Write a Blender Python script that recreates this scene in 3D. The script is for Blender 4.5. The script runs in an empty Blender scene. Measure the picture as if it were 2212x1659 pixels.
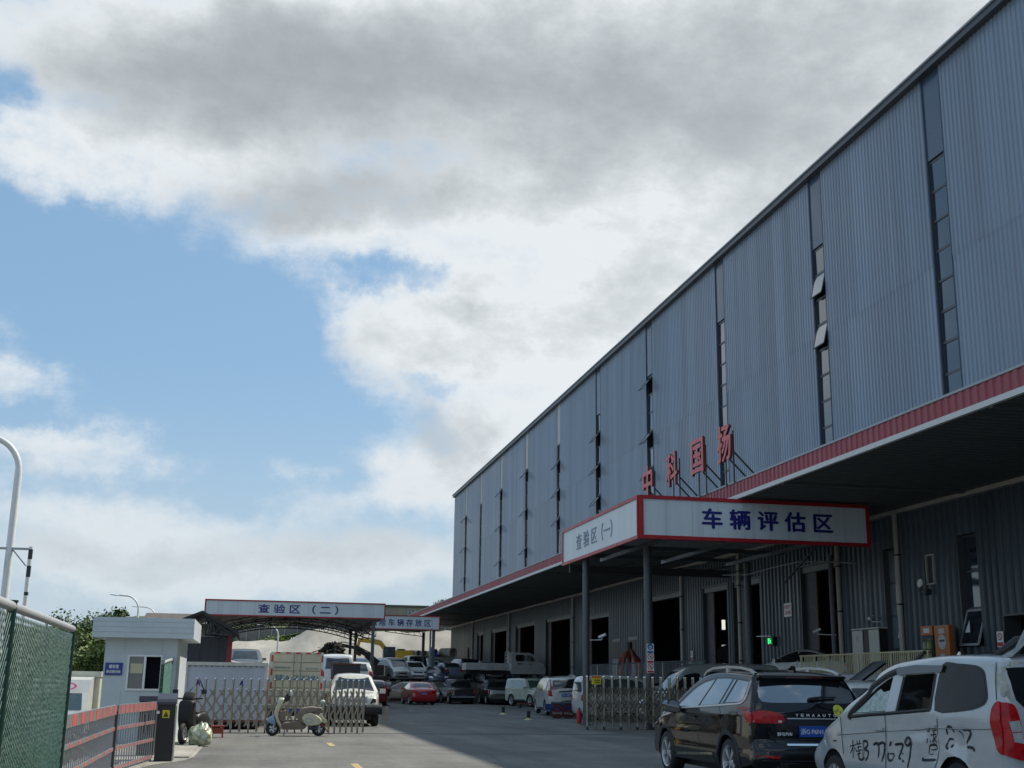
import bpy, bmesh, math, random
from mathutils import Vector, Matrix
from mathutils.geometry import delaunay_2d_cdt
random.seed(7)
S = bpy.context.scene
COL = S.collection
R = math.radians

# ---------------------------------------------------------------- camera
CAM_H = 1.5
camd = bpy.data.cameras.new('camera'); camd.sensor_width = 36; camd.lens = 36*4814/4080
camd.clip_start = 0.1; camd.clip_end = 5000
cam = bpy.data.objects.new('camera', camd); COL.objects.link(cam)
CX = Vector((0.97874228, -0.20463478, 0.01371675))      # right
CU = Vector((-0.06217926, -0.2323327, 0.97064682))      # up
CF = Vector((0.19544125, 0.95086599, 0.24011787))       # forward
cam.matrix_world = Matrix(((CX.x, CU.x, -CF.x, 0), (CX.y, CU.y, -CF.y, 0), (CX.z, CU.z, -CF.z, CAM_H), (0, 0, 0, 1)))
S.camera = cam
S.view_settings.view_transform = 'Standard'
S.view_settings.look = 'None'
S.view_settings.exposure = 0.42
S.view_settings.gamma = 1.0
S.render.resolution_x = 1024; S.render.resolution_y = 768

# ---------------------------------------------------------------- sun
SUN = Vector((1.0, 0.42, 1.33)).normalized()
sd = bpy.data.lights.new('sun', 'SUN'); sd.energy = 3.8; sd.angle = R(0.6); sd.color = (1.0, 0.93, 0.80)
so = bpy.data.objects.new('sun', sd); COL.objects.link(so)
so.rotation_euler = SUN.to_track_quat('Z', 'Y').to_euler()

# ---------------------------------------------------------------- world: Nishita sky with procedural clouds
W = bpy.data.worlds.new('World'); S.world = W; W.use_nodes = True
nt = W.node_tree; nt.nodes.clear()
def wn(t, **k):
    n = nt.nodes.new(t)
    for a, b in k.items(): setattr(n, a, b)
    return n
def wl(a, b): nt.links.new(a, b)
def wmath(op, a, b=None, c=None):
    n = wn('ShaderNodeMath', operation=op)
    for i, v in enumerate((a, b, c)):
        if v is None: continue
        if isinstance(v, (int, float)): n.inputs[i].default_value = v
        else: wl(v, n.inputs[i])
    return n.outputs[0]
def wvec(op, a, b=None, out=0):
    n = wn('ShaderNodeVectorMath', operation=op)
    for i, v in enumerate((a, b)):
        if v is None: continue
        if isinstance(v, (tuple, Vector)): n.inputs[i].default_value = tuple(v)
        else: wl(v, n.inputs[i])
    return n.outputs[out]
sky = wn('ShaderNodeTexSky', sky_type='NISHITA'); sky.sun_disc = False
sky.sun_elevation = math.asin(SUN.z); sky.sun_rotation = math.atan2(SUN.x, SUN.y)
sky.altitude = 100; sky.air_density = 1.0; sky.dust_density = 1.2; sky.ozone_density = 1.5
tc = wn('ShaderNodeTexCoord'); D = tc.outputs['Generated']
fw = wvec('DOT_PRODUCT', D, CF, 1); rt = wvec('DOT_PRODUCT', D, CX, 1); upw = wvec('DOT_PRODUCT', D, CU, 1)
fwc = wmath('MAXIMUM', fw, 0.12)
cq = wn('ShaderNodeCombineXYZ'); wl(wmath('DIVIDE', rt, fwc), cq.inputs[0]); wl(wmath('DIVIDE', upw, fwc), cq.inputs[1])
def wnoise(scale, detail, rough, vec, stretch=(1, 1, 1)):
    n = wn('ShaderNodeTexNoise'); n.inputs['Scale'].default_value = scale; n.inputs['Detail'].default_value = detail
    n.inputs['Roughness'].default_value = rough
    wl(wvec('MULTIPLY', vec, stretch), n.inputs['Vector']); return n
warp = wnoise(6.0, 7, 0.62, D)
q = wvec('ADD', cq.outputs[0], wvec('MULTIPLY', wvec('SUBTRACT', warp.outputs['Color'], (0.5, 0.5, 0.5)), (0.20, 0.13, 0.0)))
def blobs(lst):
    acc = None
    for cx, cy, rx, ry, w in lst:
        c = ((cx-1106)/2610, (829-cy)/2610, 0)
        d = wvec('SUBTRACT', q, c)
        d = wvec('LENGTH', wvec('MULTIPLY', d, (2610/rx, 2610/ry, 0)), None, 1)
        m = wn('ShaderNodeMapRange', interpolation_type='SMOOTHSTEP')
        m.inputs[1].default_value = 0.25; m.inputs[2].default_value = 1.35; m.inputs[3].default_value = w; m.inputs[4].default_value = 0
        wl(d, m.inputs[0])
        acc = m.outputs[0] if acc is None else wmath('ADD', acc, m.outputs[0])
    return acc
COVER = [(1150, 90, 1500, 300, .95), (300, 330, 420, 110, .55), (1450, 480, 560, 300, .8), (800, 470, 330, 120, .6),
         (880, 710, 250, 140, .75), (1250, 820, 380, 190, .7), (900, 1040, 230, 90, .55), (30, 800, 150, 80, .5),
         (170, 950, 240, 60, .55), (230, 1130, 420, 100, .6), (600, 1240, 620, 80, .7), (1150, 1050, 320, 160, .6), (2000, 500, 900, 600, .6), (-700, 400, 500, 600, .5), (620, 980, 90, 25, .3),
         (830, 590, 75, 40, -.55), (330, 680, 330, 150, -.55), (520, 850, 230, 150, -.5), (40, 190, 90, 80, -.45),
         (120, 500, 220, 90, -.5), (470, 1060, 120, 50, -.3), (960, 838, 60, 25, -.4), (700, 1010, 110, 50, -.25), (40, 900, 110, 25, -.3)]
SHADE = [(560, 150, 520, 150, .75), (1020, 230, 700, 240, .55), (700, 425, 280, 70, .55), (1500, 150, 520, 210, .3), (1900, 60, 500, 120, .25),
         (990, 930, 100, 70, .55), (960, 660, 90, 40, .2), (350, 1190, 520, 60, .28), (900, 1190, 300, 70, .22), (150, 990, 200, 35, .25), (60, 850, 80, 30, .2)]
cov = blobs(COVER); shd = blobs(SHADE)
nz = wnoise(9.0, 12, 0.66, D, (1, 1, 1.8)); nz2 = wnoise(3.2, 6, 0.55, D, (1, 1, 1.6)); nz3 = wnoise(26.0, 10, 0.68, D, (1, 1, 1.7))
cov = wmath('ADD', cov, wmath('MULTIPLY', wmath('SUBTRACT', nz.outputs['Fac'], 0.5), 1.6))
cov = wmath('ADD', cov, wmath('MULTIPLY', wmath('SUBTRACT', nz3.outputs['Fac'], 0.5), 0.5))
back = wn('ShaderNodeMapRange'); back.inputs[1].default_value = 0.35; back.inputs[2].default_value = 0.7; wl(fw, back.inputs[0])
gen = wmath('ADD', wmath('MULTIPLY', wmath('SUBTRACT', nz2.outputs['Fac'], 0.50), 4.5), wmath('MULTIPLY', wmath('SUBTRACT', nz.outputs['Fac'], 0.5), 1.2))
mx = wn('ShaderNodeMix', data_type='FLOAT'); wl(back.outputs[0], mx.inputs[0]); wl(gen, mx.inputs[2]); wl(cov, mx.inputs[3])
dn = wn('ShaderNodeMapRange', interpolation_type='SMOOTHSTEP'); dn.inputs[1].default_value = -0.12; dn.inputs[2].default_value = 0.74
wl(mx.outputs[0], dn.inputs[0])
sh = wmath('MULTIPLY', shd, back.outputs[0])
sh = wmath('ADD', sh, wmath('MULTIPLY', wmath('SUBTRACT', nz2.outputs['Fac'], 0.5), 0.7))
sh = wmath('ADD', sh, wmath('MULTIPLY', wmath('SUBTRACT', nz.outputs['Fac'], 0.5), 0.95))
sh = wmath('ADD', sh, wmath('MULTIPLY', wmath('SUBTRACT', nz3.outputs['Fac'], 0.5), 0.28))
core = wn('ShaderNodeMapRange', interpolation_type='SMOOTHSTEP'); core.inputs[1].default_value = .55; core.inputs[2].default_value = 1.7; core.inputs[4].default_value = .38; wl(mx.outputs[0], core.inputs[0])   # thick cores are darker than the edges
sh = wmath('MAXIMUM', wmath('ADD', wmath('ADD', sh, core.outputs[0]), -0.08), 0.0)
sh = wmath('SUBTRACT', 1.0, wmath('POWER', 2.718, wmath('MULTIPLY', sh, -1.15)))
cc = wn('ShaderNodeMix', data_type='RGBA'); wl(sh, cc.inputs[0])
cc.inputs[6].default_value = (6.0, 6.35, 6.6, 1); cc.inputs[7].default_value = (1.8, 2.1, 2.3, 1)
lit = wmath('MULTIPLY_ADD', back.outputs[0], -0.55, 1.55)      # clouds away from the sun are lit from the front
ccl = wn('ShaderNodeVectorMath', operation='SCALE'); wl(cc.outputs[2], ccl.inputs[0]); wl(lit, ccl.inputs['Scale'])
fin = wn('ShaderNodeMix', data_type='RGBA'); wl(dn.outputs[0], fin.inputs[0])
skyg = wn('ShaderNodeMix', data_type='RGBA', blend_type='MULTIPLY'); skyg.inputs[0].default_value = 1; wl(sky.outputs[0], skyg.inputs[6]); skyg.inputs[7].default_value = (1.0, 1.0, 1.0, 1)
haze = wn('ShaderNodeMix', data_type='RGBA'); haze.inputs[0].default_value = 0.62; wl(skyg.outputs[2], haze.inputs[6]); haze.inputs[7].default_value = (2.0, 3.6, 5.3, 1)
wl(haze.outputs[2], fin.inputs[6]); wl(ccl.outputs[0], fin.inputs[7])
sz = wn('ShaderNodeSeparateXYZ'); wl(D, sz.inputs[0])
hz = wn('ShaderNodeMapRange', interpolation_type='SMOOTHSTEP'); hz.inputs[1].default_value = 0.0; hz.inputs[2].default_value = 0.26; hz.inputs[3].default_value = 0.62; hz.inputs[4].default_value = 0.0; wl(sz.outputs[2], hz.inputs[0])
low = wn('ShaderNodeMix', data_type='RGBA'); wl(hz.outputs[0], low.inputs[0]); wl(fin.outputs[2], low.inputs[6]); low.inputs[7].default_value = (4.3, 5.0, 5.5, 1)      # pale air low over the horizon
bg = wn('ShaderNodeBackground'); bg.inputs[1].default_value = 0.1; wl(low.outputs[2], bg.inputs[0])
wo = wn('ShaderNodeOutputWorld'); wl(bg.outputs[0], wo.inputs[0])
W.cycles.sampling_method = 'MANUAL'; W.cycles.sample_map_resolution = 512

# ---------------------------------------------------------------- helpers
LOC = {}
def tag(o, label=None, cat=None, group=None, kind=None):
    if label: o['label'] = label
    if cat: o['category'] = cat
    if group: o['group'] = group
    if kind: o['kind'] = kind
    return o
def thing(name, label, cat, loc=(0, 0, 0), rot=(0, 0, 0), group=None, local=False):
    o = bpy.data.objects.new(name, None); COL.objects.link(o); o.empty_display_size = .2
    o.location = loc; o.rotation_euler = rot if isinstance(rot, (tuple, list)) else (0, 0, rot)
    if not local: LOC[o.name] = Matrix.Translation(loc)
    return tag(o, label, cat, group)
def link(name, me, parent=None, world=False):
    o = bpy.data.objects.new(name, me); COL.objects.link(o)
    if parent:
        o.parent = parent
        if world and parent.name in LOC: o.matrix_parent_inverse = LOC[parent.name].inverted()
    return o

class MB:
    """collects faces and links them as one mesh object"""
    def __init__(s): s.v = []; s.f = []; s.m = []
    def add(s, vs, fs, m=0):
        b = len(s.v); s.v += [tuple(p) for p in vs]
        for f in fs: s.f.append(tuple(b+i for i in f)); s.m.append(m)
        return s
    def b2(s, x0, y0, z0, x1, y1, z1, m=0):
        vs = [(x0, y0, z0), (x1, y0, z0), (x1, y1, z0), (x0, y1, z0), (x0, y0, z1), (x1, y0, z1), (x1, y1, z1), (x0, y1, z1)]
        return s.add(vs, [(0, 3, 2, 1), (4, 5, 6, 7), (0, 1, 5, 4), (1, 2, 6, 5), (2, 3, 7, 6), (3, 0, 4, 7)], m)
    def box(s, c, d, m=0, M=None):
        vs = [Vector((c[0]+a*d[0]/2, c[1]+b*d[1]/2, c[2]+e*d[2]/2)) for e in (-1, 1) for a, b in ((-1, -1), (1, -1), (1, 1), (-1, 1))]
        if M: vs = [M @ v for v in vs]
        return s.add(vs, [(0, 3, 2, 1), (4, 5, 6, 7), (0, 1, 5, 4), (1, 2, 6, 5), (2, 3, 7, 6), (3, 0, 4, 7)], m)
    def tube(s, pts, r, n=8, m=0, caps=True):
        pts = [Vector(p) for p in pts]; rs = r if isinstance(r, (list, tuple)) else [r]*len(pts)
        rings = []; up = None
        for i, p in enumerate(pts):
            t = (pts[min(i+1, len(pts)-1)]-pts[max(i-1, 0)])
            if t.length < 1e-9: t = Vector((0, 0, 1))
            t.normalize()
            if up is None: up = Vector((0, 0, 1)) if abs(t.z) < .9 else Vector((1, 0, 0))
            a = t.cross(up).normalized(); b = a.cross(t).normalized(); up = b
            rings.append([p+rs[i]*(math.cos(2*math.pi*k/n)*a+math.sin(2*math.pi*k/n)*b) for k in range(n)])
        vs = [v for rg in rings for v in rg]; fs = []
        for i in range(len(pts)-1):
            for k in range(n):
                fs.append((i*n+k, i*n+(k+1) % n, (i+1)*n+(k+1) % n, (i+1)*n+k))
        if caps: fs.append(tuple(range(n-1, -1, -1))); fs.append(tuple((len(pts)-1)*n+k for k in range(n)))
        return s.add(vs, fs, m)
    def bar(s, p, q, w, h, m=0):
        p = Vector(p); q = Vector(q); t = (q-p).normalized(); up = Vector((0, 0, 1)) if abs(t.z) < .95 else Vector((0, 1, 0))
        a = t.cross(up).normalized(); b = a.cross(t).normalized()
        vs = [e+i*a*w/2+j*b*h/2 for e in (p, q) for i, j in ((-1, -1), (1, -1), (1, 1), (-1, 1))]
        return s.add(vs, [(0, 3, 2, 1), (4, 5, 6, 7), (0, 1, 5, 4), (1, 2, 6, 5), (2, 3, 7, 6), (3, 0, 4, 7)], m)
    def prism(s, poly, f0, f1, m=0):
        """poly of 2D points, f0/f1 map (a,b)->3D for the two end faces"""
        n = len(poly); vs = [f0(a, b) for a, b in poly]+[f1(a, b) for a, b in poly]
        return s.add(vs, [tuple(range(n)), tuple(range(2*n-1, n-1, -1))]+[(i, n+i, n+(i+1) % n, (i+1) % n) for i in range(n)], m)
    def lathe(s, prof, n=24, M=None, m=0):
        vs = []; M = M or Matrix()
        for r, z in prof:
            for k in range(n): vs.append(M @ Vector((r*math.cos(2*math.pi*k/n), r*math.sin(2*math.pi*k/n), z)))
        fs = [(i*n+k, i*n+(k+1) % n, (i+1)*n+(k+1) % n, (i+1)*n+k) for i in range(len(prof)-1) for k in range(n)]
        return s.add(vs, fs, m)
    def grid(s, P, m=0):
        h = len(P); w = len(P[0])
        return s.add([p for row in P for p in row], [(i*w+j, i*w+j+1, (i+1)*w+j+1, (i+1)*w+j) for i in range(h-1) for j in range(w-1)], m)
    def mesh(s, name, mats, smooth=None):
        me = bpy.data.meshes.new(name); me.from_pydata(s.v, [], s.f)
        for mt in (mats if isinstance(mats, (list, tuple)) else [mats]): me.materials.append(mt)
        me.polygons.foreach_set('material_index', s.m)
        if smooth is not None:
            me.polygons.foreach_set('use_smooth', [True]*len(me.polygons)); me.update()
            try: me.set_sharp_from_angle(angle=R(smooth))
            except Exception: pass
        me.update(); return me
    def build(s, name, mats, parent=None, smooth=None, fix=False):
        me = s.mesh(name, mats, smooth)
        if fix:
            bm = bmesh.new(); bm.from_mesh(me); bmesh.ops.recalc_face_normals(bm, faces=bm.faces); bm.to_mesh(me); bm.free()
        return link(name, me, parent, True)

# ---------------------------------------------------------------- materials
MATS = {}
def mat(name, col, rough=.5, metal=0., var=0., scale=6., bump=0., bscale=40., coat=0., spec=.5, stretch=(1, 1, 1), emit=0., alpha=1., dirt=None, dirtamt=0., dscale=2.5, trans=0., coords='Object'):
    if name in MATS: return MATS[name]
    m = bpy.data.materials.new(name); m.use_nodes = True; t = m.node_tree; p = t.nodes['Principled BSDF']
    p.inputs['Base Color'].default_value = (*col, 1); p.inputs['Roughness'].default_value = rough; p.inputs['Metallic'].default_value = metal
    p.inputs['Coat Weight'].default_value = coat; p.inputs['Coat Roughness'].default_value = .04; p.inputs['Specular IOR Level'].default_value = spec
    p.inputs['Alpha'].default_value = alpha; p.inputs['Transmission Weight'].default_value = trans
    if emit: p.inputs['Emission Color'].default_value = (*col, 1); p.inputs['Emission Strength'].default_value = emit
    N = t.nodes.new; Lk = t.links.new
    if var or bump or dirtamt:
        c = N('ShaderNodeTexCoord'); mp = N('ShaderNodeMapping'); mp.inputs['Scale'].default_value = stretch; Lk(c.outputs[coords], mp.inputs[0])
    cur = None
    if var:
        n = N('ShaderNodeTexNoise'); n.inputs['Scale'].default_value = scale; n.inputs['Detail'].default_value = 7; n.inputs['Roughness'].default_value = .62; Lk(mp.outputs[0], n.inputs['Vector'])
        r = N('ShaderNodeMapRange'); r.inputs[1].default_value = .3; r.inputs[2].default_value = .7; r.inputs[3].default_value = 1-var; r.inputs[4].default_value = 1+var; Lk(n.outputs['Fac'], r.inputs[0])
        x = N('ShaderNodeVectorMath'); x.operation = 'SCALE'; x.inputs[0].default_value = col; Lk(r.outputs[0], x.inputs['Scale']); cur = x.outputs[0]
        Lk(cur, p.inputs['Base Color'])
        rr = N('ShaderNodeMapRange'); rr.inputs[1].default_value = .3; rr.inputs[2].default_value = .7; rr.inputs[3].default_value = max(0, rough-.1*min(1, rough*3)); rr.inputs[4].default_value = min(1, rough+.12); Lk(n.outputs['Fac'], rr.inputs[0]); Lk(rr.outputs[0], p.inputs['Roughness'])
    if dirtamt:
        n = N('ShaderNodeTexNoise'); n.inputs['Scale'].default_value = dscale; n.inputs['Detail'].default_value = 9; n.inputs['Roughness'].default_value = .7; Lk(mp.outputs[0], n.inputs['Vector'])
        r = N('ShaderNodeMapRange'); r.inputs[1].default_value = .48; r.inputs[2].default_value = .72; r.inputs[3].default_value = 0; r.inputs[4].default_value = dirtamt; Lk(n.outputs['Fac'], r.inputs[0])
        x = N('ShaderNodeMix'); x.data_type = 'RGBA'; Lk(r.outputs[0], x.inputs[0]); x.inputs[7].default_value = (*(dirt or (.2, .16, .1)), 1)
        if cur is not None: Lk(cur, x.inputs[6])
        else: x.inputs[6].default_value = (*col, 1)
        Lk(x.outputs[2], p.inputs['Base Color'])
        if coat:
            y = N('ShaderNodeMath'); y.operation = 'MULTIPLY_ADD'; Lk(r.outputs[0], y.inputs[0]); y.inputs[1].default_value = -coat; y.inputs[2].default_value = coat; y.use_clamp = True; Lk(y.outputs[0], p.inputs['Coat Weight'])
            y = N('ShaderNodeMath'); y.operation = 'MULTIPLY_ADD'; Lk(r.outputs[0], y.inputs[0]); y.inputs[1].default_value = .5; y.inputs[2].default_value = rough; y.use_clamp = True; Lk(y.outputs[0], p.inputs['Roughness'])
    if bump:
        n = N('ShaderNodeTexNoise'); n.inputs['Scale'].default_value = bscale; n.inputs['Detail'].default_value = 5; Lk(mp.outputs[0], n.inputs['Vector'])
        b = N('ShaderNodeBump'); b.inputs['Strength'].default_value = bump; b.inputs['Distance'].default_value = .02; Lk(n.outputs['Fac'], b.inputs['Height']); Lk(b.outputs[0], p.inputs['Normal'])
    MATS[name] = m; return m
def paint(name, col, metal=.0, dirtamt=.25, rough=.3):
    return mat('paint_'+name, col, rough, metal, .06, 3, coat=1., dirt=(.17, .15, .12), dirtamt=dirtamt, dscale=2.2, bump=.02, bscale=3)

def ground_mat(name, base, spots, crack=True):
    m = bpy.data.materials.new(name); m.use_nodes = True; t = m.node_tree; p = t.nodes['Principled BSDF']; N = t.nodes.new; Lk = t.links.new
    c = N('ShaderNodeTexCoord'); O = c.outputs['Object']
    def noise(s, d=8, r=.65, st=(1, 1, 1)):
        mp = N('ShaderNodeMapping'); mp.inputs['Scale'].default_value = st; Lk(O, mp.inputs[0])
        n = N('ShaderNodeTexNoise'); n.inputs['Scale'].default_value = s; n.inputs['Detail'].default_value = d; n.inputs['Roughness'].default_value = r; Lk(mp.outputs[0], n.inputs['Vector']); return n.outputs['Fac']
    def mr(f, a, b, x, y):
        r = N('ShaderNodeMapRange'); r.inputs[1].default_value = a; r.inputs[2].default_value = b; r.inputs[3].default_value = x; r.inputs[4].default_value = y; Lk(f, r.inputs[0]); return r.outputs[0]
    def mul(a, b):
        x = N('ShaderNodeMath'); x.operation = 'MULTIPLY'; Lk(a, x.inputs[0]); Lk(b, x.inputs[1]); return x.outputs[0]
    f = mul(mr(noise(.35, 6), .3, .7, .72, 1.28), mr(noise(9, 8), .3, .7, .80, 1.2))
    f = mul(f, mr(noise(.5, 6, .6, (1.6, .16, 1)), .35, .7, .74, 1.18))            # tyre-wear streaks along the lane
    f = mul(f, mr(noise(150, 3), .3, .7, .82, 1.18))
    st = noise(.9, 8, .7); f = mul(f, mr(st, .60, .72, 1, spots))                 # oil and damp stains
    if crack:
        v = N('ShaderNodeTexVoronoi'); v.feature = 'DISTANCE_TO_EDGE'; v.inputs['Scale'].default_value = .16; mp = N('ShaderNodeVectorMath'); mp.operation = 'ADD'; n = N('ShaderNodeTexNoise'); n.inputs['Scale'].default_value = .8; n.inputs['Detail'].default_value = 6
        Lk(O, n.inputs['Vector']); Lk(O, mp.inputs[0]); Lk(n.outputs['Color'], mp.inputs[1]); Lk(mp.outputs[0], v.inputs['Vector'])
        f = mul(f, mr(v.outputs['Distance'], .0, .008, .6, 1))
    x = N('ShaderNodeVectorMath'); x.operation = 'SCALE'; x.inputs[0].default_value = base; Lk(f, x.inputs['Scale']); Lk(x.outputs[0], p.inputs['Base Color'])
    Lk(mr(st, .55, .75, .88, .6), p.inputs['Roughness'])
    b = N('ShaderNodeBump'); b.inputs['Strength'].default_value = .25; b.inputs['Distance'].default_value = .01; Lk(noise(120, 4), b.inputs['Height']); Lk(b.outputs[0], p.inputs['Normal'])
    MATS[name] = m; return m

M = {}
M['asphalt'] = ground_mat('asphalt', (.140, .137, .126), .55)
M['concrete'] = ground_mat('concrete', (.34, .325, .285), .8)
M['platform'] = ground_mat('platform_concrete', (.22, .22, .21), .8, False)
M['dirt'] = mat('yard_dirt', (.13, .115, .09), .95, var=.35, scale=1.5, bump=.5)
M['slope'] = mat('sprayed_concrete', (.285, .27, .235), .9, var=.3, scale=.3, bump=.9, bscale=1.2, dirt=(.62, .58, .5), dirtamt=.5, dscale=.16, stretch=(1, .5, .5))
M['grass'] = mat('grass', (.06, .085, .03), .9, var=.4, scale=2)
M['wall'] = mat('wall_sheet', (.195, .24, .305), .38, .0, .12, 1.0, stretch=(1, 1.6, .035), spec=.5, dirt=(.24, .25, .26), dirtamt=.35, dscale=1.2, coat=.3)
def sheet_tones(m, width, amt):
    """each cladding sheet has its own slight tone and gloss"""
    t = m.node_tree; p = t.nodes['Principled BSDF']; N = t.nodes.new; Lk = t.links.new
    c = N('ShaderNodeTexCoord'); s = N('ShaderNodeSeparateXYZ'); Lk(c.outputs['Object'], s.inputs[0])
    a = N('ShaderNodeMath'); a.operation = 'DIVIDE'; Lk(s.outputs[1], a.inputs[0]); a.inputs[1].default_value = width
    f = N('ShaderNodeMath'); f.operation = 'FLOOR'; Lk(a.outputs[0], f.inputs[0])
    g = N('ShaderNodeMath'); g.operation = 'GREATER_THAN'; Lk(s.outputs[2], g.inputs[0]); g.inputs[1].default_value = 15.51
    h = N('ShaderNodeMath'); h.operation = 'MULTIPLY_ADD'; Lk(g.outputs[0], h.inputs[0]); h.inputs[1].default_value = 37.3; Lk(f.outputs[0], h.inputs[2])
    w = N('ShaderNodeTexWhiteNoise'); w.noise_dimensions = '1D'; Lk(h.outputs[0], w.inputs['W'])
    r = N('ShaderNodeMapRange'); r.inputs[3].default_value = 1-amt; r.inputs[4].default_value = 1+amt; Lk(w.outputs['Value'], r.inputs[0])
    x = N('ShaderNodeVectorMath'); x.operation = 'SCALE'; Lk(p.inputs['Base Color'].links[0].from_socket, x.inputs[0]); Lk(r.outputs[0], x.inputs['Scale']); Lk(x.outputs[0], p.inputs['Base Color'])
sheet_tones(M['wall'], .95, .10)
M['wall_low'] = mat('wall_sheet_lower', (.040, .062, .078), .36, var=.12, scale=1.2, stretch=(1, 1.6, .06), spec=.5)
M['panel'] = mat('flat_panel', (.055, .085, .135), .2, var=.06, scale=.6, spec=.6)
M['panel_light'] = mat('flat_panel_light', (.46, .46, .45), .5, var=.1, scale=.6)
M['dark'] = mat('dark_steel', (.03, .034, .038), .5, var=.15)
M['black'] = mat('black_plastic', (.012, .012, .013), .45)
M['frame'] = mat('window_frame', (.075, .08, .085), .4, .2)
M['carglass_dark'] = mat('car_glass_dark', (.012, .016, .018), .06, spec=.6, coat=.6, dirt=(.10, .10, .09), dirtamt=.3, dscale=3)
M['glass'] = mat('hall_glass', (.02, .03, .042), .06, spec=1., coat=.5)
M['red_sheet'] = mat('red_sheet', (.30, .045, .06), .45, var=.1, scale=1.5, stretch=(1, 2, .1))
M['white_trim'] = mat('white_trim', (.62, .62, .60), .5, var=.08)
M['grey_trim'] = mat('grey_trim', (.34, .36, .38), .5, var=.1)
M['soffit'] = mat('soffit_sheet', (.11, .12, .117), .55, var=.1, scale=.8)
M['pipe'] = mat('pvc_pipe', (.40, .37, .33), .45, var=.1)
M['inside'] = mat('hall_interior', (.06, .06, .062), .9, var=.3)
M['sign'] = mat('sign_sheet', (.60, .65, .675), .38, var=.04, scale=3, stretch=(2, 2, .06), dirt=(.3, .32, .33), dirtamt=.35, dscale=1.2)
M['red_frame'] = mat('sign_red', (.36, .012, .018), .4, var=.1)
M['navy'] = mat('sign_navy', (.012, .012, .16), .4)
M['faded'] = mat('sign_faded', (.20, .24, .34), .5, var=.4, scale=8)
M['letter'] = mat('letter_red', (.62, .10, .095), .4, var=.12, scale=3)
M['letter_side'] = mat('letter_side', (.10, .012, .012), .5)
M['post'] = mat('post_grey', (.085, .095, .105), .45, .2, .12)
M['steel'] = mat('stainless', (.33, .30, .24), .3, .8, .1, 8)
M['steel_dull'] = mat('stainless_dull', (.25, .225, .18), .4, .6, .15, 8)
M['chrome'] = mat('chrome', (.75, .75, .76), .1, 1.)
M['tyre'] = mat('tyre', (.018, .018, .018), .75, var=.3, scale=9)
M['rim'] = mat('rim', (.52, .53, .54), .32, .55)
M['carglass'] = mat('car_glass', (.012, .017, .02), .03, spec=1., coat=1.)
for k_ in ('IOR', 'Coat IOR'): M['carglass'].node_tree.nodes['Principled BSDF'].inputs[k_].default_value = 1.85
M['carglass_blue'] = mat('car_glass_pale', (.05, .075, .085), .05, spec=.9, coat=1., dirt=(.25, .27, .26), dirtamt=.35, dscale=3)
M['taillight'] = mat('tail_red', (.40, .004, .008), .25, coat=.25, var=.35, scale=9, spec=.25)
M['clear'] = mat('lamp_clear', (.55, .56, .56), .1, .3, coat=1., var=.2, scale=20)
M['plate_blue'] = mat('plate_blue', (.012, .07, .36), .35)
M['plate_yellow'] = mat('plate_yellow', (.75, .42, .03), .4)
M['white'] = mat('white_paint', (.78, .78, .77), .4, var=.05)
M['redmark'] = mat('red_mark', (.5, .02, .025), .5)
M['yellow'] = mat('warning_yellow', (.7, .55, .02), .5)
M['badge'] = mat('badge_metal', (.78, .78, .78), .3, .2)
M['green_fence'] = mat('fence_green', (.012, .11, .085), .4, var=.2, coat=.2)
M['green_wire'] = mat('wire_green', (.004, .085, .062), .3, var=.4, scale=30, spec=.6)
M['galv'] = mat('galvanised', (.33, .34, .34), .4, .6, .15)
M['lamp_white'] = mat('lamp_white', (.70, .71, .70), .4, var=.05)
M['booth'] = mat('booth_panel', (.52, .58, .61), .5, var=.04, scale=2, dirt=(.35, .36, .34), dirtamt=.25)
M['leaf'] = mat('leaf', (.055, .095, .022), .6, var=.5, scale=.9)
M['leaf_light'] = mat('leaf_light', (.11, .16, .03), .6, var=.5, scale=.9)
M['bark'] = mat('bark', (.09, .07, .05), .9, var=.3)
M['rubber'] = mat('matt_black', (.02, .02, .021), .7, var=.2)
M['exc_yellow'] = mat('excavator_yellow', (.62, .36, .03), .45, var=.15)
M['rust'] = mat('rusty', (.16, .055, .03), .85, var=.5, scale=6)
M['skin'] = mat('skin', (.36, .2, .14), .5)
M['cloth_white'] = mat('cloth_white', (.72, .73, .76), .9)
M['cloth_black'] = mat('cloth_black', (.015, .014, .018), .9)

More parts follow.
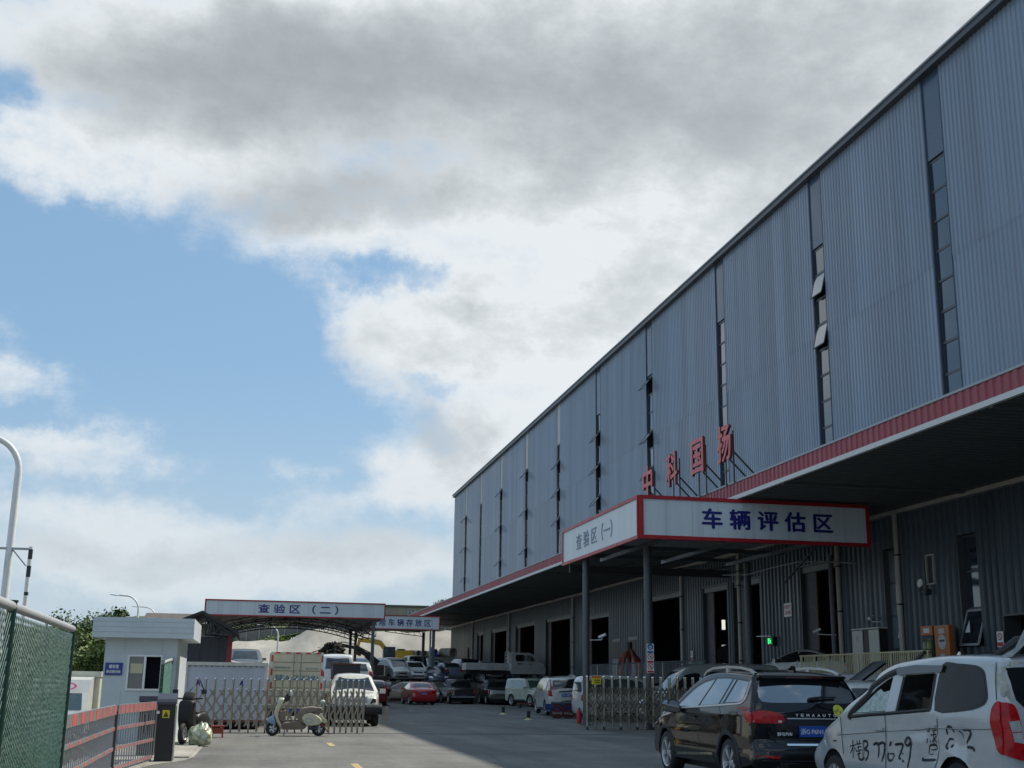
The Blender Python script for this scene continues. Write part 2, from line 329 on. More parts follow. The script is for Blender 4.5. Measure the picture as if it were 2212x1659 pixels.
TEXTS = {}
def text(body, w, h, center, xd, yd, m, parent, name='lettering', bold=0., depth=.012, side=None, world=True):
    """flat lettering of the given width and height, centred, facing xd x yd; bold strokes are overprinted a little apart"""
    if body not in TEXTS:
        cu = bpy.data.curves.new('t', 'FONT'); cu.body = body; cu.resolution_u = 3
        to = bpy.data.objects.new('t', cu); COL.objects.link(to); bpy.context.view_layer.update()
        dg = bpy.context.evaluated_depsgraph_get(); me = bpy.data.meshes.new_from_object(to.evaluated_get(dg))
        TEXTS[body] = ([v.co.copy() for v in me.vertices], [tuple(p.vertices) for p in me.polygons])
        bpy.data.objects.remove(to); bpy.data.curves.remove(cu); bpy.data.meshes.remove(me)
    vs, fs = TEXTS[body]
    x0 = min(v.x for v in vs); x1 = max(v.x for v in vs); y0 = min(v.y for v in vs); y1 = max(v.y for v in vs)
    X = Vector(xd).normalized(); Y = Vector(yd).normalized(); Z = X.cross(Y); C = Vector(center); n = len(vs); out = MB()
    ed = {}
    for f in fs:
        for a, b in zip(f, f[1:]+f[:1]): ed[(a, b)] = 1
    rim = [e for e in ed if (e[1], e[0]) not in ed]
    for k, (ox, oy) in enumerate(((0, 0),) if not bold else ((-bold, 0), (bold, 0), (0, bold*.7), (0, -bold*.7), (0, 0))):
        def P(v, d): return C+X*((v.x-(x0+x1)/2)*w/(x1-x0)+ox*h)+Y*((v.y-(y0+y1)/2)*h/(y1-y0)+oy*h)+Z*d
        dd = depth+k*.0006; b = len(out.v)
        out.add([P(v, dd) for v in vs], fs, 0); out.v += [tuple(P(v, 0)) for v in vs]
        for e0, e1 in rim: out.f.append((b+e0, b+n+e0, b+n+e1, b+e1)); out.m.append(1 if side else 0)
        if side: out.f += [tuple(b+n+i for i in reversed(f)) for f in fs]; out.m += [1]*len(fs)
    return link(name, out.mesh(name, [m, side] if side else m), parent, world)
# ================================================================ setting
def sheet(name, pts, z, m, kind='structure', sub=None):
    o = MB().add([(x, y, z) for x, y in pts], [tuple(range(len(pts)))]).build(name, m); tag(o, kind=kind); return o
sheet('ground', [(-3.6, -60), (400, -60), (400, 900), (-400, 900), (-400, 60), (-3.6, 60)], 0, M['asphalt'])
sheet('side_road', [(-400, -60), (-5.4, -60), (-5.4, 60), (-400, 60)], -.8, M['dirt'])
o = MB().add([(-3.6, -60, -.002), (-5.4, -60, -.802), (-5.4, 60.2, -.802), (-3.6, 60.2, -.002), (-400, 60, 0), (-400, 60, -.8), (-5.4, 60, -.8)], [(0, 3, 2, 1), (4, 5, 6, 3)]).build('grass_bank', M['grass']); tag(o, kind='structure')
# pale concrete pavement in front of the guard booth, with a real edge
o = MB().b2(-3.6, 12, -.2, -1.75, 25.2, .03).b2(-3.6, 25.2, -.2, -1.1, 33.6, .03).b2(-3.6, 33.6, -.2, -2.0, 37, .03).build('pavement', M['concrete']); tag(o, kind='structure')
o = MB().add([(-2.6, 20.5, .006), (-1.95, 21.6, .006), (-1.62, 23.2, .006), (-1.15, 24.4, .006), (-1.02, 25.4, .006), (-1.0, 27.9, .006), (-.98, 31.5, .006), (-1.02, 35.0, .006), (-2.6, 35.0, .006)], [tuple(range(9))]).build('pavement_apron', M['concrete']); tag(o, kind='structure')
# gate rail let into the asphalt and road markings
o = MB()
for y0, y1 in ((22.3, 23.6), (29.75, 31.3), (14.0, 16.2)): o.b2(1.88, y0, .001, 2.02, y1, .005)
tag(o.build('road_marking', mat('road_yellow', (.40, .30, .15), .85, var=.35, scale=9)), kind='structure')
o = MB().b2(-1.6, 36.85, .001, 11.2, 36.97, .004).b2(-1.6, 37.2, .001, 11.2, 37.3, .004)
tag(o.build('gate_track', mat('track', (.07, .068, .065), .7)), kind='structure')

# raised yard behind the first rows of cars and the slope behind it
def hy(x, y):
    if y < 93: return 1.35
    return 1.45+max(0, y-100)*.042
yt = MB()
def skirt(poly, top):
    n = len(poly)
    yt.add([(x, y, z) for x, y, z in [(a, b, top(a, b)) for a, b in poly]]+[(a, b, -.1) for a, b in poly], [tuple(range(n))]+[(i, n+i, n+(i+1) % n, (i+1) % n) for i in range(n)])
skirt([(-16, 58), (1.6, 58), (1.6, 93), (-16, 93)], lambda a, b: 1.33)
skirt([(1.6, 58.6), (5.7, 58.6), (5.7, 74), (1.6, 74)], lambda a, b: .86)
skirt([(15.3, 89.4), (19.6, 89.4), (19.6, 93), (15.3, 93)], lambda a, b: 1.42)
rows = []
for j in range(13):
    y = 93+j*3.9
    rows.append([(x, y, hy(x, y)+random.uniform(-.04, .04)) for x in [-40+i*4.76 for i in range(14)]])
yt.grid(rows); yt.add([(-40, 93, 1.3), (21.9, 93, 1.3), (21.9, 93, 1.5), (-40, 93, 1.5), (-40, 93, -.1), (21.9, 93, -.1)], [(0, 1, 2, 3), (4, 5, 1, 0)])
tag(yt.build('raised_yard', M['dirt'], fix=True), kind='structure')

def hill(x, y):
    base = 1.45+max(0, y-100)*.042
    if y < 139.6: return base
    n = .25*math.sin(x*.31)+.18*math.sin(x*.83+1.3)
    top = 5.85+.0*x+(1.55/(1+math.exp(-(x-5.2)*1.6)))+n*.5
    if x > 30: top += min(4, (x-30)*.1)
    if x < -14: top -= min(2.0, (-14-x)*.15)
    t = min(1, (y-139.6)/9.5); t = t*t*(3-2*t)*.35+t*.65
    z = base+(top-base)*t
    if y > 150: z += min(4.0, (y-150)*.16)
    return z+.08*math.sin(x*1.7+y)+.06*math.sin(x*3.1-y*1.3)
ys = [139.6+i*.8 for i in range(14)]
xs = [-70+i*1.0 for i in range(160)]
tag(MB().grid([[(x, y, hill(x, y)) for x in xs] for y in ys]).build('retaining_slope', M['slope'], smooth=60), kind='structure')
ys = [150+i*6 for i in range(26)]
xs = [-200+i*8 for i in range(60)]
tag(MB().grid([[(x, y, hill(x, y)-.03) for x in xs] for y in ys]).build('hill', M['grass'], smooth=60), kind='structure')

# loading platform of the hall
PX, PZ, WX = 19.6, 1.45, 22.0
tag(MB().b2(PX, -20, -.3, 70, 139.2, PZ).b2(14.4, 54.9, -.2, PX, 55.5, .42).build('loading_platform', M['platform']), kind='structure')

# ================================================================ warehouse hall
Y0, Y1 = -20.0, 139.2
ZT = 22.7
SZ = 7.62          # soffit height
hall = thing('warehouse', 'huge blue grey corrugated steel warehouse with a deep red edged canopy', 'warehouse', (WX, 60, 0))
strips = [34.85, 44.0, 54.95, 66.4, 77.55, 88.7, 100.0, 111.15, 121.8, 130.9, 24.0, 13.0, 2.0, -9.0]
HWS = .56
def corr(mb, y0, y1, pitch, depth, fn, m=0, ridge=.3):
    """trapezoid sheet along Y; fn(y, d) -> two points"""
    n = max(1, round((y1-y0)/pitch)); p = (y1-y0)/n; P = []
    for i in range(n):
        a = y0+i*p; P += [(a, 0), (a+p*.35, 0), (a+p*.35+p*.12, depth), (a+p*.9, depth)]
    P.append((y1, 0)); A = []; B = []
    for y, d in P:
        u, v = fn(y, d); A.append(u); B.append(v)
    mb.grid([A, B], m)
up = MB(); seg = sorted(strips); edges = [Y0]+[e for c in seg for e in (c-HWS, c+HWS)]+[Y1]
for i in range(0, len(edges), 2):
    corr(up, edges[i], edges[i+1], .24, .032, lambda y, d: ((WX-d, y, 8.0), (WX-d, y, 15.52)))
    corr(up, edges[i], edges[i+1], .24, .032, lambda y, d: ((WX-d-.012, y, 15.5), (WX-d-.012, y, ZT-.2)))
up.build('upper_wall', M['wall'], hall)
ends = MB().add([(WX, Y0, 0), (70, Y0, 0), (70, Y0, ZT), (46, Y0, ZT+2), (WX, Y0, ZT)], [(4, 3, 2, 1, 0)]); ends.build('end_wall', M['wall'], hall)
ends = MB().add([(WX, Y1, 0), (54.6, Y1, 0), (54.6, Y1, ZT+1.3), (46, Y1, ZT+2), (WX, Y1, ZT)], [(0, 1, 2, 3, 4)]).add([(57.4, Y1, 0), (70, Y1, 0), (70, Y1, ZT), (57.4, Y1, ZT+1.05)], [(0, 1, 2, 3)])
ends.add([(54.6, Y1, 0), (57.4, Y1, 0), (57.4, Y1, 4.6), (54.6, Y1, 4.6)], [(0, 1, 2, 3)]).add([(54.6, Y1, 6.25), (57.4, Y1, 6.25), (57.4, Y1, ZT+1.05), (54.6, Y1, ZT+1.3)], [(0, 1, 2, 3)])
ends.build('far_end_wall', M['wall'], hall)
bw = MB()
bw.add([(70, Y0, PZ), (70, Y1, PZ), (70, Y1, ZT), (70, Y0, ZT)], [(0, 1, 2, 3)])
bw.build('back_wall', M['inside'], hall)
rf = MB().add([(WX-.25, Y0, ZT), (46, Y0, ZT+2.05), (46, Y1, ZT+2.05), (WX-.25, Y1, ZT)], [(0, 1, 2, 3)]).add([(46, Y0, ZT+2.05), (70.2, Y0, ZT), (70.2, Y1, ZT), (46, Y1, ZT+2.05)], [(0, 1, 2, 3)])
rf.build('roof', M['wall'], hall)
tr = MB().b2(WX-.30, Y0, ZT-.22, WX+.02, Y1+.08, ZT+.02, 0).b2(WX-.36, Y0, ZT+.022, WX+.02, Y1+.1, ZT+.09, 1)
tr.build('eave_gutter', [M['frame'], M['grey_trim']], hall)
# vertical window strips, one per bay
def zrow(i): return 19.28-i*1.085
opened = {0: (), 1: (1, 3), 2: (), 3: (0, 3, 5, 7), 4: (1, 3, 5), 5: (1, 3, 5), 6: (0, 3, 6), 7: (0, 3, 6), 8: (), 9: (0, 3, 6)}
for k, c in enumerate(strips[:10]):
    fr = MB(); fr.b2(WX+.04, c-HWS, 8.0, WX+.08, c-HWS+.07, 19.35); fr.b2(WX+.04, c+HWS-.07, 8.0, WX+.08, c+HWS, 19.35)
    for i in range(12):
        z = zrow(i)
        if z > 8: fr.b2(WX+.041, c-HWS+.07, z-.045, WX+.079, c+HWS-.07, z+.045)
    fr.add([(WX-.06, c-HWS, 8), (WX+.3, c-HWS, 8), (WX+.3, c-HWS, ZT-.2), (WX-.06, c-HWS, ZT-.2)], [(0, 1, 2, 3)]).add([(WX-.06, c+HWS, 8), (WX+.3, c+HWS, 8), (WX+.3, c+HWS, ZT-.2), (WX-.06, c+HWS, ZT-.2)], [(3, 2, 1, 0)])
    w = fr.build('window', M['frame'], hall)
    pan = MB().b2(WX-.01, c-HWS+.03, 19.36, WX+.03, c+HWS-.03, ZT-.2)
    for a in (-1, 1): pan.b2(WX-.05, c+a*(HWS+.0)-.03, 8.0, WX+.0, c+a*HWS+.03, ZT-.21)
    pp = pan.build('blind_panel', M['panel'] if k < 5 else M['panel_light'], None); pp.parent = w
    gl = MB()
    for i in range(11):
        if i in opened[k]: continue
        a = random.uniform(-.012, .012)
        z0 = max(8.0, zrow(i+1)+.046)
        gl.add([(WX+.06, c-HWS+.07, z0), (WX+.06, c+HWS-.07, z0), (WX+.06+a, c+HWS-.07, zrow(i)-.046), (WX+.06+a, c-HWS+.07, zrow(i)-.046)], [(0, 3, 2, 1)])
    g = gl.build('pane', M['glass'], None); g.parent = w
    for i in opened[k]:
        ang = R(14 if k == 1 else (38 if k < 6 else 42)); L_ = .99; z = zrow(i)-.05; Mx = Matrix.Translation((WX+.04, c, z)) @ Matrix.Rotation(ang, 4, 'Y')
        cs = MB().box((0, 0, -L_/2), (.012, 2*HWS-.18, L_-.1), 0, Mx)
        for s in (-1, 1): cs.box((0, s*(HWS-.075), -L_/2), (.04, .05, L_), 1, Mx)
        cs.box((0, 0, -.025), (.04, 2*HWS-.1, .05), 1, Mx).box((0, 0, -L_+.025), (.04, 2*HWS-.1, .05), 1, Mx)
        cs.bar((WX+.04, c+.4, z-.6), tuple(Mx @ Vector((0, .4, -L_+.1))), .015, .015, 1)
        x = cs.build('casement', [M['carglass_blue'], M['frame']], None); x.parent = w
# lower wall with its door openings
doors = [(43.45, 46.98, 6.35), (51.1, 54.4, 6.3), (55.0, 58.4, 6.3), (61.7, 68.1, 6.4), (75.1, 81.0, 6.0), (84.9, 92.5, 6.35), (96.3, 103.7, 6.35), (107.5, 114.9, 6.35), (118.9, 122.4, 6.35), (126.6, 127.8, 5.1), (31.2, 33.1, 3.7)]
lows = [(38.95, 40.1, 2.8, 6.33), (34.1, 35.3, 2.8, 6.3)]
lw = MB()
ops = sorted([(a, b, PZ, t) for a, b, t in doors]+lows)
y = Y0
def lwall(a, b, z0, z1):
    if b-a > .02: corr(lw, a, b, .36, .085, lambda y, d: ((WX-d, y, z0), (WX-d, y, z1)))
for a, b, z0, z1 in ops:
    lwall(y, a, PZ, 8.0); lwall(a, b, z1, 8.0)
    if z0 > PZ: lwall(a, b, PZ, z0)
    y = b
lwall(y, Y1, PZ, 8.0)
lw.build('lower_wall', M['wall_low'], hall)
for a, b, t in doors:
    d = MB()
    for yy in (a, b-.06): d.b2(WX-.07, yy, PZ, WX+.5, yy+.06, t)
    d.b2(WX-.07, a+.06, t-.06, WX+.5, b-.06, t)
    big = b-a > 2.5
    if big:
        d.b2(WX+.02, a+.07, t-.30, WX+.36, b-.07, t-.065, 1)                     # roller shutter box
        d.b2(WX+.1, b-1.15, PZ, WX+.2, b-.07, t-.31, 2)                           # half drawn shutter leaf
        d.tube([(WX+.1, b-1.2, PZ), (WX+.1, b-1.2, t-.31)], .035, 6, 3)
    d.build('door_opening', [M['frame'], mat('shutter_box', (.2, .21, .21), .5, var=.1), M['dark'], M['rust']], hall)
for a, b, z0, z1 in lows:
    d = MB()
    for yy in (a, b-.07): d.b2(WX-.07, yy, z0, WX+.3, yy+.07, z1)
    zs = [z0, z0+1.15, z0+2.3, z1-.07]
    for zz in zs: d.b2(WX+.12, a+.07, zz, WX+.2, b-.07, zz+.07)
    w = d.build('window', M['frame'], hall)
    g = MB()
    for z_0, z_1 in zip(zs[:-1], zs[1:]):
        if a < 36 and z_0 == z0: continue
        g.b2(WX+.15, a+.07, z_0+.07, WX+.16, b-.07, z_1)
    g = g.build('pane', mat('low_glass', (.16, .21, .24), .12, spec=.9, coat=1., var=.15, scale=.8) if a > 36 else M['glass'], None); g.parent = w  # pale reflection of the surroundings is put into low_glass's base colour
    if a < 36:
        Mx = Matrix.Translation((WX+.12, (a+b)/2, z0+1.13)) @ Matrix.Rotation(R(18), 4, 'Y'); c = MB().box((0, 0, -.58), (.012, .9, 1.1), 0, Mx)
        for s in (-1, 1): c.box((0, s*.5, -.58), (.045, .07, 1.16), 1, Mx)
        for s in (-.02, -1.14): c.box((0, 0, s), (.045, .94, .07), 1, Mx)
        x = c.build('casement', [M['glass'], M['grey_trim']], None); x.parent = w
    tri = MB()
    dx = -.26 if a < 36 else .13
    yc = (a+b)/2; tri.add([(WX+dx, yc+.14, z0+.42), (WX+dx, yc-.14, z0+.42), (WX+dx+(.09 if a < 36 else 0), yc, z0+.80)], [(0, 1, 2)])
    x = tri.build('sticker', M['white'], None); x.parent = w
# two man doors with a small light, seen beside the fourth gate
for a, b in ((72.6, 74.3), (69.2, 71.0)):
    d = MB().b2(WX-.10, a, PZ, WX-.06, b, 4.25, 0).b2(WX-.13, a+.15, 3.0, WX-.101, b-.15, 4.05, 1).b2(WX-.12, a+.12, 2.98, WX-.1005, b-.12, 3.02, 2)
    d.build('man_door', [mat('door_grey', (.22, .235, .24), .5, var=.08), M['black'], M['grey_trim']], hall)
# canopy: soffit, roof sheet, red fascia
CXF = 15.5
sf = MB(); corr(sf, Y0, Y1, .33, .035, lambda y, d: ((CXF+.02, y, SZ-d), (WX-.06, y, SZ-d)))
for yb in range(-10, 138, 11): sf.b2(CXF+.05, yb+.2, SZ-.10, WX-.3, yb+.32, SZ-.034)
sf.build('soffit', M['soffit'], hall)
fa = MB(); corr(fa, Y0, Y1, .30, .03, lambda y, d: ((CXF-d, y, SZ+.08), (CXF-d, y, SZ+.50)))
fa.build('fascia', M['red_sheet'], hall)
MB().b2(CXF-.05, Y0, SZ-.06, CXF+.06, Y1, SZ+.075).build('fascia_edge', M['white_trim'], hall)
MB().b2(CXF-.05, Y0, SZ+.505, CXF+.12, Y1, SZ+.565).build('canopy_coping', M['grey_trim'], hall)
MB().add([(CXF, Y0, SZ+.44), (WX-.03, Y0, SZ+.44), (WX-.03, Y1, SZ+.44), (CXF, Y1, SZ+.44), (CXF, Y1, SZ), (WX, Y1, SZ)], [(0, 1, 2, 3), (3, 2, 5, 4)]).build('canopy_roof', M['grey_trim'], hall)
MB().b2(WX-.28, Y0, SZ-.17, WX-.062, Y1, SZ-.036).build('wall_gutter', M['pipe'], hall)
for yy in (38.85, 43.35, 53.3, 61.2, 83.8, 106.0, 124.5, 27.0):
    d = MB().tube([(WX-.17, yy, SZ-.1), (WX-.17, yy, PZ)], .095, 12)
    for z in (2.6, 4.3, 6.0): d.b2(WX-.28, yy-.11, z, WX-.05, yy+.11, z+.05, 1)
    d.build('downpipe', [M['pipe'], M['dark']], hall, smooth=40)
for yy in (36.0, 47.5, 58.8, 70.3, 81.5, 92.6, 104, 115):   # small brackets standing on the canopy
    MB().add([(CXF+2.5, yy, SZ+.45), (CXF+1.6, yy+.05, SZ+.45), (CXF+2.5, yy, SZ+.95), (CXF+2.5, yy+.12, SZ+.45), (CXF+1.6, yy+.17, SZ+.45), (CXF+2.5, yy+.12, SZ+.95)], [(0, 1, 2), (5, 4, 3), (1, 4, 5, 2), (0, 2, 5, 3)]).build('stay_plate', M['frame'], hall)
# things in the dark of the hall
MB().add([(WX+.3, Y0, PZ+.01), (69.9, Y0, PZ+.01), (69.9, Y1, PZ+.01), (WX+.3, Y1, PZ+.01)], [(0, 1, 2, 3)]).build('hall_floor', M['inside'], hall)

# red rooftop letters on the canopy
for ch, yc, desc in (('中', 46.45, 'furthest from the camera, half behind the white sign board'), ('科', 43.5, 'second from the far end of the row'), ('国', 40.7, 'a tall rectangle, second from the near end of the row'), ('扬', 38.1, 'nearest the camera and overlapping the third window strip')):
    t = thing('roof_letter', f'red metal roof letter {ch}, {desc}', 'sign letter', (15.3, yc, SZ+.56), group='red letters standing on the warehouse canopy')
    text(ch, 1.18, 1.24, (15.3, yc, 9.52), (0, -1, 0), (0, 0, 1), M['letter'], t, 'letter_face', bold=.03, depth=.09, side=M['letter_side'])
    b = MB()
    for d in (-.35, .35): b.bar((15.4, yc+d, 9.2), (16.5, yc+d-.05, SZ+.44), .05, .05).bar((15.42, yc+d, 9.9), (15.42, yc+d, SZ+.5), .04, .04)
    b.build('strut', M['dark'], t)

# ================================================================ inspection canopies
def canopy(label, x0, x1, y0, y1, z0, z1, posts, body, tw, th, tx, side_body=None, bold=.03, arch=False, cat='canopy', dz=0.):
    t = thing('inspection_canopy', label, cat, (x0, y0, 0))
    fw_ = .12 if z1-z0 > 1.2 else .07
    f = MB().b2(x0, y0-.06, z0, x1, y0+.06, z0+fw_).b2(x0, y0-.06, z1-fw_, x1, y0+.06, z1).b2(x0, y0-.06, z0+fw_, x0+fw_, y0+.06, z1-fw_).b2(x1-fw_, y0-.06, z0+fw_, x1, y0+.06, z1-fw_)
    bd = MB().b2(x0+fw_, y0-.02, z0+fw_, x1-fw_, y0+.02, z1-fw_).build('sign_board', M['sign'], t)
    n = round((x1-x0)/.95); sl = MB()
    for i in range(1, n): sl.b2(x0+(x1-x0)*i/n-.004, y0-.024, z0+fw_+.002, x0+(x1-x0)*i/n+.004, y0-.0205, z1-fw_-.002)
    x = sl.build('seam', M['grey_trim'], None); x.parent = bd
    fr = f.build('sign_frame', M['red_frame'], t)
    x = text(body, tw, th, (tx, y0-.021, (z0+z1)/2+dz), (1, 0, 0), (0, 0, 1), M['navy'], None, bold=bold); x.parent = bd
    return t, bd
# nearest one
cx0, cx1, cy0, cy1, cz0, cz1 = 12.0, 20.1, 37.5, 47.6, 6.10, 7.52
t, bd = canopy('white canopy sign with blue characters on steel posts, red framed, under the warehouse edge', cx0, cx1, cy0, cy1, cz0, cz1, None, '车 辆 评 估 区', 4.6, .64, 16.45, bold=.04, dz=.03)
f = MB(); fw_ = .11
f.b2(cx0-.06, cy0+.061, cz0, cx0+.06, cy1, cz0+fw_).b2(cx0-.06, cy0+.061, cz1-fw_, cx0+.06, cy1, cz1).b2(cx0-.06, cy1-.1, cz0+fw_, cx0+.06, cy1, cz1-fw_).b2(cx0-.06, cy0+.061, cz0+fw_, cx0+.06, cy0+.14, cz1-fw_)
f.build('sign_frame', M['red_frame'], t)
sb = MB().b2(cx0-.02, cy0+.14, cz0+fw_, cx0+.02, cy1-.1, cz1-fw_).build('sign_board', M['sign'], t)
x = text('查 验 区（一）', 4.9, .62, (cx0-.022, 43.0, (cz0+cz1)/2), (0, -1, 0), (0, 0, 1), M['faded'], None, bold=.01); x.parent = sb
r = MB(); corr(r, cy0+.3, cy1, .3, .03, lambda y, d: ((cx0+.1, y, cz1-.62-d), (cx1-.1, y, cz1-.42-d))); r.build('roof', M['grey_trim'], t)
b = MB()
for yy in (cy0+.35, 40.6, 44.0, cy1-.2): b.b2(cx0+.1, yy-.06, cz0+.36, cx1-.2, yy+.06, cz0+.50)
for xx in (13.6, 16.2, 19.0): b.b2(xx-.06, cy0+.3, cz0+.22, xx+.06, cy1, cz0+.36)
b.build('beam', M['post'], t)
b = MB()
for i in range(9):
    xa = 13.6+i*.68; b.bar((xa, cy1-.2, cz0-.05+(.12*(i % 2))), (xa+.68, cy1-.2, cz0-.05+.12*((i+1) % 2)+.25*(i % 2)), .04, .04)
b.b2(12.2, cy1-.3, cz0-.28, 19.0, cy1-.2, cz0+.02).bar((18.6, cy0+.6, cz0+.2), (19.9, 44, cz0-.7), .06, .06)
b.build('truss', M['dark'], t)
for px, py, r_ in ((13.6, 41.6, .15), (12.35, 45.4, .13), (19.8, 47.4, .15)):
    MB().tube([(px, py, 0), (px, py, cz0+.36)], r_, 14).b2(px-.22, py-.22, 0, px+.22, py+.22, .03).build('post', M['post'], t, smooth=40)
# wire sagging from the canopy to the wall
b = MB().tube([(18.6, cy1-.5, 5.9), (19.2, 46.0, 5.85), (19.8, 44.8, 6.05), (20.2, 43.4, 6.15), (20.9, 42.4, 6.1), (21.8, 41.8, 6.0)], .025, 5); b.build('cable', M['grey_trim'], t)
# safety notices on the front post
for i, (z, dc, colr) in enumerate(((2.735, 'blue mandatory sign', 'b'), (2.40, 'upper red prohibition sign', 'r'), (2.065, 'lower red prohibition sign', 'r'))):
    s = thing('safety_notice', f'{dc} wrapped on the front canopy post', 'notice', (13.6, 41.43, z))
    MB().b2(13.47, 41.435, z-.165, 13.73, 41.448, z+.165).build('board', M['white'], s)
    mk = mat('notice_blue', (.02, .12, .42), .5) if colr == 'b' else M['redmark']
    d = MB(); cxs = 13.6; yy = 41.432
    ring = [(math.cos(a), math.sin(a)) for a in [2*math.pi*k/28 for k in range(28)]]
    ro, ri = .105, (.0 if colr == 'b' else .082)
    if ri == 0:
        d.add([(cxs+ro*a, yy, z+.06+ro*b_) for a, b_ in ring], [tuple(range(28))])
        d.add([(cxs+.05*a, yy-.003, z+.045+.055*b_) for a, b_ in ring], [tuple(range(28))], 1).b2(cxs-.04, yy-.008, z+.035, cxs+.04, yy-.004, z+.052)
    else:
        d.add([(cxs+ro*a, yy, z+.06+ro*b_) for a, b_ in ring]+[(cxs+ri*a, yy, z+.06+ri*b_) for a, b_ in ring], [(i_, (i_+1) % 28, 28+(i_+1) % 28, 28+i_) for i_ in range(28)])
        d.bar((cxs-.065, yy, z+.12), (cxs+.065, yy, z), .004, .018).b2(cxs-.02, yy-.001, z+.02, cxs+.03, yy+.003, z+.09, 2)
    d.b2(cxs-.11, yy-.002, z-.15, cxs+.11, yy+.003, z-.085)
    d.build('symbol', [mk, M['white'], M['black']], s)

# the second canopy, over the far cars
t, bd = canopy('long grey sign board canopy with blue characters over the far left cars', -2.9, 7.41, 72, 88, 5.0, 5.92, None, '查 验 区 （ 二 ）', 4.55, .5, 2.38, bold=.03)
tr = MB()
def arch_truss(yy, x0, x1, zb, rise):
    n = 22; top = []; bot = []
    for i in range(n+1):
        u = i/n; x = x0+(x1-x0)*u; z = zb+rise*4*u*(1-u)*.9; top.append((x, yy, z+.38)); bot.append((x, yy, z))
    for A in (top, bot):
        for p, q_ in zip(A[:-1], A[1:]): tr.bar(p, q_, .07, .07)
    for i in range(n): tr.bar(bot[i], top[i+1] if i % 2 else top[i], .035, .035); tr.bar(bot[i+1], top[i] if i % 2 == 0 else top[i+1], .035, .035)
for yy in (73.0, 77.5, 82, 86.5): arch_truss(yy, -2.6, 7.0, 4.05+(.1*(yy > 80)), .9)
for i in range(9): tr.bar((-2.5+i*1.17, 72.2, 4.75+.25*math.sin(math.pi*i/8)), (-2.5+i*1.17, 87, 4.75+.25*math.sin(math.pi*i/8)), .05, .05)
for i in range(16): tr.bar((6.9, 72.6+i*.95, 4.5), (6.9, 72.6+i*.95+.45, 5.0), .04, .04)
tr.bar((6.9, 72.3, 4.45), (6.9, 87, 4.45), .06, .06); tr.build('truss', M['dark'], t)
r = MB(); P = []
for i in range(13): P.append((-2.75+i*10.0/12, 4.85+.42*math.sin(math.pi*i/12)))
r.grid([[(x, yy, z+.12) for x, z in P] for yy in (72.2, 80, 88)]); r.grid([[(x, yy, z+.15) for x, z in P] for yy in (72.2, 80, 88)]); r.build('roof', M['grey_trim'], t)
for px, py in ((6.78, 72.4), (6.62, 87.5), (6.98, 87.5), (-2.6, 72.4), (-2.6, 87.5)):
    MB().b2(px-.09, py-.09, 0, px+.09, py+.09, 4.9).build('post', M['post'], t)
# third, smaller sign canopy in front of the hall end
t, bd = canopy('distant sign canopy with blue characters near the hall end', 7.2, 14.5, 98, 106, 5.50, 6.62, None, '风 险 车 辆 存 放 区', 4.85, .55, 11.33, bold=.02)
for px, py in ((13.75, 102), (14.08, 98.4)): MB().b2(px-.11, py-.11, 1.4, px+.11, py+.11, 5.5).build('post', M['post'], t)
b = MB().bar((10.4, 101, 5.45), (13.6, 101, 5.1), .06, .06).bar((9.4, 101, 5.55), (13.8, 101, 5.55), .06, .06)
for i in range(5): b.bar((11.2+i*.5, 101, 5.5), (11.45+i*.5, 101, 5.32-.05*i), .03, .03)
b.build('truss', M['dark'], t)
r = MB().b2(7.3, 98.2, 5.7, 14.4, 106, 5.76); r.build('roof', M['grey_trim'], t)
# ================================================================ cars
def catmull(P, n=6):
    out = []
    for i in range(len(P)-1):
        p0 = P[max(i-1, 0)]; p1 = P[i]; p2 = P[i+1]; p3 = P[min(i+2, len(P)-1)]
        for k in range(n):
            t = k/n
            out.append(tuple(.5*(2*p1[j]+(p2[j]-p0[j])*t+(2*p0[j]-5*p1[j]+4*p2[j]-p3[j])*t*t+(3*p1[j]-p0[j]-3*p2[j]+p3[j])*t**3) for j in (0, 1)))
    out.append(tuple(P[-1])); return out
def pip(x, y, poly):
    r = False; j = len(poly)-1
    for i in range(len(poly)):
        xi, yi = poly[i]; xj, yj = poly[j]
        if (yi > y) != (yj > y) and x < (xj-xi)*(y-yi)/(yj-yi)+xi: r = not r
        j = i
    return r
def fill(poly, holes, g):
    """triangulated fill of a 2D polygon with interior grid points"""
    V = []; E = []
    for pl in [poly]+holes:
        b = len(V); V += [Vector(p) for p in pl]; E += [(b+i, b+(i+1) % len(pl)) for i in range(len(pl))]
    x0 = min(p[0] for p in poly); x1 = max(p[0] for p in poly); z0 = min(p[1] for p in poly); z1 = max(p[1] for p in poly)
    nx = int((x1-x0)/g); nz = int((z1-z0)/g)
    for i in range(1, nx+1):
        for k in range(1, nz+1):
            x = x0+i*(x1-x0)/(nx+1); z = z0+k*(z1-z0)/(nz+1)
            if pip(x, z, poly) and not any(pip(x, z, h) for h in holes): V.append(Vector((x, z)))
    r = delaunay_2d_cdt(V, E, [], 0, 1e-4)
    T = []
    for f in r[2]:
        c = sum((r[0][i] for i in f), Vector((0, 0)))/len(f)
        if pip(c.x, c.y, poly) and not any(pip(c.x, c.y, h) for h in holes): T.append(tuple(f))
    return [(v.x, v.y) for v in r[0]], T
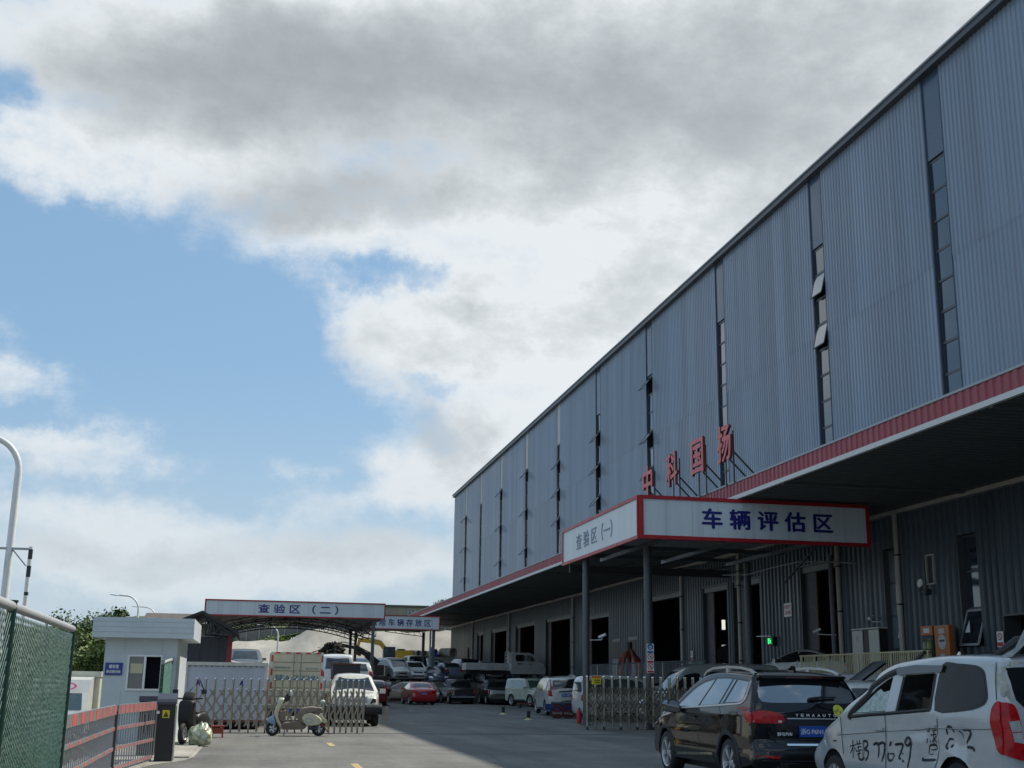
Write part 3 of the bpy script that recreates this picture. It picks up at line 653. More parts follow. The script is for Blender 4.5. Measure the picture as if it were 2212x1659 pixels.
def smoothpoly(P, n=4):
    Q = [P[-1]]+list(P)+[P[0], P[1]]; out = []
    for i in range(1, len(P)+1):
        p0, p1, p2, p3 = Q[i-1], Q[i], Q[i+1], Q[i+2]
        for k in range(n):
            t = k/n
            out.append(tuple(.5*(2*p1[j]+(p2[j]-p0[j])*t*.7+(-3*(p1[j]-p2[j])*2-(2*(p2[j]-p0[j])+(p3[j]-p1[j]))*.7)*t*t+(2*(p1[j]-p2[j])*2+((p2[j]-p0[j])+(p3[j]-p1[j]))*.7)*t**3) for j in (0, 1)))
    return out

class Shape:
    """analytic body: a side outline, a half width function, and patches laid on it"""
    def __init__(s, outline, W, belt, taper, wheels, sill=.24, nose=.10, tail=.06, r=.06, crown=.035, seg=6, archk=1.16, dent=None):
        s.W = W; s.belt = belt; s.taper = taper; s.sill = sill; s.nose = nose; s.tail = tail; s.r = r; s.crown = crown; s.wheels = wheels; s.archk = archk; s.dent = dent
        s.O = catmull(outline, seg); s.xf = max(p[0] for p in s.O); s.xr = min(p[0] for p in s.O); s.H = max(p[1] for p in s.O)
        n = len(s.O); s.N = []
        for i in range(n):
            a = s.O[max(i-1, 0)]; b = s.O[min(i+1, n-1)]; l = math.hypot(b[0]-a[0], b[1]-a[1]) or 1
            s.N.append(((b[1]-a[1])/l, -(b[0]-a[0])/l))
        s.top = max(range(n), key=lambda i: s.O[i][1])
        s.I = [(p[0]-q_[0]*r, p[1]-q_[1]*r) for p, q_ in zip(s.O, s.N)]
    def hw(s, x, z):
        w = s.W/2
        if x > 0: w *= 1-s.nose*max(0, (x/s.xf-.45)/.55)**2.2
        else: w *= 1-s.tail*max(0, (x/s.xr-.5)/.5)**2.2
        if z > s.belt: w *= 1-s.taper*((z-s.belt)/(s.H-s.belt))
        elif z < .45: w *= 1-.10*((.45-z)/.3)**1.5
        else: w *= 1-.018*abs(math.sin((z-.45)/(s.belt-.45)*math.pi*2))*1.0
        if s.dent: w -= s.dent(x, z)
        return w
    def end(s, y, z, front, off=0.):
        """point on the front / rear skin at given y, z"""
        rng = range(0, s.top) if front else range(s.top, len(s.O)-1)
        for i in rng:
            a, b = s.O[i], s.O[i+1]
            lo, hi = (a, b) if a[1] <= b[1] else (b, a)
            if lo[1]-1e-9 <= z <= hi[1]+1e-9 and hi[1] > lo[1]:
                t = (z-a[1])/(b[1]-a[1]); x = a[0]+(b[0]-a[0])*t; nx = s.N[i][0]*(1-t)+s.N[i+1][0]*t; nz = s.N[i][1]*(1-t)+s.N[i+1][1]*t; break
        else:
            i = 0 if front else len(s.O)-1
            x, _ = s.O[i]; nx, nz = (1, 0) if front else (-1, 0)
        h = s.hw(x-nx*s.r, z-nz*s.r); ay = min(abs(y), h-.002); ins = 0
        if ay > h-s.r: t = (ay-(h-s.r))/s.r; ins = s.r*(1-math.sqrt(max(0, 1-t*t)))
        d = s.crown*(1-(ay/h)**2)+off-ins
        return (x+nx*d, math.copysign(ay, y), z+nz*d)
    def body(s, mb, holes=(), m=0, lower=None):
        n = len(s.O); rows = []
        for (x, z), (nx, nz), (ix, iz) in zip(s.O, s.N, s.I):
            h = s.hw(ix, iz); row = []
            for u in (-1, -.92, -.71, -.38): row.append((-(h-s.r)+u*s.r, s.r*(1-math.sqrt(1-u*u)), 0))
            for u in (-1, -.75, -.5, -.25, 0, .25, .5, .75, 1): row.append((u*(h-s.r), 0, s.crown*(1-(u*(h-s.r)/h)**2)))
            for u in (.38, .71, .92, 1): row.append(((h-s.r)+u*s.r, s.r*(1-math.sqrt(1-u*u)), 0))
            rows.append([(x+nx*(c-i), y, z+nz*(c-i)) for y, i, c in row])
        mb.grid(rows, m)
        poly = list(s.I); zs = s.sill
        for xw, zw, rw in reversed(sorted(s.wheels, reverse=True)):
            Ra = rw*s.archk; a0 = math.asin(max(-1, min(1, (zs-zw)/Ra)))
            for k in range(13):
                a = math.pi-a0-(math.pi-2*a0)*k/12; poly.append((xw+Ra*math.cos(a), zw+Ra*math.sin(a)))
        P, T = fill(poly, [list(h) for h in holes], .13)
        for sd in (1, -1):
            mb.add([(x, sd*s.hw(x, z), z) for x, z in P], [t if sd < 0 else t[::-1] for t in T], m)
    def side(s, mb, poly, off=.005, m=0, sides=(1, -1), g=.12, th=0):
        P, T = fill(poly, [], g)
        for sd in sides:
            mb.add([(x, sd*(s.hw(x, z)+off), z) for x, z in P], [t if sd < 0 else t[::-1] for t in T], m)
            if th:
                k = len(poly); mb.add([(x, sd*(s.hw(x, z)+off), z) for x, z in poly]+[(x, sd*(s.hw(x, z)-.01), z) for x, z in poly], [(i, (i+1) % k, k+(i+1) % k, k+i) for i in range(k)], m)
    def endp(s, mb, poly, front, off=.005, m=0, g=.09, mirror=False, th=0):
        for sg in ((1, -1) if mirror else (1,)):
            pl = [(y*sg, z) for y, z in poly]; P, T = fill(pl, [], g)
            mb.add([s.end(y, z, front, off) for y, z in P], T, m)
            if th:
                k = len(pl); mb.add([s.end(y, z, front, off) for y, z in pl]+[s.end(y, z, front, -.01) for y, z in pl], [(i, (i+1) % k, k+(i+1) % k, k+i) for i in range(k)], m)

WCACHE = {}
def wheel_mesh(r, w, spokes=5, rimf=.66):
    k = (r, w, spokes, rimf)
    if k in WCACHE: return WCACHE[k]
    ri = r*rimf; Mx = Matrix.Rotation(math.pi/2, 4, 'X')
    t = MB().lathe([(ri*.97, -w/2+.012), (ri, -w/2), (r*.90, -w/2), (r*.97, -w/2+.02), (r, -w/2+.05), (r, w/2-.05), (r*.97, w/2-.02), (r*.90, w/2), (ri, w/2), (ri*.97, w/2-.012)], 28, Mx)
    tm = t.mesh('wheel', M['tyre'], 40)
    b = MB().lathe([(ri, -w/2+.0), (ri*.93, -w/2+.01), (ri*.88, -w/2+.05), (ri*.86, w/2-.05), (ri*.93, w/2-.01), (ri, w/2)], 28, Mx)
    b.lathe([(0, w/2-.03), (ri*.22, w/2-.03), (ri*.26, w/2-.05)], 16, Mx).lathe([(ri*.26, -w/2+.05), (ri*.22, -w/2+.03), (0, -w/2+.03)], 16, Mx)
    for sgn in (1, -1):
        for i in range(spokes):
            a = 2*math.pi*i/spokes
            for da in (-.13, .13):
                p = (ri*.2*math.cos(a), -sgn*(w/2-.035), ri*.2*math.sin(a)); q_ = (ri*.92*math.cos(a+da), -sgn*(w/2-.03), ri*.92*math.sin(a+da)); b.bar(p, q_, .03, .035)
    b.lathe([(0, .02), (ri*.9, .02), (ri*.9, -.02), (0, -.02)], 20, Mx, 1)
    rm = b.mesh('rim', [M['rim'], M['black']], 40)
    WCACHE[k] = (tm, rm); return WCACHE[k]
def add_wheels(root, wheels, W, width=.2, spokes=5, rimf=.66, skip=()):
    i = 0
    for x, z, r in wheels:
        for sd in (1, -1):
            if (i in skip): i += 1; continue
            tm, rm = wheel_mesh(r, width, spokes, rimf)
            o = link('wheel', tm, root); o.location = (x, sd*(W/2-width/2-.03), z); o.rotation_euler = (0, random.uniform(0, 1), 0)
            c = link('rim', rm, o); i += 1
def mir(poly): return poly

def rect(x0, z0, x1, z1): return [(x0, z0), (x1, z0), (x1, z1), (x0, z1)]
TYPES = {
 'sedan': dict(outline=[(2.16, .25), (2.25, .42), (2.23, .60), (2.08, .73), (1.6, .86), (1.02, .95), (.6, 1.16), (.2, 1.34), (-.12, 1.43), (-.6, 1.455), (-1.05, 1.38), (-1.45, 1.2), (-1.72, 1.06), (-2.1, 1.01), (-2.24, .93), (-2.28, .75), (-2.29, .45), (-2.2, .25)], W=1.78, belt=.95, taper=.24, wheels=[(1.38, .31, .31), (-1.3, .31, .31)],
   win=[[(.74, .99), (.24, 1.28), (-.06, 1.365), (-.2, 1.375), (-.2, 1.0)], [(-.28, 1.0), (-.28, 1.375), (-.72, 1.365), (-1.06, 1.29), (-1.36, 1.13), (-1.40, 1.04), (-1.0, 1.02)]],
   ws=[(-.64, 1.0), (.64, 1.0), (.55, 1.37), (-.55, 1.37)], rw=[(-.62, 1.10), (.62, 1.10), (.52, 1.36), (-.52, 1.36)], tail=[(.44, .77), (.86, .76), (.86, .95), (.5, .93)], head=[(.42, .61), (.84, .63), (.84, .75), (.5, .72)], grille=[(-.36, .55), (.36, .55), (.4, .68), (-.4, .68)], plate=.72, line=[(.98, .3, .98), (-.24, .28, .98), (-1.25, .62, .98)], hz=.88),
 'hatch': dict(outline=[(1.72, .25), (1.82, .42), (1.80, .62), (1.66, .76), (1.25, .90), (.92, 1.0), (.55, 1.24), (.2, 1.43), (-.1, 1.52), (-.7, 1.54), (-1.3, 1.49), (-1.6, 1.35), (-1.76, 1.1), (-1.82, .85), (-1.82, .45), (-1.75, .25)], W=1.66, belt=1.0, taper=.22, wheels=[(1.15, .29, .29), (-1.15, .29, .29)],
   win=[[(.66, 1.05), (.24, 1.36), (-.02, 1.45), (-.1, 1.455), (-.1, 1.03)], [(-.18, 1.03), (-.18, 1.46), (-.8, 1.45), (-1.2, 1.40), (-1.38, 1.26), (-1.42, 1.1)]],
   ws=[(-.62, 1.05), (.62, 1.05), (.55, 1.45), (-.55, 1.45)], rw=[(-.56, 1.08), (.56, 1.08), (.48, 1.42), (-.48, 1.42)], tail=[(.6, .85), (.80, .85), (.78, 1.12), (.64, 1.1)], head=[(.42, .64), (.78, .66), (.76, .80), (.5, .78)], grille=[(-.36, .62), (.36, .62), (.42, .74), (-.42, .74)], plate=.70, line=[(.95, .3, 1.02), (-.14, .28, 1.02), (-1.0, .62, 1.02)], hz=.92),
 'suv': dict(outline=[(2.1, .28), (2.2, .5), (2.18, .72), (2.06, .88), (1.6, 1.02), (1.1, 1.1), (.75, 1.32), (.4, 1.54), (.1, 1.66), (-.6, 1.7), (-1.4, 1.68), (-1.85, 1.62), (-2.02, 1.42), (-2.16, 1.1), (-2.2, .85), (-2.22, .5), (-2.14, .28)], W=1.82, belt=1.1, taper=.2, wheels=[(1.32, .34, .34), (-1.3, .34, .34)],
   win=[[(.84, 1.14), (.44, 1.46), (.16, 1.57), (-.02, 1.58), (-.02, 1.13)], [(-.1, 1.13), (-.1, 1.585), (-.9, 1.59), (-.95, 1.13)], [(-1.03, 1.14), (-1.0, 1.59), (-1.45, 1.56), (-1.75, 1.45), (-1.82, 1.2)]],
   ws=[(-.66, 1.14), (.66, 1.14), (.58, 1.58), (-.58, 1.58)], rw=[(-.64, 1.14), (.64, 1.14), (.56, 1.55), (-.56, 1.55)], tail=[(.66, .85), (.86, .85), (.84, 1.14), (.70, 1.12)], head=[(.46, .76), (.84, .78), (.84, .92), (.55, .90)], grille=[(-.42, .68), (.42, .68), (.45, .88), (-.45, .88)], plate=.86, line=[(1.0, .32, 1.1), (-.06, .3, 1.1), (-1.02, .7, 1.1)], hz=.98),
 'van': dict(outline=[(1.84, .28), (1.94, .45), (1.93, .66), (1.86, .85), (1.62, 1.02), (1.25, 1.3), (.9, 1.6), (.6, 1.76), (.2, 1.83), (-.8, 1.86), (-1.6, 1.83), (-1.86, 1.72), (-1.96, 1.3), (-2.0, .9), (-2.0, .5), (-1.94, .28)], W=1.64, belt=1.08, taper=.14, wheels=[(1.15, .29, .29), (-1.2, .29, .29)],
   win=[[(1.22, 1.14), (.86, 1.48), (.66, 1.62), (.42, 1.66), (.42, 1.12)], [(.34, 1.12), (.34, 1.67), (-.62, 1.69), (-.62, 1.12)], [(-.70, 1.12), (-.70, 1.69), (-1.5, 1.68), (-1.7, 1.6), (-1.76, 1.16)]],
   ws=[(-.62, 1.12), (.62, 1.12), (.58, 1.68), (-.58, 1.68)], rw=[(-.58, 1.16), (.58, 1.16), (.54, 1.66), (-.54, 1.66)], tail=[(.62, .8), (.77, .8), (.76, 1.05), (.64, 1.05)], head=[(.45, .68), (.76, .70), (.74, .90), (.52, .88)], grille=[(-.36, .62), (.36, .62), (.36, .72), (-.36, .72)], plate=.84, line=[(.38, .3, 1.1), (-.66, .6, 1.1), (1.3, .62, 1.1)], hz=1.0),
 'bus_van': dict(outline=[(2.5, .3), (2.58, .5), (2.56, .75), (2.4, .98), (2.0, 1.12), (1.72, 1.42), (1.36, 1.86), (1.05, 2.12), (.6, 2.24), (-.6, 2.28), (-2.0, 2.26), (-2.42, 2.18), (-2.52, 1.8), (-2.56, 1.2), (-2.56, .5), (-2.48, .3)], W=1.78, belt=1.2, taper=.14, wheels=[(1.6, .33, .33), (-1.4, .33, .33)],
   win=[[(1.66, 1.32), (1.3, 1.72), (1.12, 1.88), (.62, 1.92), (.62, 1.30)], [(.40, 1.28), (.40, 1.94), (-.72, 1.96), (-.72, 1.28)], [(-.88, 1.28), (-.88, 1.96), (-2.3, 1.95), (-2.36, 1.3)]],
   ws=[(-.70, 1.24), (.70, 1.24), (.62, 1.98), (-.62, 1.98)], rw=[(-.62, 1.25), (.62, 1.25), (.56, 1.95), (-.56, 1.95)], tail=[(.66, .8), (.84, .8), (.82, 1.15), (.68, 1.15)], head=[(.45, .74), (.84, .76), (.82, .95), (.52, .93)], grille=[(-.4, .66), (.4, .66), (.42, .84), (-.42, .84)], plate=.9, line=[(.5, .32, 1.24), (-.8, .7, 1.24), (1.72, .6, 1.26)], hz=1.15),
 'pickup': dict(outline=[(2.4, .38), (2.5, .58), (2.48, .8), (2.36, .98), (1.8, 1.06), (1.2, 1.14), (.88, 1.36), (.55, 1.58), (.3, 1.67), (-.3, 1.70), (-.66, 1.66), (-.76, 1.52), (-.86, 1.12), (-1.0, 1.06), (-1.6, 1.05), (-2.36, 1.05), (-2.5, .98), (-2.54, .75), (-2.54, .48), (-2.48, .42)], W=1.82, belt=1.12, taper=.2, wheels=[(1.5, .37, .37), (-1.5, .37, .37)],
   win=[[(1.0, 1.18), (.6, 1.48), (.36, 1.58), (.2, 1.59), (.2, 1.17)], [(.1, 1.17), (.1, 1.6), (-.5, 1.59), (-.62, 1.5), (-.68, 1.18)]],
   ws=[(-.66, 1.18), (.66, 1.18), (.58, 1.6), (-.58, 1.6)], rw=[(-.62, 1.18), (.62, 1.18), (.56, 1.54), (-.56, 1.54)], tail=[(.74, .72), (.86, .72), (.86, 1.0), (.74, 1.0)], head=[(.5, .84), (.86, .86), (.86, 1.0), (.55, .99)], grille=[(-.46, .72), (.46, .72), (.48, .95), (-.48, .95)], plate=.52, line=[(1.1, .4, 1.14), (.15, .36, 1.14), (-.72, .38, 1.14)], hz=1.06, sill=.36),
 'jeep': dict(outline=[(1.95, .34), (2.05, .55), (2.03, .8), (1.92, .98), (1.5, 1.06), (1.0, 1.13), (.78, 1.36), (.58, 1.66), (.36, 1.76), (-.4, 1.80), (-1.6, 1.78), (-1.92, 1.72), (-2.0, 1.4), (-2.05, 1.0), (-2.07, .6), (-2.0, .34)], W=1.76, belt=1.12, taper=.12, wheels=[(1.28, .38, .38), (-1.15, .38, .38)],
   win=[[(.86, 1.18), (.62, 1.58), (.5, 1.66), (.1, 1.67), (.1, 1.17)], [(.02, 1.17), (.02, 1.67), (-.85, 1.68), (-.85, 1.17)], [(-.95, 1.18), (-.95, 1.68), (-1.7, 1.66), (-1.78, 1.2)]],
   ws=[(-.66, 1.17), (.66, 1.17), (.62, 1.66), (-.62, 1.66)], rw=[(-.62, 1.18), (.62, 1.18), (.58, 1.62), (-.58, 1.62)], tail=[(.7, .85), (.84, .85), (.84, 1.1), (.7, 1.1)], head=[(.5, .80), (.80, .80), (.80, .97), (.5, .97)], grille=[(-.42, .76), (.42, .76), (.42, .96), (-.42, .96)], plate=.9, line=[(.06, .4, 1.14), (-.9, .5, 1.14), (.95, .5, 1.14)], hz=1.03, sill=.36),
}
PLATES = ['浙A·39J0', '桂B·8801', '浙G·0K12']
def make_car(name, label, cat, typ, pose, pnt, z0=0, group=None, pitch=0, roll=0, lights=True, plate=None, skipw=(), glass=None, nohood=False, tailgate=None, seg=4, plate_front=False):
    x, y, h = pose; T = TYPES[typ]
    root = thing(name, label, cat, (x, y, z0), (roll, pitch, R(h)), group, local=True)
    sh = Shape(T['outline'], T['W'], T['belt'], T['taper'], T['wheels'], T.get('sill', .24), seg=seg)
    b = MB(); sh.body(b); b.build('body', [pnt], root, smooth=38)
    g = glass or M['carglass_dark']
    u = MB().b2(sh.xr+.2, -T['W']/2+.28, .17, sh.xf-.25, T['W']/2-.28, T['belt']-.15); u.build('underbody', M['rubber'], root)
    for w in T['win']:
        for sd in (1, -1): mb = MB(); sh.side(mb, smoothpoly(w, 3), .012, sides=(sd,), g=.09); mb.build('side_window', g, root, smooth=40)
    mb = MB(); sh.endp(mb, T['ws'], True, .016, g=.07); mb.build('windshield', g, root, smooth=40)
    mb = MB(); sh.endp(mb, T['rw'], False, .016, g=.07); mb.build('rear_window', g, root, smooth=40)
    if lights:
        for sg in (1, -1):
            mb = MB(); sh.endp(mb, [(yy*sg, zz) for yy, zz in T['tail']], False, .02, g=.06, th=1); mb.build('tail_light', M['taillight'], root)
            mb = MB(); sh.endp(mb, [(yy*sg, zz) for yy, zz in T['head']], True, .02, g=.06, th=1); mb.build('headlight', M['clear'], root)
    mb = MB(); sh.endp(mb, T['grille'], True, .016, 0, g=.07); sh.endp(mb, [(-.5, .38), (.5, .38), (.46, .48), (-.46, .48)], True, .016, 0, g=.07); mb.build('grille', M['black'], root)
    mb = MB()
    for lx, z_0, z_1 in T['line']: sh.side(mb, [(lx, z_0), (lx+.014, z_0), (lx+.014, z_1), (lx, z_1)], .006, g=.1)
    sh.side(mb, rect(sh.xr+.7, T.get('sill', .24), sh.xf-.7, T.get('sill', .24)+.07) if False else rect(-.8, T.get('sill', .24)+.01, .75, T.get('sill', .24)+.09), .004)
    mb.build('panel_gap', M['black'], root)
    for hx in (T['line'][1][0]+.14, T['line'][2][0]+.14):
        for sd in (1, -1): mb = MB(); mb.box((hx, sd*(sh.hw(hx, T['hz'])+.012), T['hz']), (.17, .03, .032)); mb.build('door_handle', pnt if typ != 'pickup' else M['chrome'], root)
    mxx = T['win'][0][0][0]-.06; mz = T['belt']+.08
    for sd in (1, -1):
        w_ = sh.hw(mxx, mz); mb = MB().box((mxx, sd*(w_+.11), mz), (.10, .20, .14)).box((mxx, sd*(w_+.0), mz-.04), (.06, .08, .05)); mb.build('side_mirror', pnt, root)
    if plate is not None:
        c = sh.end(0, T['plate'], False, .02)
        p = MB().b2(c[0]-.006, -.22, T['plate']-.07, c[0]+.012, .22, T['plate']+.07).build('number_plate', M['plate_blue'], root)
        if plate: text(plate, .37, .085, (c[0]-.007, 0, T['plate']), (0, -1, 0), (0, 0, 1), M['white'], p, depth=.003, world=False)
    if plate_front:
        c = sh.end(0, .43, True, .02); MB().b2(c[0]-.012, -.22, .37, c[0]+.006, .22, .50).build('number_plate', M['plate_blue'], root)
    add_wheels(root, T['wheels'], T['W'], skip=skipw)
    return root, sh

P_white = paint('white', (.66, .67, .66)); P_white_d = paint('white_dusty', (.50, .52, .50), dirtamt=.55)
P_silver = paint('silver', (.42, .42, .40), .4); P_silver_b = paint('silver_blue', (.22, .27, .31), .5); P_grey = paint('grey', (.13, .14, .145), .4, .4)
P_black = paint('black', (.012, .012, .014), .0, .12); P_dblue = paint('dark_blue', (.02, .03, .075), .3, .5); P_red = paint('red', (.42, .012, .02), 0, .06); P_dred = paint('dark_red', (.20, .012, .02), 0, .2)
P_champ = paint('champagne', (.33, .29, .22), .4); P_cream = paint('cream', (.52, .55, .44), 0, .35); P_dark = paint('charcoal', (.03, .033, .038), .2, .4); P_beige = paint('van_grey', (.34, .35, .34), .2, .4); P_gold = paint('gold', (.30, .27, .2), .5)

# ---- cars in the far yard
G1 = 'wrecked cars parked in the yard'
make_car('red_sedan', 'bright red sedan seen from behind, parked left of the black pickup', 'car', 'sedan', (11.15, 84.6, 93), P_red, plate='浙A·88K2', group=G1)
make_car('black_pickup', 'black pickup truck with closed tailgate, between the red sedan and the grey pickup', 'pickup', 'pickup', (14.5, 88.8, 91), P_black, plate='桂A·6617', group=G1)
r_, s_ = make_car('grey_pickup', 'dark grey pickup truck with a battered bumper and silver tailgate, left of the cream jeep', 'pickup', 'pickup', (17.0, 87.3, 88), P_dark, group=G1)
mb = MB(); s_.endp(mb, [(-.72, .70), (.72, .70), (.72, 1.0), (-.72, 1.0)], False, .012, th=1); tg = mb.build('tailgate', P_silver, r_)
text('黄海', .34, .16, (s_.end(0, .84, False, .03)[0]-.004, 0, .85), (0, -1, 0), (0, 0, 1), M['white_trim'], tg, depth=.006, world=False)
MB().b2(-2.66, -.85, .5, -2.5, .85, .56).b2(-2.60, -.8, .40, -2.5, .8, .44).build('bumper', M['steel_dull'], r_)
for pk in ('black_pickup',):
    r_ = bpy.data.objects[pk]; MB().b2(-2.64, -.86, .44, -2.5, .86, .56).build('bumper', M['chrome'], r_); MB().b2(-2.575, -.6, .66, -2.55, .6, .98).b2(-2.59, -.09, .86, -2.56, .09, .90).build('tailgate', [M['black']], r_)
make_car('champagne_sedan', 'champagne sedan standing sideways behind the man in the white shirt', 'car', 'sedan', (10.5, 88.9, 172), P_champ, group=G1)
make_car('gold_sedan', 'gold sedan facing the camera between the red sedan and the black pickup', 'car', 'sedan', (12.75, 93.0-.6, -92), P_gold, group=G1)
make_car('dark_red_hatchback', 'dark red hatchback half hidden behind the standing man', 'car', 'hatch', (7.35, 79.2, 96), P_dred, group=G1)
make_car('cream_jeep', 'cream four wheel drive with a green tinted windshield beside the tilted white car', 'jeep', 'jeep', (18.15, 80.6, -72), P_cream, glass=mat('green_glass', (.06, .13, .10), .08, spec=.9, coat=1.), group=G1)
# white crossover tilted on a cart
r_, s_ = make_car('white_crossover', 'white crossover with a dented tailgate, tilted over a blue handcart', 'car', 'suv', (14.65, 58.9, 87), P_white_d, z0=.12, roll=R(-4.5), plate='桂A·9K851', group=G1)
mb = MB()
for sg in (1, -1): s_.endp(mb, [(.60*sg, 1.14), (.76*sg, 1.14), (.70*sg, 1.60), (.62*sg, 1.6)], False, .012, th=1)
mb.build('tail_light', M['taillight'], r_)
mb = MB(); s_.endp(mb, [(-.34, 1.0), (.34, 1.0), (.34, 1.05), (-.34, 1.05)], False, .03, th=1); mb.build('chrome_trim', M['chrome'], r_)
mb = MB(); s_.endp(mb, [(-.78, .45), (-.3, .52), (.2, .46), (.78, .50), (.76, .62), (.4, .57), (0, .64), (-.5, .58), (-.78, .66)], False, .006); mb.build('scrape', mat('scrape', (.13, .14, .12), .8, var=.6, scale=14), r_)
mb = MB()
for sd in (1, -1):
    for p, q_ in zip([(.1, 1.66), (-.1, 1.74), (-1.2, 1.76), (-1.5, 1.68)][:-1], [(.1, 1.66), (-.1, 1.74), (-1.2, 1.76), (-1.5, 1.68)][1:]): mb.bar((p[0], sd*.62, p[1]), (q_[0], sd*.62, q_[1]), .04, .04)
mb.build('roof_rail', M['chrome'], r_)
make_car('pale_minivan', 'pale grey minivan sideways behind the folding gate, right of the tilted crossover', 'van', 'van', (15.75, 52.2, 4), P_white_d, glass=M['carglass_blue'], group=G1)
# raised rows
G2 = 'cars on the raised part of the yard'
make_car('silver_van', 'silver minivan facing the camera on the raised yard, leftmost of its row', 'van', 'van', (10.75, 97.3, -72), P_silver, z0=1.42, group=G2)
make_car('white_compact', 'small white car with a black grille on the raised yard, right of the silver minivan', 'car', 'hatch', (12.55, 98.2, -86), P_white, z0=1.5, group=G2)
make_car('dark_blue_hatchback', 'dark blue hatchback facing the camera above the black pickup', 'car', 'hatch', (14.05, 96.5, -90), P_dblue, z0=1.12, group=G2)
make_car('blue_grey_sedan', 'blue grey sedan seen from behind with red lights, left of the flatbed truck', 'car', 'sedan', (15.6, 100.6, 96), P_silver_b, z0=1.55, plate='浙B·77E5', group=G2)
spots = [('hatch', 9.2, 108, -80, P_silver, 'silver hatchback in the back row, above the silver minivan'), ('sedan', 12.2, 109, 90, P_dark, 'charcoal sedan in the back row, above the small white car'), ('sedan', 14.3, 111, 70, P_black, 'black car in the back row under the sign posts'), ('sedan', 16.4, 114, -80, P_silver, 'silver car in the back row under the blue tarpaulin'),
         ('sedan', 15.0, 106, -95, P_white, 'white sedan in the back row behind the dark blue hatchback'), ('sedan', 18.6, 111, 80, P_dark, 'charcoal car in the back row near the hall wall'), ('hatch', 19.6, 105, -70, P_white, 'white hatchback with its hood up behind the flatbed truck'), ('van', 13.2, 104, 95, P_dark, 'dark van in the back row between two pale cars'), ('suv', 17.4, 104, 100, P_dblue, 'blue black car right of the blue grey sedan')]
for ty, x, y, h, p, lb in spots:
    make_car('parked_car', lb, 'car', ty, (x, y, h), p, z0=hy(x, y)+.1, glass=M['carglass_blue'] if p in (P_white, P_silver) else None, group=G2, seg=3)
# left raised yard, seen over the boxes
make_car('grey_suv', 'grey car facing the camera on the raised ground, its windshield above the box trailer', 'car', 'suv', (-.45, 67.5, -88), P_grey, z0=1.35, group=G2)
make_car('white_sedan', 'white sedan whose roof shows left of the grey car above the box trailer', 'car', 'sedan', (-2.6, 64, 175), P_white, z0=1.28, group=G2)
make_car('white_van', 'white van seen from behind between the box truck and the dark skip', 'van', 'van', (4.05, 62, 88), P_white, z0=.87, group=G1)
make_car('white_hatchback', 'white hatchback with a dark open tailgate behind the crashed off-roader', 'car', 'hatch', (5.05, 63.5, 90), P_white_d, z0=.87, group=G1)
# ---- cars close to the hall
make_car('silver_sedan', 'dusty silver sedan parked on the loading platform beside the railing', 'car', 'sedan', (21.15, 45.4, 128), P_beige, z0=PZ, group='cars by the hall')
make_car('grey_passenger_van', 'tall grey passenger van standing sideways behind the folding gate', 'van', 'bus_van', (16.55, 43.6, 178), P_beige, group='cars by the hall')
make_car('grey_sedan', 'grey sedan with a broken red brown roof edge, half hidden behind the black off-roader', 'car', 'sedan', (14.0, 34.2, 176), P_silver, z0=.05, glass=M['carglass_blue'], group='cars by the hall')
make_car('white_estate_car', 'white car wedged between the black off-roader and the sprayed minivan', 'car', 'suv', (12.35, 25.2, 92), P_white_d, z0=-.08, glass=M['carglass_blue'], group='cars by the hall')
make_car('white_family_car', 'white car with a flat roof just below the platform railing', 'car', 'van', (17.7, 36.2, 95), P_white, z0=.05, group='cars by the hall')
r_, s_ = make_car('white_open_hood_car', 'white car whose grey engine hood stands open above the sprayed minivan', 'car', 'suv', (13.15, 28.7, -14), P_white_d, z0=.15, group='cars by the hall')
Mx = Matrix.Translation((.98, 0, 1.14)) @ Matrix.Rotation(R(-36), 4, 'Y'); hd = MB()
hd.grid([[tuple(Mx @ Vector((u*1.42, v*.74*(1-.08*u), .03+.05*math.sin(math.pi*u)*(1-v*v)))) for v in (-1, -.6, -.2, .2, .6, 1)] for u in (0, .2, .4, .6, .8, 1)])
hd.grid([[tuple(Mx @ Vector((u*1.42, v*.74*(1-.08*u), -.02)))for v in (1, .6, .2, -.2, -.6, -1)] for u in (0, .2, .4, .6, .8, 1)], 1)
hd.build('engine_hood', [paint('hood_grey', (.17, .18, .20), .3, .2), mat('hood_under', (.05, .052, .058), .5)], r_, smooth=40)
make_car('hall_van', 'pale van standing in the dark inside the third gate', 'van', 'van', (25.0, 46.6, 200), P_beige, z0=PZ, group='cars by the hall')
# ================================================================ black off-roader in the foreground
P_blk = mat('paint_gloss_black', (.006, .0065, .008), .2, .0, .05, 3, coat=1., spec=.0, dirt=(.09, .075, .055), dirtamt=.08, dscale=3.)
T0 = (8.25, 19.95, R(90.18))
suv = thing('black_suv', 'glossy black off-roader with chrome window trim, seen from behind in the foreground', 'car', (T0[0], T0[1], 0), T0[2], local=True)
OUT = [(2.30, .32), (2.40, .52), (2.37, .72), (2.2, .86), (1.85, .965), (1.45, 1.045), (1.10, 1.10), (.93, 1.21), (.55, 1.43), (.2, 1.59), (-.12, 1.675), (-.5, 1.715), (-1.1, 1.72), (-1.65, 1.70), (-1.98, 1.675), (-2.10, 1.62), (-2.24, 1.42), (-2.36, 1.22), (-2.42, 1.07), (-2.42, .9), (-2.40, .72), (-2.47, .58), (-2.48, .42), (-2.40, .32)]
SH = Shape(OUT, 1.97, 1.10, .26, [(1.43, .36, .36), (-1.49, .36, .36)], sill=.30, nose=.12, tail=.045, r=.075, crown=.05, seg=7, archk=1.17)
b = MB(); SH.body(b); b.build('body', [P_blk], suv, smooth=35)
MB().b2(-2.2, -.66, .16, 2.1, .66, .95).build('underbody', M['rubber'], suv)
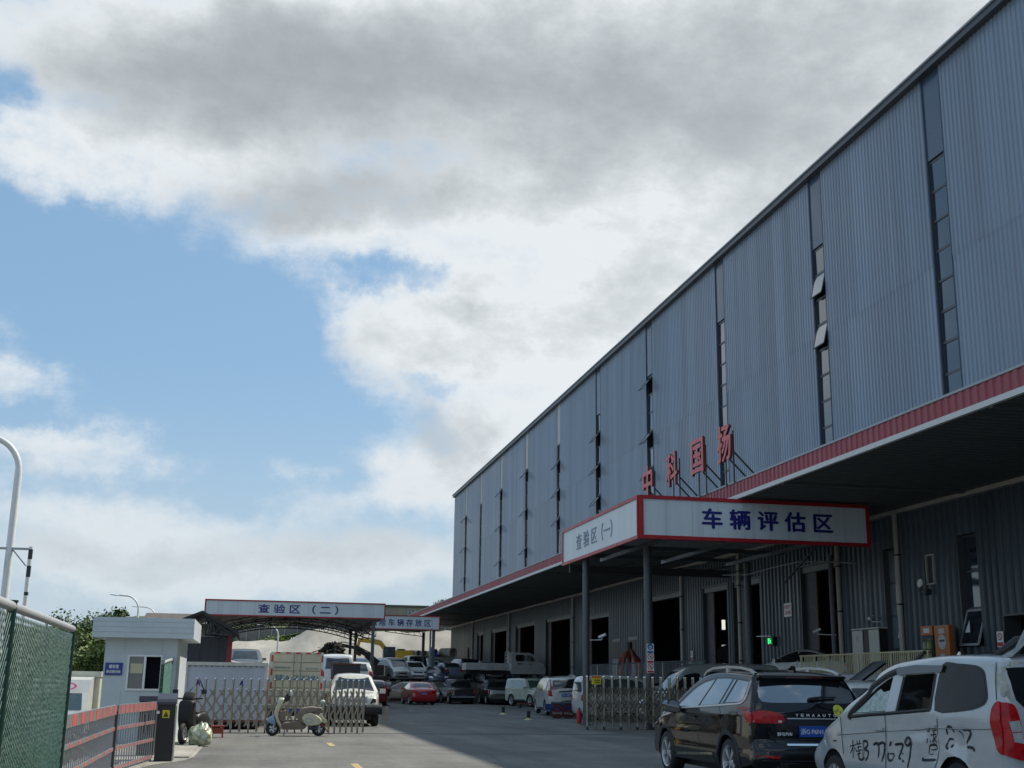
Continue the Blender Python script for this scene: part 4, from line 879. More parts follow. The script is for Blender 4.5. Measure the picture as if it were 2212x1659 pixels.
ptop = [(.95, 1.125), (.62, 1.31), (.2, 1.50), (-.12, 1.585), (-.62, 1.632), (-1.2, 1.632), (-1.62, 1.608), (-2.07, 1.575), (-2.06, 1.31), (-1.93, 1.255), (-1.4, 1.232), (-.6, 1.183), (.65, 1.125)]
for sd in (1, -1): mb = MB(); SH.side(mb, ptop, .003, sides=(sd,), g=.15); mb.build('window_surround', M['black'], suv, smooth=40)
for w in ([(.72, 1.155), (.42, 1.32), (.12, 1.465), (-.16, 1.545), (-.56, 1.60), (-.60, 1.60), (-.22, 1.17), (.3, 1.155)], [(-.33, 1.185), (-.36, 1.25), (-.68, 1.61), (-1.1, 1.615), (-1.34, 1.605), (-1.10, 1.222)], [(-1.18, 1.228), (-1.40, 1.60), (-1.50, 1.60), (-1.26, 1.235)], [(-1.36, 1.245), (-1.58, 1.595), (-2.0, 1.565), (-2.005, 1.32), (-1.9, 1.27)]):
    for sd in (1, -1): mb = MB(); SH.side(mb, w, .008, sides=(sd,), g=.12); mb.build('side_window', M['carglass'], suv, smooth=40)
# chrome line under and behind the windows, silver sill strips, black arches
def strip_side(pts, w, off, m, name, parent, sh, sides=(1, -1)):
    mb = MB()
    for sd in sides:
        A = [Vector((x, sd*(sh.hw(x, z)+off), z)) for x, z in pts]
        for p, q_ in zip(A[:-1], A[1:]):
            mb.bar(p, q_+(q_-p).normalized()*w*.25, .014, w)
    return mb.build(name, m, parent)
strip_side([(.78, 1.118), (.4, 1.135), (0, 1.152), (-.5, 1.175), (-1.0, 1.198), (-1.5, 1.222), (-1.85, 1.238), (-1.98, 1.258), (-2.05, 1.30), (-2.075, 1.38), (-2.07, 1.57)], .026, .010, M['badge'], 'window_trim', suv, SH, (1,))
strip_side([(.78, 1.118), (0, 1.152), (-1.0, 1.198), (-1.85, 1.238)], .026, .010, M['badge'], 'window_trim', suv, SH, (-1,))
mb = MB()
for pl in ([(.79, .345), (.79, .385), (-.24, .435), (-.24, .395)], [(-.255, .396), (-.255, .436), (-.9, .468), (-.9, .43)]): SH.side(mb, pl, .012, g=.2, th=1)
mb.build('sill_strip', M['steel'], suv)
mb = MB(); SH.side(mb, [(.95, .30), (.95, .345), (-.9, .42), (-.98, .30)], .006, g=.15)
mb.build('sill', M['rubber'], suv)
mb = MB()
for xw in (1.43, -1.49):
    for sd in (1, -1):
        ring = []
        for k in range(17):
            a = math.pi*(k/16)*1.12-.19
            ring.append((a,))
        P = [[(xw+rr*math.cos(a[0]), sd*(SH.hw(xw+rr*math.cos(a[0]), .36+rr*math.sin(a[0]))+o_), .36+rr*math.sin(a[0])) for a in ring] for rr, o_ in ((.405, -.02), (.41, .012), (.465, .012), (.475, .0))]
        mb.grid(P if sd > 0 else [r_[::-1] for r_ in P])
mb.build('wheel_arch_trim', M['rubber'], suv, smooth=40)
mb = MB()
for pts in ([(-.20, 1.16), (-.215, .9), (-.235, .44)], [(-1.13, 1.21), (-1.2, 1.10), (-1.22, .98), (-1.12, .86)], [(.93, 1.10), (1.02, .95), (1.0, .75), (.93, .45)], [(-2.1, 1.19), (-2.22, 1.12)]):
    for p, q_ in zip(pts[:-1], pts[1:]):
        d = Vector((q_[0]-p[0], q_[1]-p[1])).normalized()*.006; nx, nz = -d.y, d.x
        SH.side(mb, [(p[0]+nx, p[1]+nz), (p[0]-nx, p[1]-nz), (q_[0]-nx, q_[1]-nz), (q_[0]+nx, q_[1]+nz)], .0025, g=1)
mb.build('panel_gap', M['black'], suv)
for hx, hz in ((-.06, 1.0), (-1.17, 1.045)):
    for sd in (1, -1): mb = MB().box((hx, sd*(SH.hw(hx, hz)+.02), hz), (.20, .035, .04)).box((hx-.02, sd*(SH.hw(hx, hz)+.002), hz-.02), (.12, .012, .07)); mb.build('door_handle', P_blk, suv)
mb = MB()
SH.side(mb, [(1.33, .98), (1.29, .985), (1.25, .955), (1.28, .94)], .012, g=1, th=1); mb.build('side_repeater', M['black'], suv)
for sd in (1, -1):   # mirrors
    w_ = SH.hw(.62, 1.16); mb = MB()
    prof = [(-.02, -.10), (.03, -.125), (.20, -.115), (.255, -.06), (.26, .02), (.22, .085), (.10, .10), (.02, .06)]
    mb.prism(prof, lambda a, c: (.66+.05, sd*(w_+.05+a), 1.165+c*.95), lambda a, c: (.50, sd*(w_+.06+a*.97), 1.165+c))
    mb.box((.6, sd*(w_+.02), 1.12), (.10, .12, .07))
    mi = mb.build('side_mirror', P_blk, suv, smooth=30)
    g = MB().prism([(p[0]*.93+.012, p[1]*.86) for p in prof], lambda a, c: (.499, sd*(w_+.065+a), 1.165+c), lambda a, c: (.494, sd*(w_+.065+a), 1.165+c)).build('mirror_glass', M['carglass'], None); g.parent = mi
# rear
mb = MB(); SH.endp(mb, smoothpoly([(-.74, 1.27), (0, 1.245), (.74, 1.27), (.66, 1.585), (0, 1.605), (-.66, 1.585)], 4), False, .004, g=.1); mb.build('rear_window', M['carglass'], suv, smooth=50)
mb = MB(); SH.endp(mb, [(-.72, 1.60), (.72, 1.60), (.72, 1.635), (-.72, 1.635)], False, .05, g=.1, th=1); mb.b2(-2.27, -.68, 1.622, -2.0, .68, 1.662); mb.build('roof_spoiler', P_blk, suv, smooth=30)
mb = MB(); mb.b2(-2.276, -.3, 1.63, -2.271, .3, 1.65); mb.build('brake_light', mat('brake_dark', (.08, .004, .006), .2, coat=1.), suv)
for sg in (1, -1):
    mb = MB(); lp = smoothpoly([(.99, 1.07), (.9, 1.135), (.72, 1.138), (.60, 1.118), (.49, 1.09), (.44, 1.03), (.47, .975), (.55, .967), (.9, .972), (.985, 1.02)], 3)
    SH.endp(mb, [(y*sg, z) for y, z in lp], False, .016, g=.06, th=1)
    SH.side(mb, smoothpoly([(-2.10, 1.128), (-2.16, 1.05), (-2.24, .985), (-2.385, .972), (-2.41, 1.05), (-2.385, 1.12), (-2.25, 1.14)], 3), .008, sides=(sg,), g=.06, th=1)
    tl = mb.build('tail_light', M['taillight'], suv, smooth=40)
    mb = MB(); SH.endp(mb, [(y*sg, z) for y, z in ((.92, .975), (.92, 1.008), (.49, 1.012), (.49, .98))], False, .02, g=.06); c = mb.build('clear_lens', M['clear'], None); c.parent = tl
    mb = MB(); SH.endp(mb, [(y*sg, z) for y, z in ((.692, .968), (.692, 1.138), (.705, 1.138), (.705, .968))], False, .021, g=.06); c = mb.build('lens_gap', M['black'], None); c.parent = tl
    mb = MB(); SH.endp(mb, [(y*sg, z) for y, z in ((.93, .475), (.56, .462), (.56, .498), (.9, .512))], False, .012, g=.1, th=1); mb.build('reflector', M['taillight'], suv)
mb = MB()   # tailgate outline
tgp = [(.72, 1.24), (.70, 1.14), (.695, .965), (.66, .8), (.57, .675), (.41, .62), (.2, .605)]
for sg in (1, -1):
    for p, q_ in zip(tgp[:-1], tgp[1:]):
        d = Vector((q_[0]-p[0], q_[1]-p[1])).normalized()*.006; a, c = -d.y, d.x
        SH.endp(mb, [(sg*(p[0]+a), p[1]+c), (sg*(p[0]-a), p[1]-c), (sg*(q_[0]-a), q_[1]-c), (sg*(q_[0]+a), q_[1]+c)], False, .003, g=1)
mb.build('tailgate_gap', M['black'], suv)
mb = MB(); SH.endp(mb, [(-.42, .622), (.42, .622), (.42, .648), (-.42, .648)], False, .018, g=.1, th=1); SH.endp(mb, [(-.4, 1.03), (.4, 1.03), (.4, 1.042), (-.4, 1.042)], False, .012, g=.1); mb.build('chrome_bar', M['chrome'], suv)
mb = MB(); SH.endp(mb, [(-.93, .33), (.93, .33), (.95, .545), (-.95, .545)], False, .006, g=.12); mb.build('bumper_cladding', M['rubber'], suv, smooth=40)
mb = MB(); SH.endp(mb, [(-.62, .33), (.62, .33), (.55, .42), (-.55, .42)], False, .014, g=.12, th=1)
mb.build('skid_plate', mat('skid', (.15, .155, .16), .35, .6), suv)
for sg in (1, -1): MB().b2(-2.54, sg*.5-.07, .34, -2.44, sg*.5+.07, .395).build('exhaust', M['black'], suv)
mb = MB(); SH.endp(mb, [(-.42, .79), (.42, .79), (.45, 1.0), (-.45, 1.0)], False, .0035, g=.1); mb.build('plate_recess', M['black'], suv)
xr = SH.end(0, .86, False, .03)[0]
pl = MB().b2(xr-.006, -.22, .775, xr+.01, .22, .935).build('number_plate', M['plate_blue'], suv)
x = text('浙G·P6N11', .40, .085, (xr-.007, 0, .855), (0, -1, 0), (0, 0, 1), M['white'], pl, depth=.003, world=False)
x2 = SH.end(-.06, 1.085, False, .012)[0]
for i, ch in enumerate('YEMAAUTO'): text(ch, .042, .040, (SH.end(.245-i*.088, 1.088, False, .012)[0]-.004, .245-i*.088, 1.088), (0, -1, 0), (0, 0, 1), M['badge'], suv, 'badge_letter', bold=.03, depth=.008, world=False)
text('野马汽车', .24, .05, (SH.end(.44, .815, False, .012)[0]-.004, .44, .815), (0, -1, 0), (0, 0, 1), M['badge'], suv, 'badge_letter', bold=.03, depth=.008, world=False)
mb = MB(); P = [SH.end(.0, 1.285, False, .035), SH.end(-.2, 1.30, False, .05), SH.end(-.45, 1.315, False, .035)]
mb.bar(P[0], P[1], .05, .035).bar(P[1], P[2], .03, .02); mb.build('rear_wiper', M['black'], suv)
mb = MB()   # round yellow sticker on the tailgate
SH.endp(mb, [(-.45+.085*math.cos(2*math.pi*k/24), 1.14+.085*math.sin(2*math.pi*k/24)) for k in range(24)], False, .006, g=.05); stk = mb.build('round_sticker', mat('sticker_yellow', (.55, .55, .05), .6, var=.25, scale=30), suv)
mb = MB()
for k in range(9):
    yy = -.49+.013*k*1.0; mb_ = random.uniform(-.02, .02); SH.endp(mb, [(yy, 1.12+mb_), (yy+.008, 1.12+mb_), (yy+.012, 1.15+mb_), (yy+.002, 1.15+mb_)], False, .008, g=1)
x = mb.build('print', mat('sticker_brown', (.22, .16, .04), .7), None); x.parent = stk
mb = MB(); SH.side(mb, smoothpoly([(-1.85, 1.185), (-2.1, 1.20), (-2.3, 1.185), (-2.28, 1.16), (-2.0, 1.15), (-1.9, 1.16)], 3), .003, sides=(1,), g=.05); mb.build('red_scrape', mat('red_scrape', (.25, .02, .03), .5, var=.8, scale=30), suv)
for sd in (1, -1):
    rl = [(.10, 1.66), (-.05, 1.735), (-.34, 1.782), (-.95, 1.80), (-1.5, 1.785), (-1.85, 1.745), (-2.05, 1.685)]
    mb = MB()
    for p, q_ in zip(rl[:-1], rl[1:]): mb.bar((p[0], sd*.70, p[1]), (q_[0], sd*.70, q_[1]), .045, .038)
    mb.b2(-1.0, sd*.70-.02, 1.70, -.9, sd*.70+.02, 1.79)
    mb.build('roof_rail', mat('rail_alu', (.55, .56, .57), .25, .9), suv, smooth=40)
mb = MB().prism([(-1.62, 1.72), (-1.95, 1.70), (-1.93, 1.80), (-1.86, 1.82)], lambda a, c: (a, -.02, c), lambda a, c: (a, .02, c)); mb.build('shark_fin', P_blk, suv)
mb = MB()
for p, q_ in (((-1.62, 1.11), (-1.88, 1.115)), ((-1.88, 1.115), (-1.88, .99)), ((-1.88, .99), (-1.62, .985)), ((-1.62, .985), (-1.62, 1.11))): mb.bar((p[0], SH.hw(*p)+.001, p[1]), (q_[0], SH.hw(*q_)+.001, q_[1]), .004, .006)
mb.build('fuel_flap', M['black'], suv)
mb = MB(); SH.endp(mb, [(-.7, 1.13), (.7, 1.13), (.62, 1.58), (-.62, 1.58)], True, .006, g=.15); mb.build('windshield', M['carglass'], suv)
for sg in (1, -1):
    mb = MB(); SH.endp(mb, [(sg*.5, .75), (sg*.88, .76), (sg*.88, .88), (sg*.55, .87)], True, .01, g=.1); mb.build('headlight', M['clear'], suv)
add_wheels(suv, [(1.43, .36, .36), (-1.49, .36, .36)], 1.97, .25, 5, .70)

# ================================================================ sprayed white minivan
T1 = (8.85, 14.85, 1.654)
P_mpv = mat('paint_mpv', (.43, .455, .47), .3, .15, .06, 2, coat=1., dirt=(.22, .21, .19), dirtamt=.28, dscale=1.6, bump=.12, bscale=2.2)
mpv = thing('white_minivan', 'crashed white minivan with black spray painted characters, at the right edge', 'car', (T1[0], T1[1], .088), T1[2], local=True)
OUT = [(1.95, .18), (2.04, .36), (2.02, .55), (1.90, .68), (1.56, .88), (1.20, 1.045), (.90, 1.215), (.62, 1.34), (.42, 1.46), (.27, 1.60), (0, 1.70), (-.32, 1.745), (-.93, 1.79), (-1.49, 1.79), (-1.95, 1.765), (-2.08, 1.70), (-2.12, 1.5), (-2.17, 1.22), (-2.2, .95), (-2.2, .6), (-2.17, .3)]
def dent(x, z):
    d = 0
    for cx, cz, rx, rz, a in ((-1.42, .82, .26, .16, .05), (-.75, .98, .28, .14, .035), (-.95, .72, .2, .2, .03), (-.1, .62, .3, .2, .018), (1.75, .62, .3, .25, .05), (-1.2, .66, .1, .12, -.03), (-1.52, .72, .10, .1, .035)):
        u = ((x-cx)/rx)**2+((z-cz)/rz)**2
        if u < 1: d += a*(1-u)**2
    return d
SV = Shape(OUT, 1.70, 1.08, .15, [(1.36, .26, .29), (-1.34, .31, .29)], sill=.22, nose=.13, tail=.05, r=.085, crown=.045, seg=6, archk=1.16, dent=dent)
tri = [(.78, 1.075), (.50, 1.255), (.24, 1.42), (.02, 1.52), (-.10, 1.56), (.015, 1.12)]
ow = [(-.255, 1.135), (-.365, 1.575), (-.975, 1.60), (-.90, 1.17)]
hp = MB(); SV.body(hp, holes=[tri, ow])
hp.build('body', [P_mpv], mpv, smooth=40)
rq = smoothpoly([(-1.05, 1.178), (-1.13, 1.68), (-1.4, 1.69), (-1.72, 1.665), (-1.85, 1.61), (-1.90, 1.48), (-1.935, 1.335), (-1.90, 1.27), (-1.79, 1.225), (-1.62, 1.19)], 4)
for sd in (1, -1): mb = MB(); SV.side(mb, rq, .006, sides=(sd,), g=.12); mb.build('side_window', mat('tinted_glass', (.020, .016, .015), .12, spec=.32, coat=.0, var=.5, scale=2.5), mpv, smooth=40)
for sd in (1, -1): mb = MB(); SV.side(mb, smoothpoly([(-1.02, 1.155), (-1.105, 1.70), (-1.4, 1.71), (-1.74, 1.685), (-1.88, 1.62), (-1.93, 1.48), (-1.965, 1.325), (-1.92, 1.245), (-1.8, 1.20), (-1.62, 1.168)], 3), .003, sides=(sd,), g=.12); mb.build('window_surround', M['black'], mpv)
# rubber round the broken front windows, bent pillar trim, visor, belt rubber
def ribbon(sh, pts, w, off, mb, side=1, taper=False, th=.004):
    n = len(pts); L_ = []; R_ = []
    for i, p in enumerate(pts):
        a = pts[max(0, i-1)]; b_ = pts[min(n-1, i+1)]; l = math.hypot(b_[0]-a[0], b_[1]-a[1]) or 1; nx, nz = -(b_[1]-a[1])/l*w/2, (b_[0]-a[0])/l*w/2
        if taper and i in (0, n-1): nx *= .5; nz *= .5
        L_.append((p[0]+nx, p[1]+nz)); R_.append((p[0]-nx, p[1]-nz))
    mb.grid([[(x, side*(sh.hw(x, z)+off), z) for x, z in L_], [(x, side*(sh.hw(x, z)+off+th), z) for x, z in pts], [(x, side*(sh.hw(x, z)+off), z) for x, z in R_]])
for sd in (1, -1):
    mb = MB(); ribbon(SV, catmull([(.88, 1.01), (.80, 1.10), (.58, 1.24), (.44, 1.32), (.36, 1.42), (.2, 1.50), (.02, 1.575), (-.18, 1.625), (-.24, 1.64)], 3), .085, .004, mb, sd, th=.02)
    ribbon(SV, [(.85, 1.03), (.4, 1.07), (0, 1.095), (-.5, 1.13), (-.93, 1.165)], .045, .004, mb, sd, th=.014)
    ribbon(SV, [(-.235, 1.13), (-.34, 1.56)], .05, .004, mb, sd); ribbon(SV, [(-.93, 1.17), (-.99, 1.59)], .045, .004, mb, sd)
    mb.build('window_rubber', mat('torn_rubber', (.028, .026, .024), .7, var=.6, scale=14), mpv)
mb = MB(); SV.side(mb, [(-.19, 1.665), (-.23, 1.575), (-.6, 1.60), (-1.14, 1.615), (-1.165, 1.69), (-.6, 1.70)], .035, g=.15, th=1); mb.build('rain_visor', mat('visor', (.02, .019, .02), .15, coat=1.), mpv, smooth=40)
mb = MB()   # upper moulding line and door gaps
for pts in ([(1.65, .71), (1.07, .796), (.5, .838), (-.01, .878), (-.55, .915), (-1.07, .952), (-1.6, .965), (-2.0, .977)],): ribbon(SV, pts, .018, .001, mb, 1, th=.012); ribbon(SV, pts, .018, .001, mb, -1, th=.012)
mb.build('side_crease', mat('crease', (.25, .26, .25), .4, coat=.6), mpv)
mb = MB()
for pts in ([(-1.11, 1.165), (-1.07, 1.05), (-1.05, .94), (-1.055, .72), (-.99, .55), (-.94, .45)], [(.02, 1.09), (.03, .8), (.07, .42)], [(1.10, 1.02), (1.085, .8), (1.06, .36)], [(-2.06, 1.72), (-2.07, 1.5), (-2.10, 1.3)]): ribbon(SV, pts, .013, .0015, mb, 1, th=.001); ribbon(SV, pts, .013, .0015, mb, -1, th=.001)
mb.build('panel_gap', M['black'], mpv)
for hx, hz in ((.17, .90), (-.92, .972)):
    for sd in (1, -1):
      mb = MB(); mb.box((hx, sd*(SV.hw(hx, hz)+.02), hz), (.20, .035, .035)).lathe([(0, .004), (.05, .004)], 14, Matrix.Translation((hx, sd*(SV.hw(hx, hz)+.001), hz+.01)) @ Matrix.Rotation(-sd*math.pi/2, 4, 'X'))
      mb.build('door_handle', P_mpv, mpv, smooth=40)
# interior seen through the missing glass
mb = MB().b2(-2.0, -.74, .25, 1.0, .74, .82).b2(-2.0, -.70, .82, -1.02, .70, 1.12); mb.build('dark_liner_floor', M['rubber'], mpv)  # added dark liner block, stops the pale shell looking bright inside
mb = MB().b2(-1.03, -.72, .82, -1.0, .72, 1.62); mb.build('dark_liner_wall', M['black'], mpv)  # rear sheet of the added dark liner
for sy in (.36, -.36):
    Mx = Matrix.Translation((-.42, sy, .80)) @ Matrix.Rotation(R(-12), 4, 'Y')
    mb = MB().box((0, 0, .25), (.16, .46, .52), 0, Mx).box((.24, 0, 0), (.5, .48, .16), 0, Mx).box((-.01, 0, .62), (.10, .26, .20), 0, Mx)
    for s_ in (-1, 1): mb.box((0, s_*.07, .53), (.02, .02, .1), 0, Mx)
    mb.build('seat', mat('seat_brown', (.05, .038, .03), .8, var=.3), mpv)
crk = mat('crazed_glass', (.42, .52, .49), .5, var=.5, scale=22, bump=.6, bscale=30, alpha=.9)
mb = MB(); SV.side(mb, [(.74, 1.085), (.62, 1.15), (.45, 1.25), (.27, 1.36), (.18, 1.40), (.10, 1.36), (-.03, 1.385), (.012, 1.13)], -.012, sides=(1,), g=.08); mb.build('crazed_window', crk, mpv)
mb = MB().add([(-.72, .30, 1.13), (-.93, .30, 1.13), (-.96, .30, 1.40), (-.80, .30, 1.42)], [(0, 1, 2, 3)]); mb.build('glass_shard', crk, mpv)
mb = MB(); SV.side(mb, tri, .0, sides=(-1,), g=.1); mb.build('crazed_window', crk, mpv)
mb = MB(); SV.side(mb, [(-.26, 1.135), (-.36, 1.54), (-.55, 1.50), (-.62, 1.3), (-.75, 1.15)], .0, sides=(-1,), g=.1); mb.build('crazed_window', crk, mpv)
mb = MB(); SV.endp(mb, [(-.64, 1.08), (.64, 1.08), (.58, 1.62), (-.58, 1.62)], True, .006, g=.12); mb.build('windshield', crk, mpv)
# rear end
for sg in (1, -1):
    lp = smoothpoly([(.895, 1.17), (.80, 1.275), (.62, 1.235), (.575, 1.0), (.56, .86), (.56, .66), (.68, .672), (.82, .745)], 4)
    mb = MB(); SV.endp(mb, [(y*sg, z) for y, z in lp if True], False, .02, g=.07, th=1)
    SV.side(mb, smoothpoly([(-2.02, 1.0), (-2.04, 1.2), (-2.10, 1.275), (-2.16, 1.27), (-2.185, 1.0), (-2.18, .72), (-2.1, .76)], 4), .012, sides=(sg,), g=.07, th=1)
    tl = mb.build('tail_light', M['taillight'], mpv, smooth=40)
    mb = MB(); SV.endp(mb, [(y*sg, z) for y, z in ((.735, 1.065), (.60, 1.075), (.575, .96), (.71, .955))], False, .026, g=.06); SV.endp(mb, [(y*sg, z) for y, z in ((.71, .945), (.574, .95), (.567, .83), (.69, .848))], False, .026, g=.06)
    c = mb.build('clear_lens', M['clear'], None); c.parent = tl
mb = MB(); SV.endp(mb, smoothpoly([(-.52, 1.22), (.50, 1.22), (.60, 1.5), (.62, 1.62), (.55, 1.655), (-.6, 1.655), (-.62, 1.5)], 3), False, .004, g=.1); mb.build('rear_window', M['carglass'], mpv, smooth=50)
mb = MB(); SV.endp(mb, [(.62, 1.27), (.78, 1.30), (.74, 1.7), (.60, 1.74), (.60, 1.66), (.66, 1.6), (.63, 1.45)], False, .003, g=.08); SV.endp(mb, [(-.6, 1.665), (.6, 1.665), (.62, 1.745), (-.62, 1.745)], False, .003, g=.08)
mb.build('scraped_frame', mat('scraped_metal', (.40, .40, .35), .6, var=.4, scale=9, dirt=(.10, .08, .05), dirtamt=.6, dscale=7), mpv)
MB().b2(-2.30, -.45, .7, -2.19, .45, .84).build('number_plate', M['plate_blue'], mpv)
mb = MB(); SV.endp(mb, [(-.74, .32), (.74, .32), (.76, .58), (-.76, .58)], False, .05, g=.12, th=1); mb.build('bumper', P_mpv, mpv)
for sg in (1, -1):
    mb = MB(); SV.endp(mb, [(sg*.45, .50), (sg*.74, .52), (sg*.72, .68), (sg*.5, .66)], True, .01, g=.1); mb.build('headlight', M['clear'], mpv)
mb = MB().tube([(-1.75, .45, 1.80), (-1.95, .3, 1.95), (-2.1, .05, 2.02)], [.05, .08, .03], 8)   # torn roof-end metal
mb.add([(-1.86, .52, 1.78), (-1.75, .2, 1.80), (-1.90, .05, 2.06), (-2.02, .26, 2.10), (-2.12, .34, 1.94), (-2.05, .5, 1.78)], [(0, 1, 2, 3, 4, 5)], 1).add([(-1.88, .52, 1.78), (-1.77, .2, 1.80), (-1.92, .05, 2.06), (-2.04, .26, 2.10), (-2.14, .34, 1.94), (-2.07, .5, 1.78)], [(5, 4, 3, 2, 1, 0)], 1)
mb.build('torn_panel', [M['rubber'], mat('torn_grey', (.25, .25, .24), .4, .5, .3)], mpv)
mb = MB().tube([(-.9, .35, 1.80), (-.92, .35, 1.86)], [.03, .012], 8); mb.build('aerial', M['white'], mpv)
GRAF = [[(0.903,0.647),(0.747,0.673)],[(0.812,0.732),(0.823,0.496)],[(0.82,0.651),(0.9,0.553)],[(0.808,0.645),(0.732,0.587)],[(0.718,0.73),(0.7,0.675)],[(0.647,0.739),(0.665,0.677)],[(0.746,0.679),(0.617,0.698)],[(0.727,0.637),(0.62,0.661)],[(0.7,0.675),(0.685,0.59)],[(0.756,0.586),(0.613,0.618)],[(0.736,0.55),(0.641,0.568)],[(0.685,0.59),(0.682,0.504),(0.603,0.491),(0.554,0.524)],[(0.555,0.738),(0.591,0.491)],[(0.556,0.731),(0.465,0.723),(0.483,0.662),(0.555,0.628),(0.466,0.602),(0.485,0.528),(0.535,0.483)],[(0.333,0.693),(0.21,0.712),(0.24,0.531)],[(0.245,0.692),(0.077,0.724),(0.156,0.494)],[(-0.076,0.755),(0.011,0.638),(0.031,0.555),(-0.019,0.516),(-0.086,0.55),(-0.082,0.608),(0.004,0.603)],[(-0.146,0.717),(-0.315,0.737),(-0.322,0.703),(-0.203,0.568),(-0.233,0.553),(-0.333,0.524)],[(-0.203,0.662),(-0.322,0.61)],[(-0.509,0.735),(-0.487,0.809),(-0.426,0.812),(-0.389,0.752),(-0.436,0.72),(-0.511,0.758),(-0.467,0.63),(-0.407,0.454)],[(-0.825,0.909),(-1.029,0.928)],[(-0.867,0.933),(-0.829,0.768)],[(-0.916,0.935),(-0.888,0.776)],[(-0.971,0.915),(-0.946,0.779)],[(-0.908,0.867),(-1.024,0.883)],[(-0.918,0.789),(-1.022,0.861)],[(-0.953,0.847),(-1.013,0.782)],[(-0.865,0.742),(-0.843,0.64)],[(-0.865,0.742),(-0.99,0.754),(-0.988,0.648)],[(-0.859,0.691),(-0.985,0.703)],[(-0.843,0.64),(-0.979,0.653)],[(-0.741,0.594),(-0.728,0.566),(-0.971,0.586)],[(-1.34,0.962),(-1.278,0.982),(-1.227,0.936),(-1.266,0.871),(-1.321,0.797),(-1.276,0.73),(-1.224,0.749),(-1.26,0.827),(-1.334,0.907),(-1.34,0.962)],[(-1.408,0.845),(-1.395,0.888),(-1.453,0.923),(-1.485,0.892),(-1.472,0.859)],[(-1.408,0.845),(-1.42,0.791)],[(-1.528,0.953),(-1.635,0.957),(-1.654,0.899),(-1.504,0.752),(-1.558,0.76),(-1.681,0.761),(-1.719,0.721)]]
mb = MB()
for s_ in GRAF:
    pts = catmull([tuple(p) for p in s_], 4) if len(s_) > 2 else s_
    ribbon(SV, pts, .034, .003, mb, 1, True, .001)
sp = mat('spray_black', (.015, .016, .017), .6, var=.5, scale=18); tt = sp.node_tree
n1 = tt.nodes.new('ShaderNodeTexNoise'); n1.inputs['Scale'].default_value = 26; n1.inputs['Detail'].default_value = 6; n2 = tt.nodes.new('ShaderNodeMapRange'); n2.inputs[1].default_value = .30; n2.inputs[2].default_value = .52; n2.inputs[3].default_value = .62; n2.inputs[4].default_value = 1
tco = tt.nodes.new('ShaderNodeTexCoord'); tt.links.new(tco.outputs['Object'], n1.inputs[0]); tt.links.new(n1.outputs[0], n2.inputs[0]); tt.links.new(n2.outputs[0], tt.nodes['Principled BSDF'].inputs['Alpha'])
mb.build('spray_paint', sp, mpv)
mb = MB()
for x0, z0 in ((1.36, .72), (1.30, .735)): ribbon(SV, [(x0, z0), (x0-.05, z0+.012)], .014, .003, mb)
text('AMT', .10, .022, (1.28, SV.hw(1.28, .70)+.003, .70), (-1, 0, 0), (0, 0, 1), M['black'], mpv, 'badge_letter', depth=.003, world=False)
add_wheels(mpv, [(1.36, .22, .29), (-1.34, .29, .29)], 1.70, .19, 8, .62)

# ================================================================ crashed white off-roader behind the left gate
lux = Shape([(1.98, .42), (2.05, .6), (2.03, .8), (1.95, .96), (1.5, 1.06), (1.0, 1.12), (.7, 1.34), (.42, 1.60), (.2, 1.68), (-.6, 1.72), (-1.6, 1.70), (-1.95, 1.6), (-2.05, 1.1), (-2.08, .6), (-2.0, .4)], 1.76, 1.08, .33, [(1.3, .36, .36), (-1.25, .36, .36)], sill=.36, r=.11, crown=.05, nose=.16)
t = thing('crashed_suv', 'white off-roader with a smashed corner and black bumper behind the left folding gate', 'car', (3.52, 44.45, 0), R(-92), local=True)
P_lux = paint('lux', (.58, .57, .50), 0, .35)
b = MB(); lux.body(b); b.build('body', [P_lux], t, smooth=38)
MB().b2(-1.9, -.6, .2, 1.8, .6, .95).build('underbody', M['rubber'], t)
mb = MB(); lux.endp(mb, [(-.70, 1.14), (.70, 1.14), (.52, 1.60), (-.52, 1.60)], True, .006, g=.1); mb.build('windshield', M['carglass_dark'], t)
for w in ([(.86, 1.16), (.5, 1.5), (.3, 1.58), (0, 1.60), (0, 1.16)], [(-.08, 1.16), (-.08, 1.6), (-.9, 1.6), (-.92, 1.16)], [(-1.0, 1.16), (-1.0, 1.6), (-1.7, 1.56), (-1.8, 1.2)]):
    for sd in (1, -1): mb = MB(); lux.side(mb, w, .005, sides=(sd,), g=.2); mb.build('side_window', M['carglass_dark'], t)
mb = MB(); lux.endp(mb, [(-.5, .78), (.42, .78), (.42, .94), (-.5, .94)], True, .02, g=.1, th=1); mb.build('grille', mat('mesh_grille', (.25, .25, .25), .3, .8, .5, 60), t)
mb = MB(); lux.endp(mb, [(-.84, .78), (-.54, .76), (-.54, .95), (-.8, .97)], True, .02, g=.1, th=1); mb.build('headlight', M['clear'], t)
mb = MB(); lux.endp(mb, [(.52, .74), (.86, .74), (.86, .97), (.56, .98)], True, .012, g=.1); mb.build('headlight_hole', mat('engine_bay', (.04, .032, .025), .8, var=.7, scale=18), t)
mb = MB()
mb.grid([[(2.02+.12*math.cos(v*1.2)-.25*max(0, abs(u)-.7)**1.2, u*.93, .40+.32*(.5+.5*math.sin(v*1.5))) for u in (-1, -.9, -.7, -.4, 0, .4, .7, .9, 1)] for v in (-1.1, -.7, -.3, .2, .7, 1.1)]); mb.build('bumper', M['rubber'], t, smooth=50)
for sy in (.46, -.46):
    mb = MB().lathe([(.115, 0), (.12, .03), (.10, .04), (.085, .01), (.07, -.02), (0, -.02)], 20, Matrix.Translation((2.08, sy, .57)) @ Matrix.Rotation(R(90), 4, 'Y')); mb.build('fog_light', M['steel'], t, smooth=40)
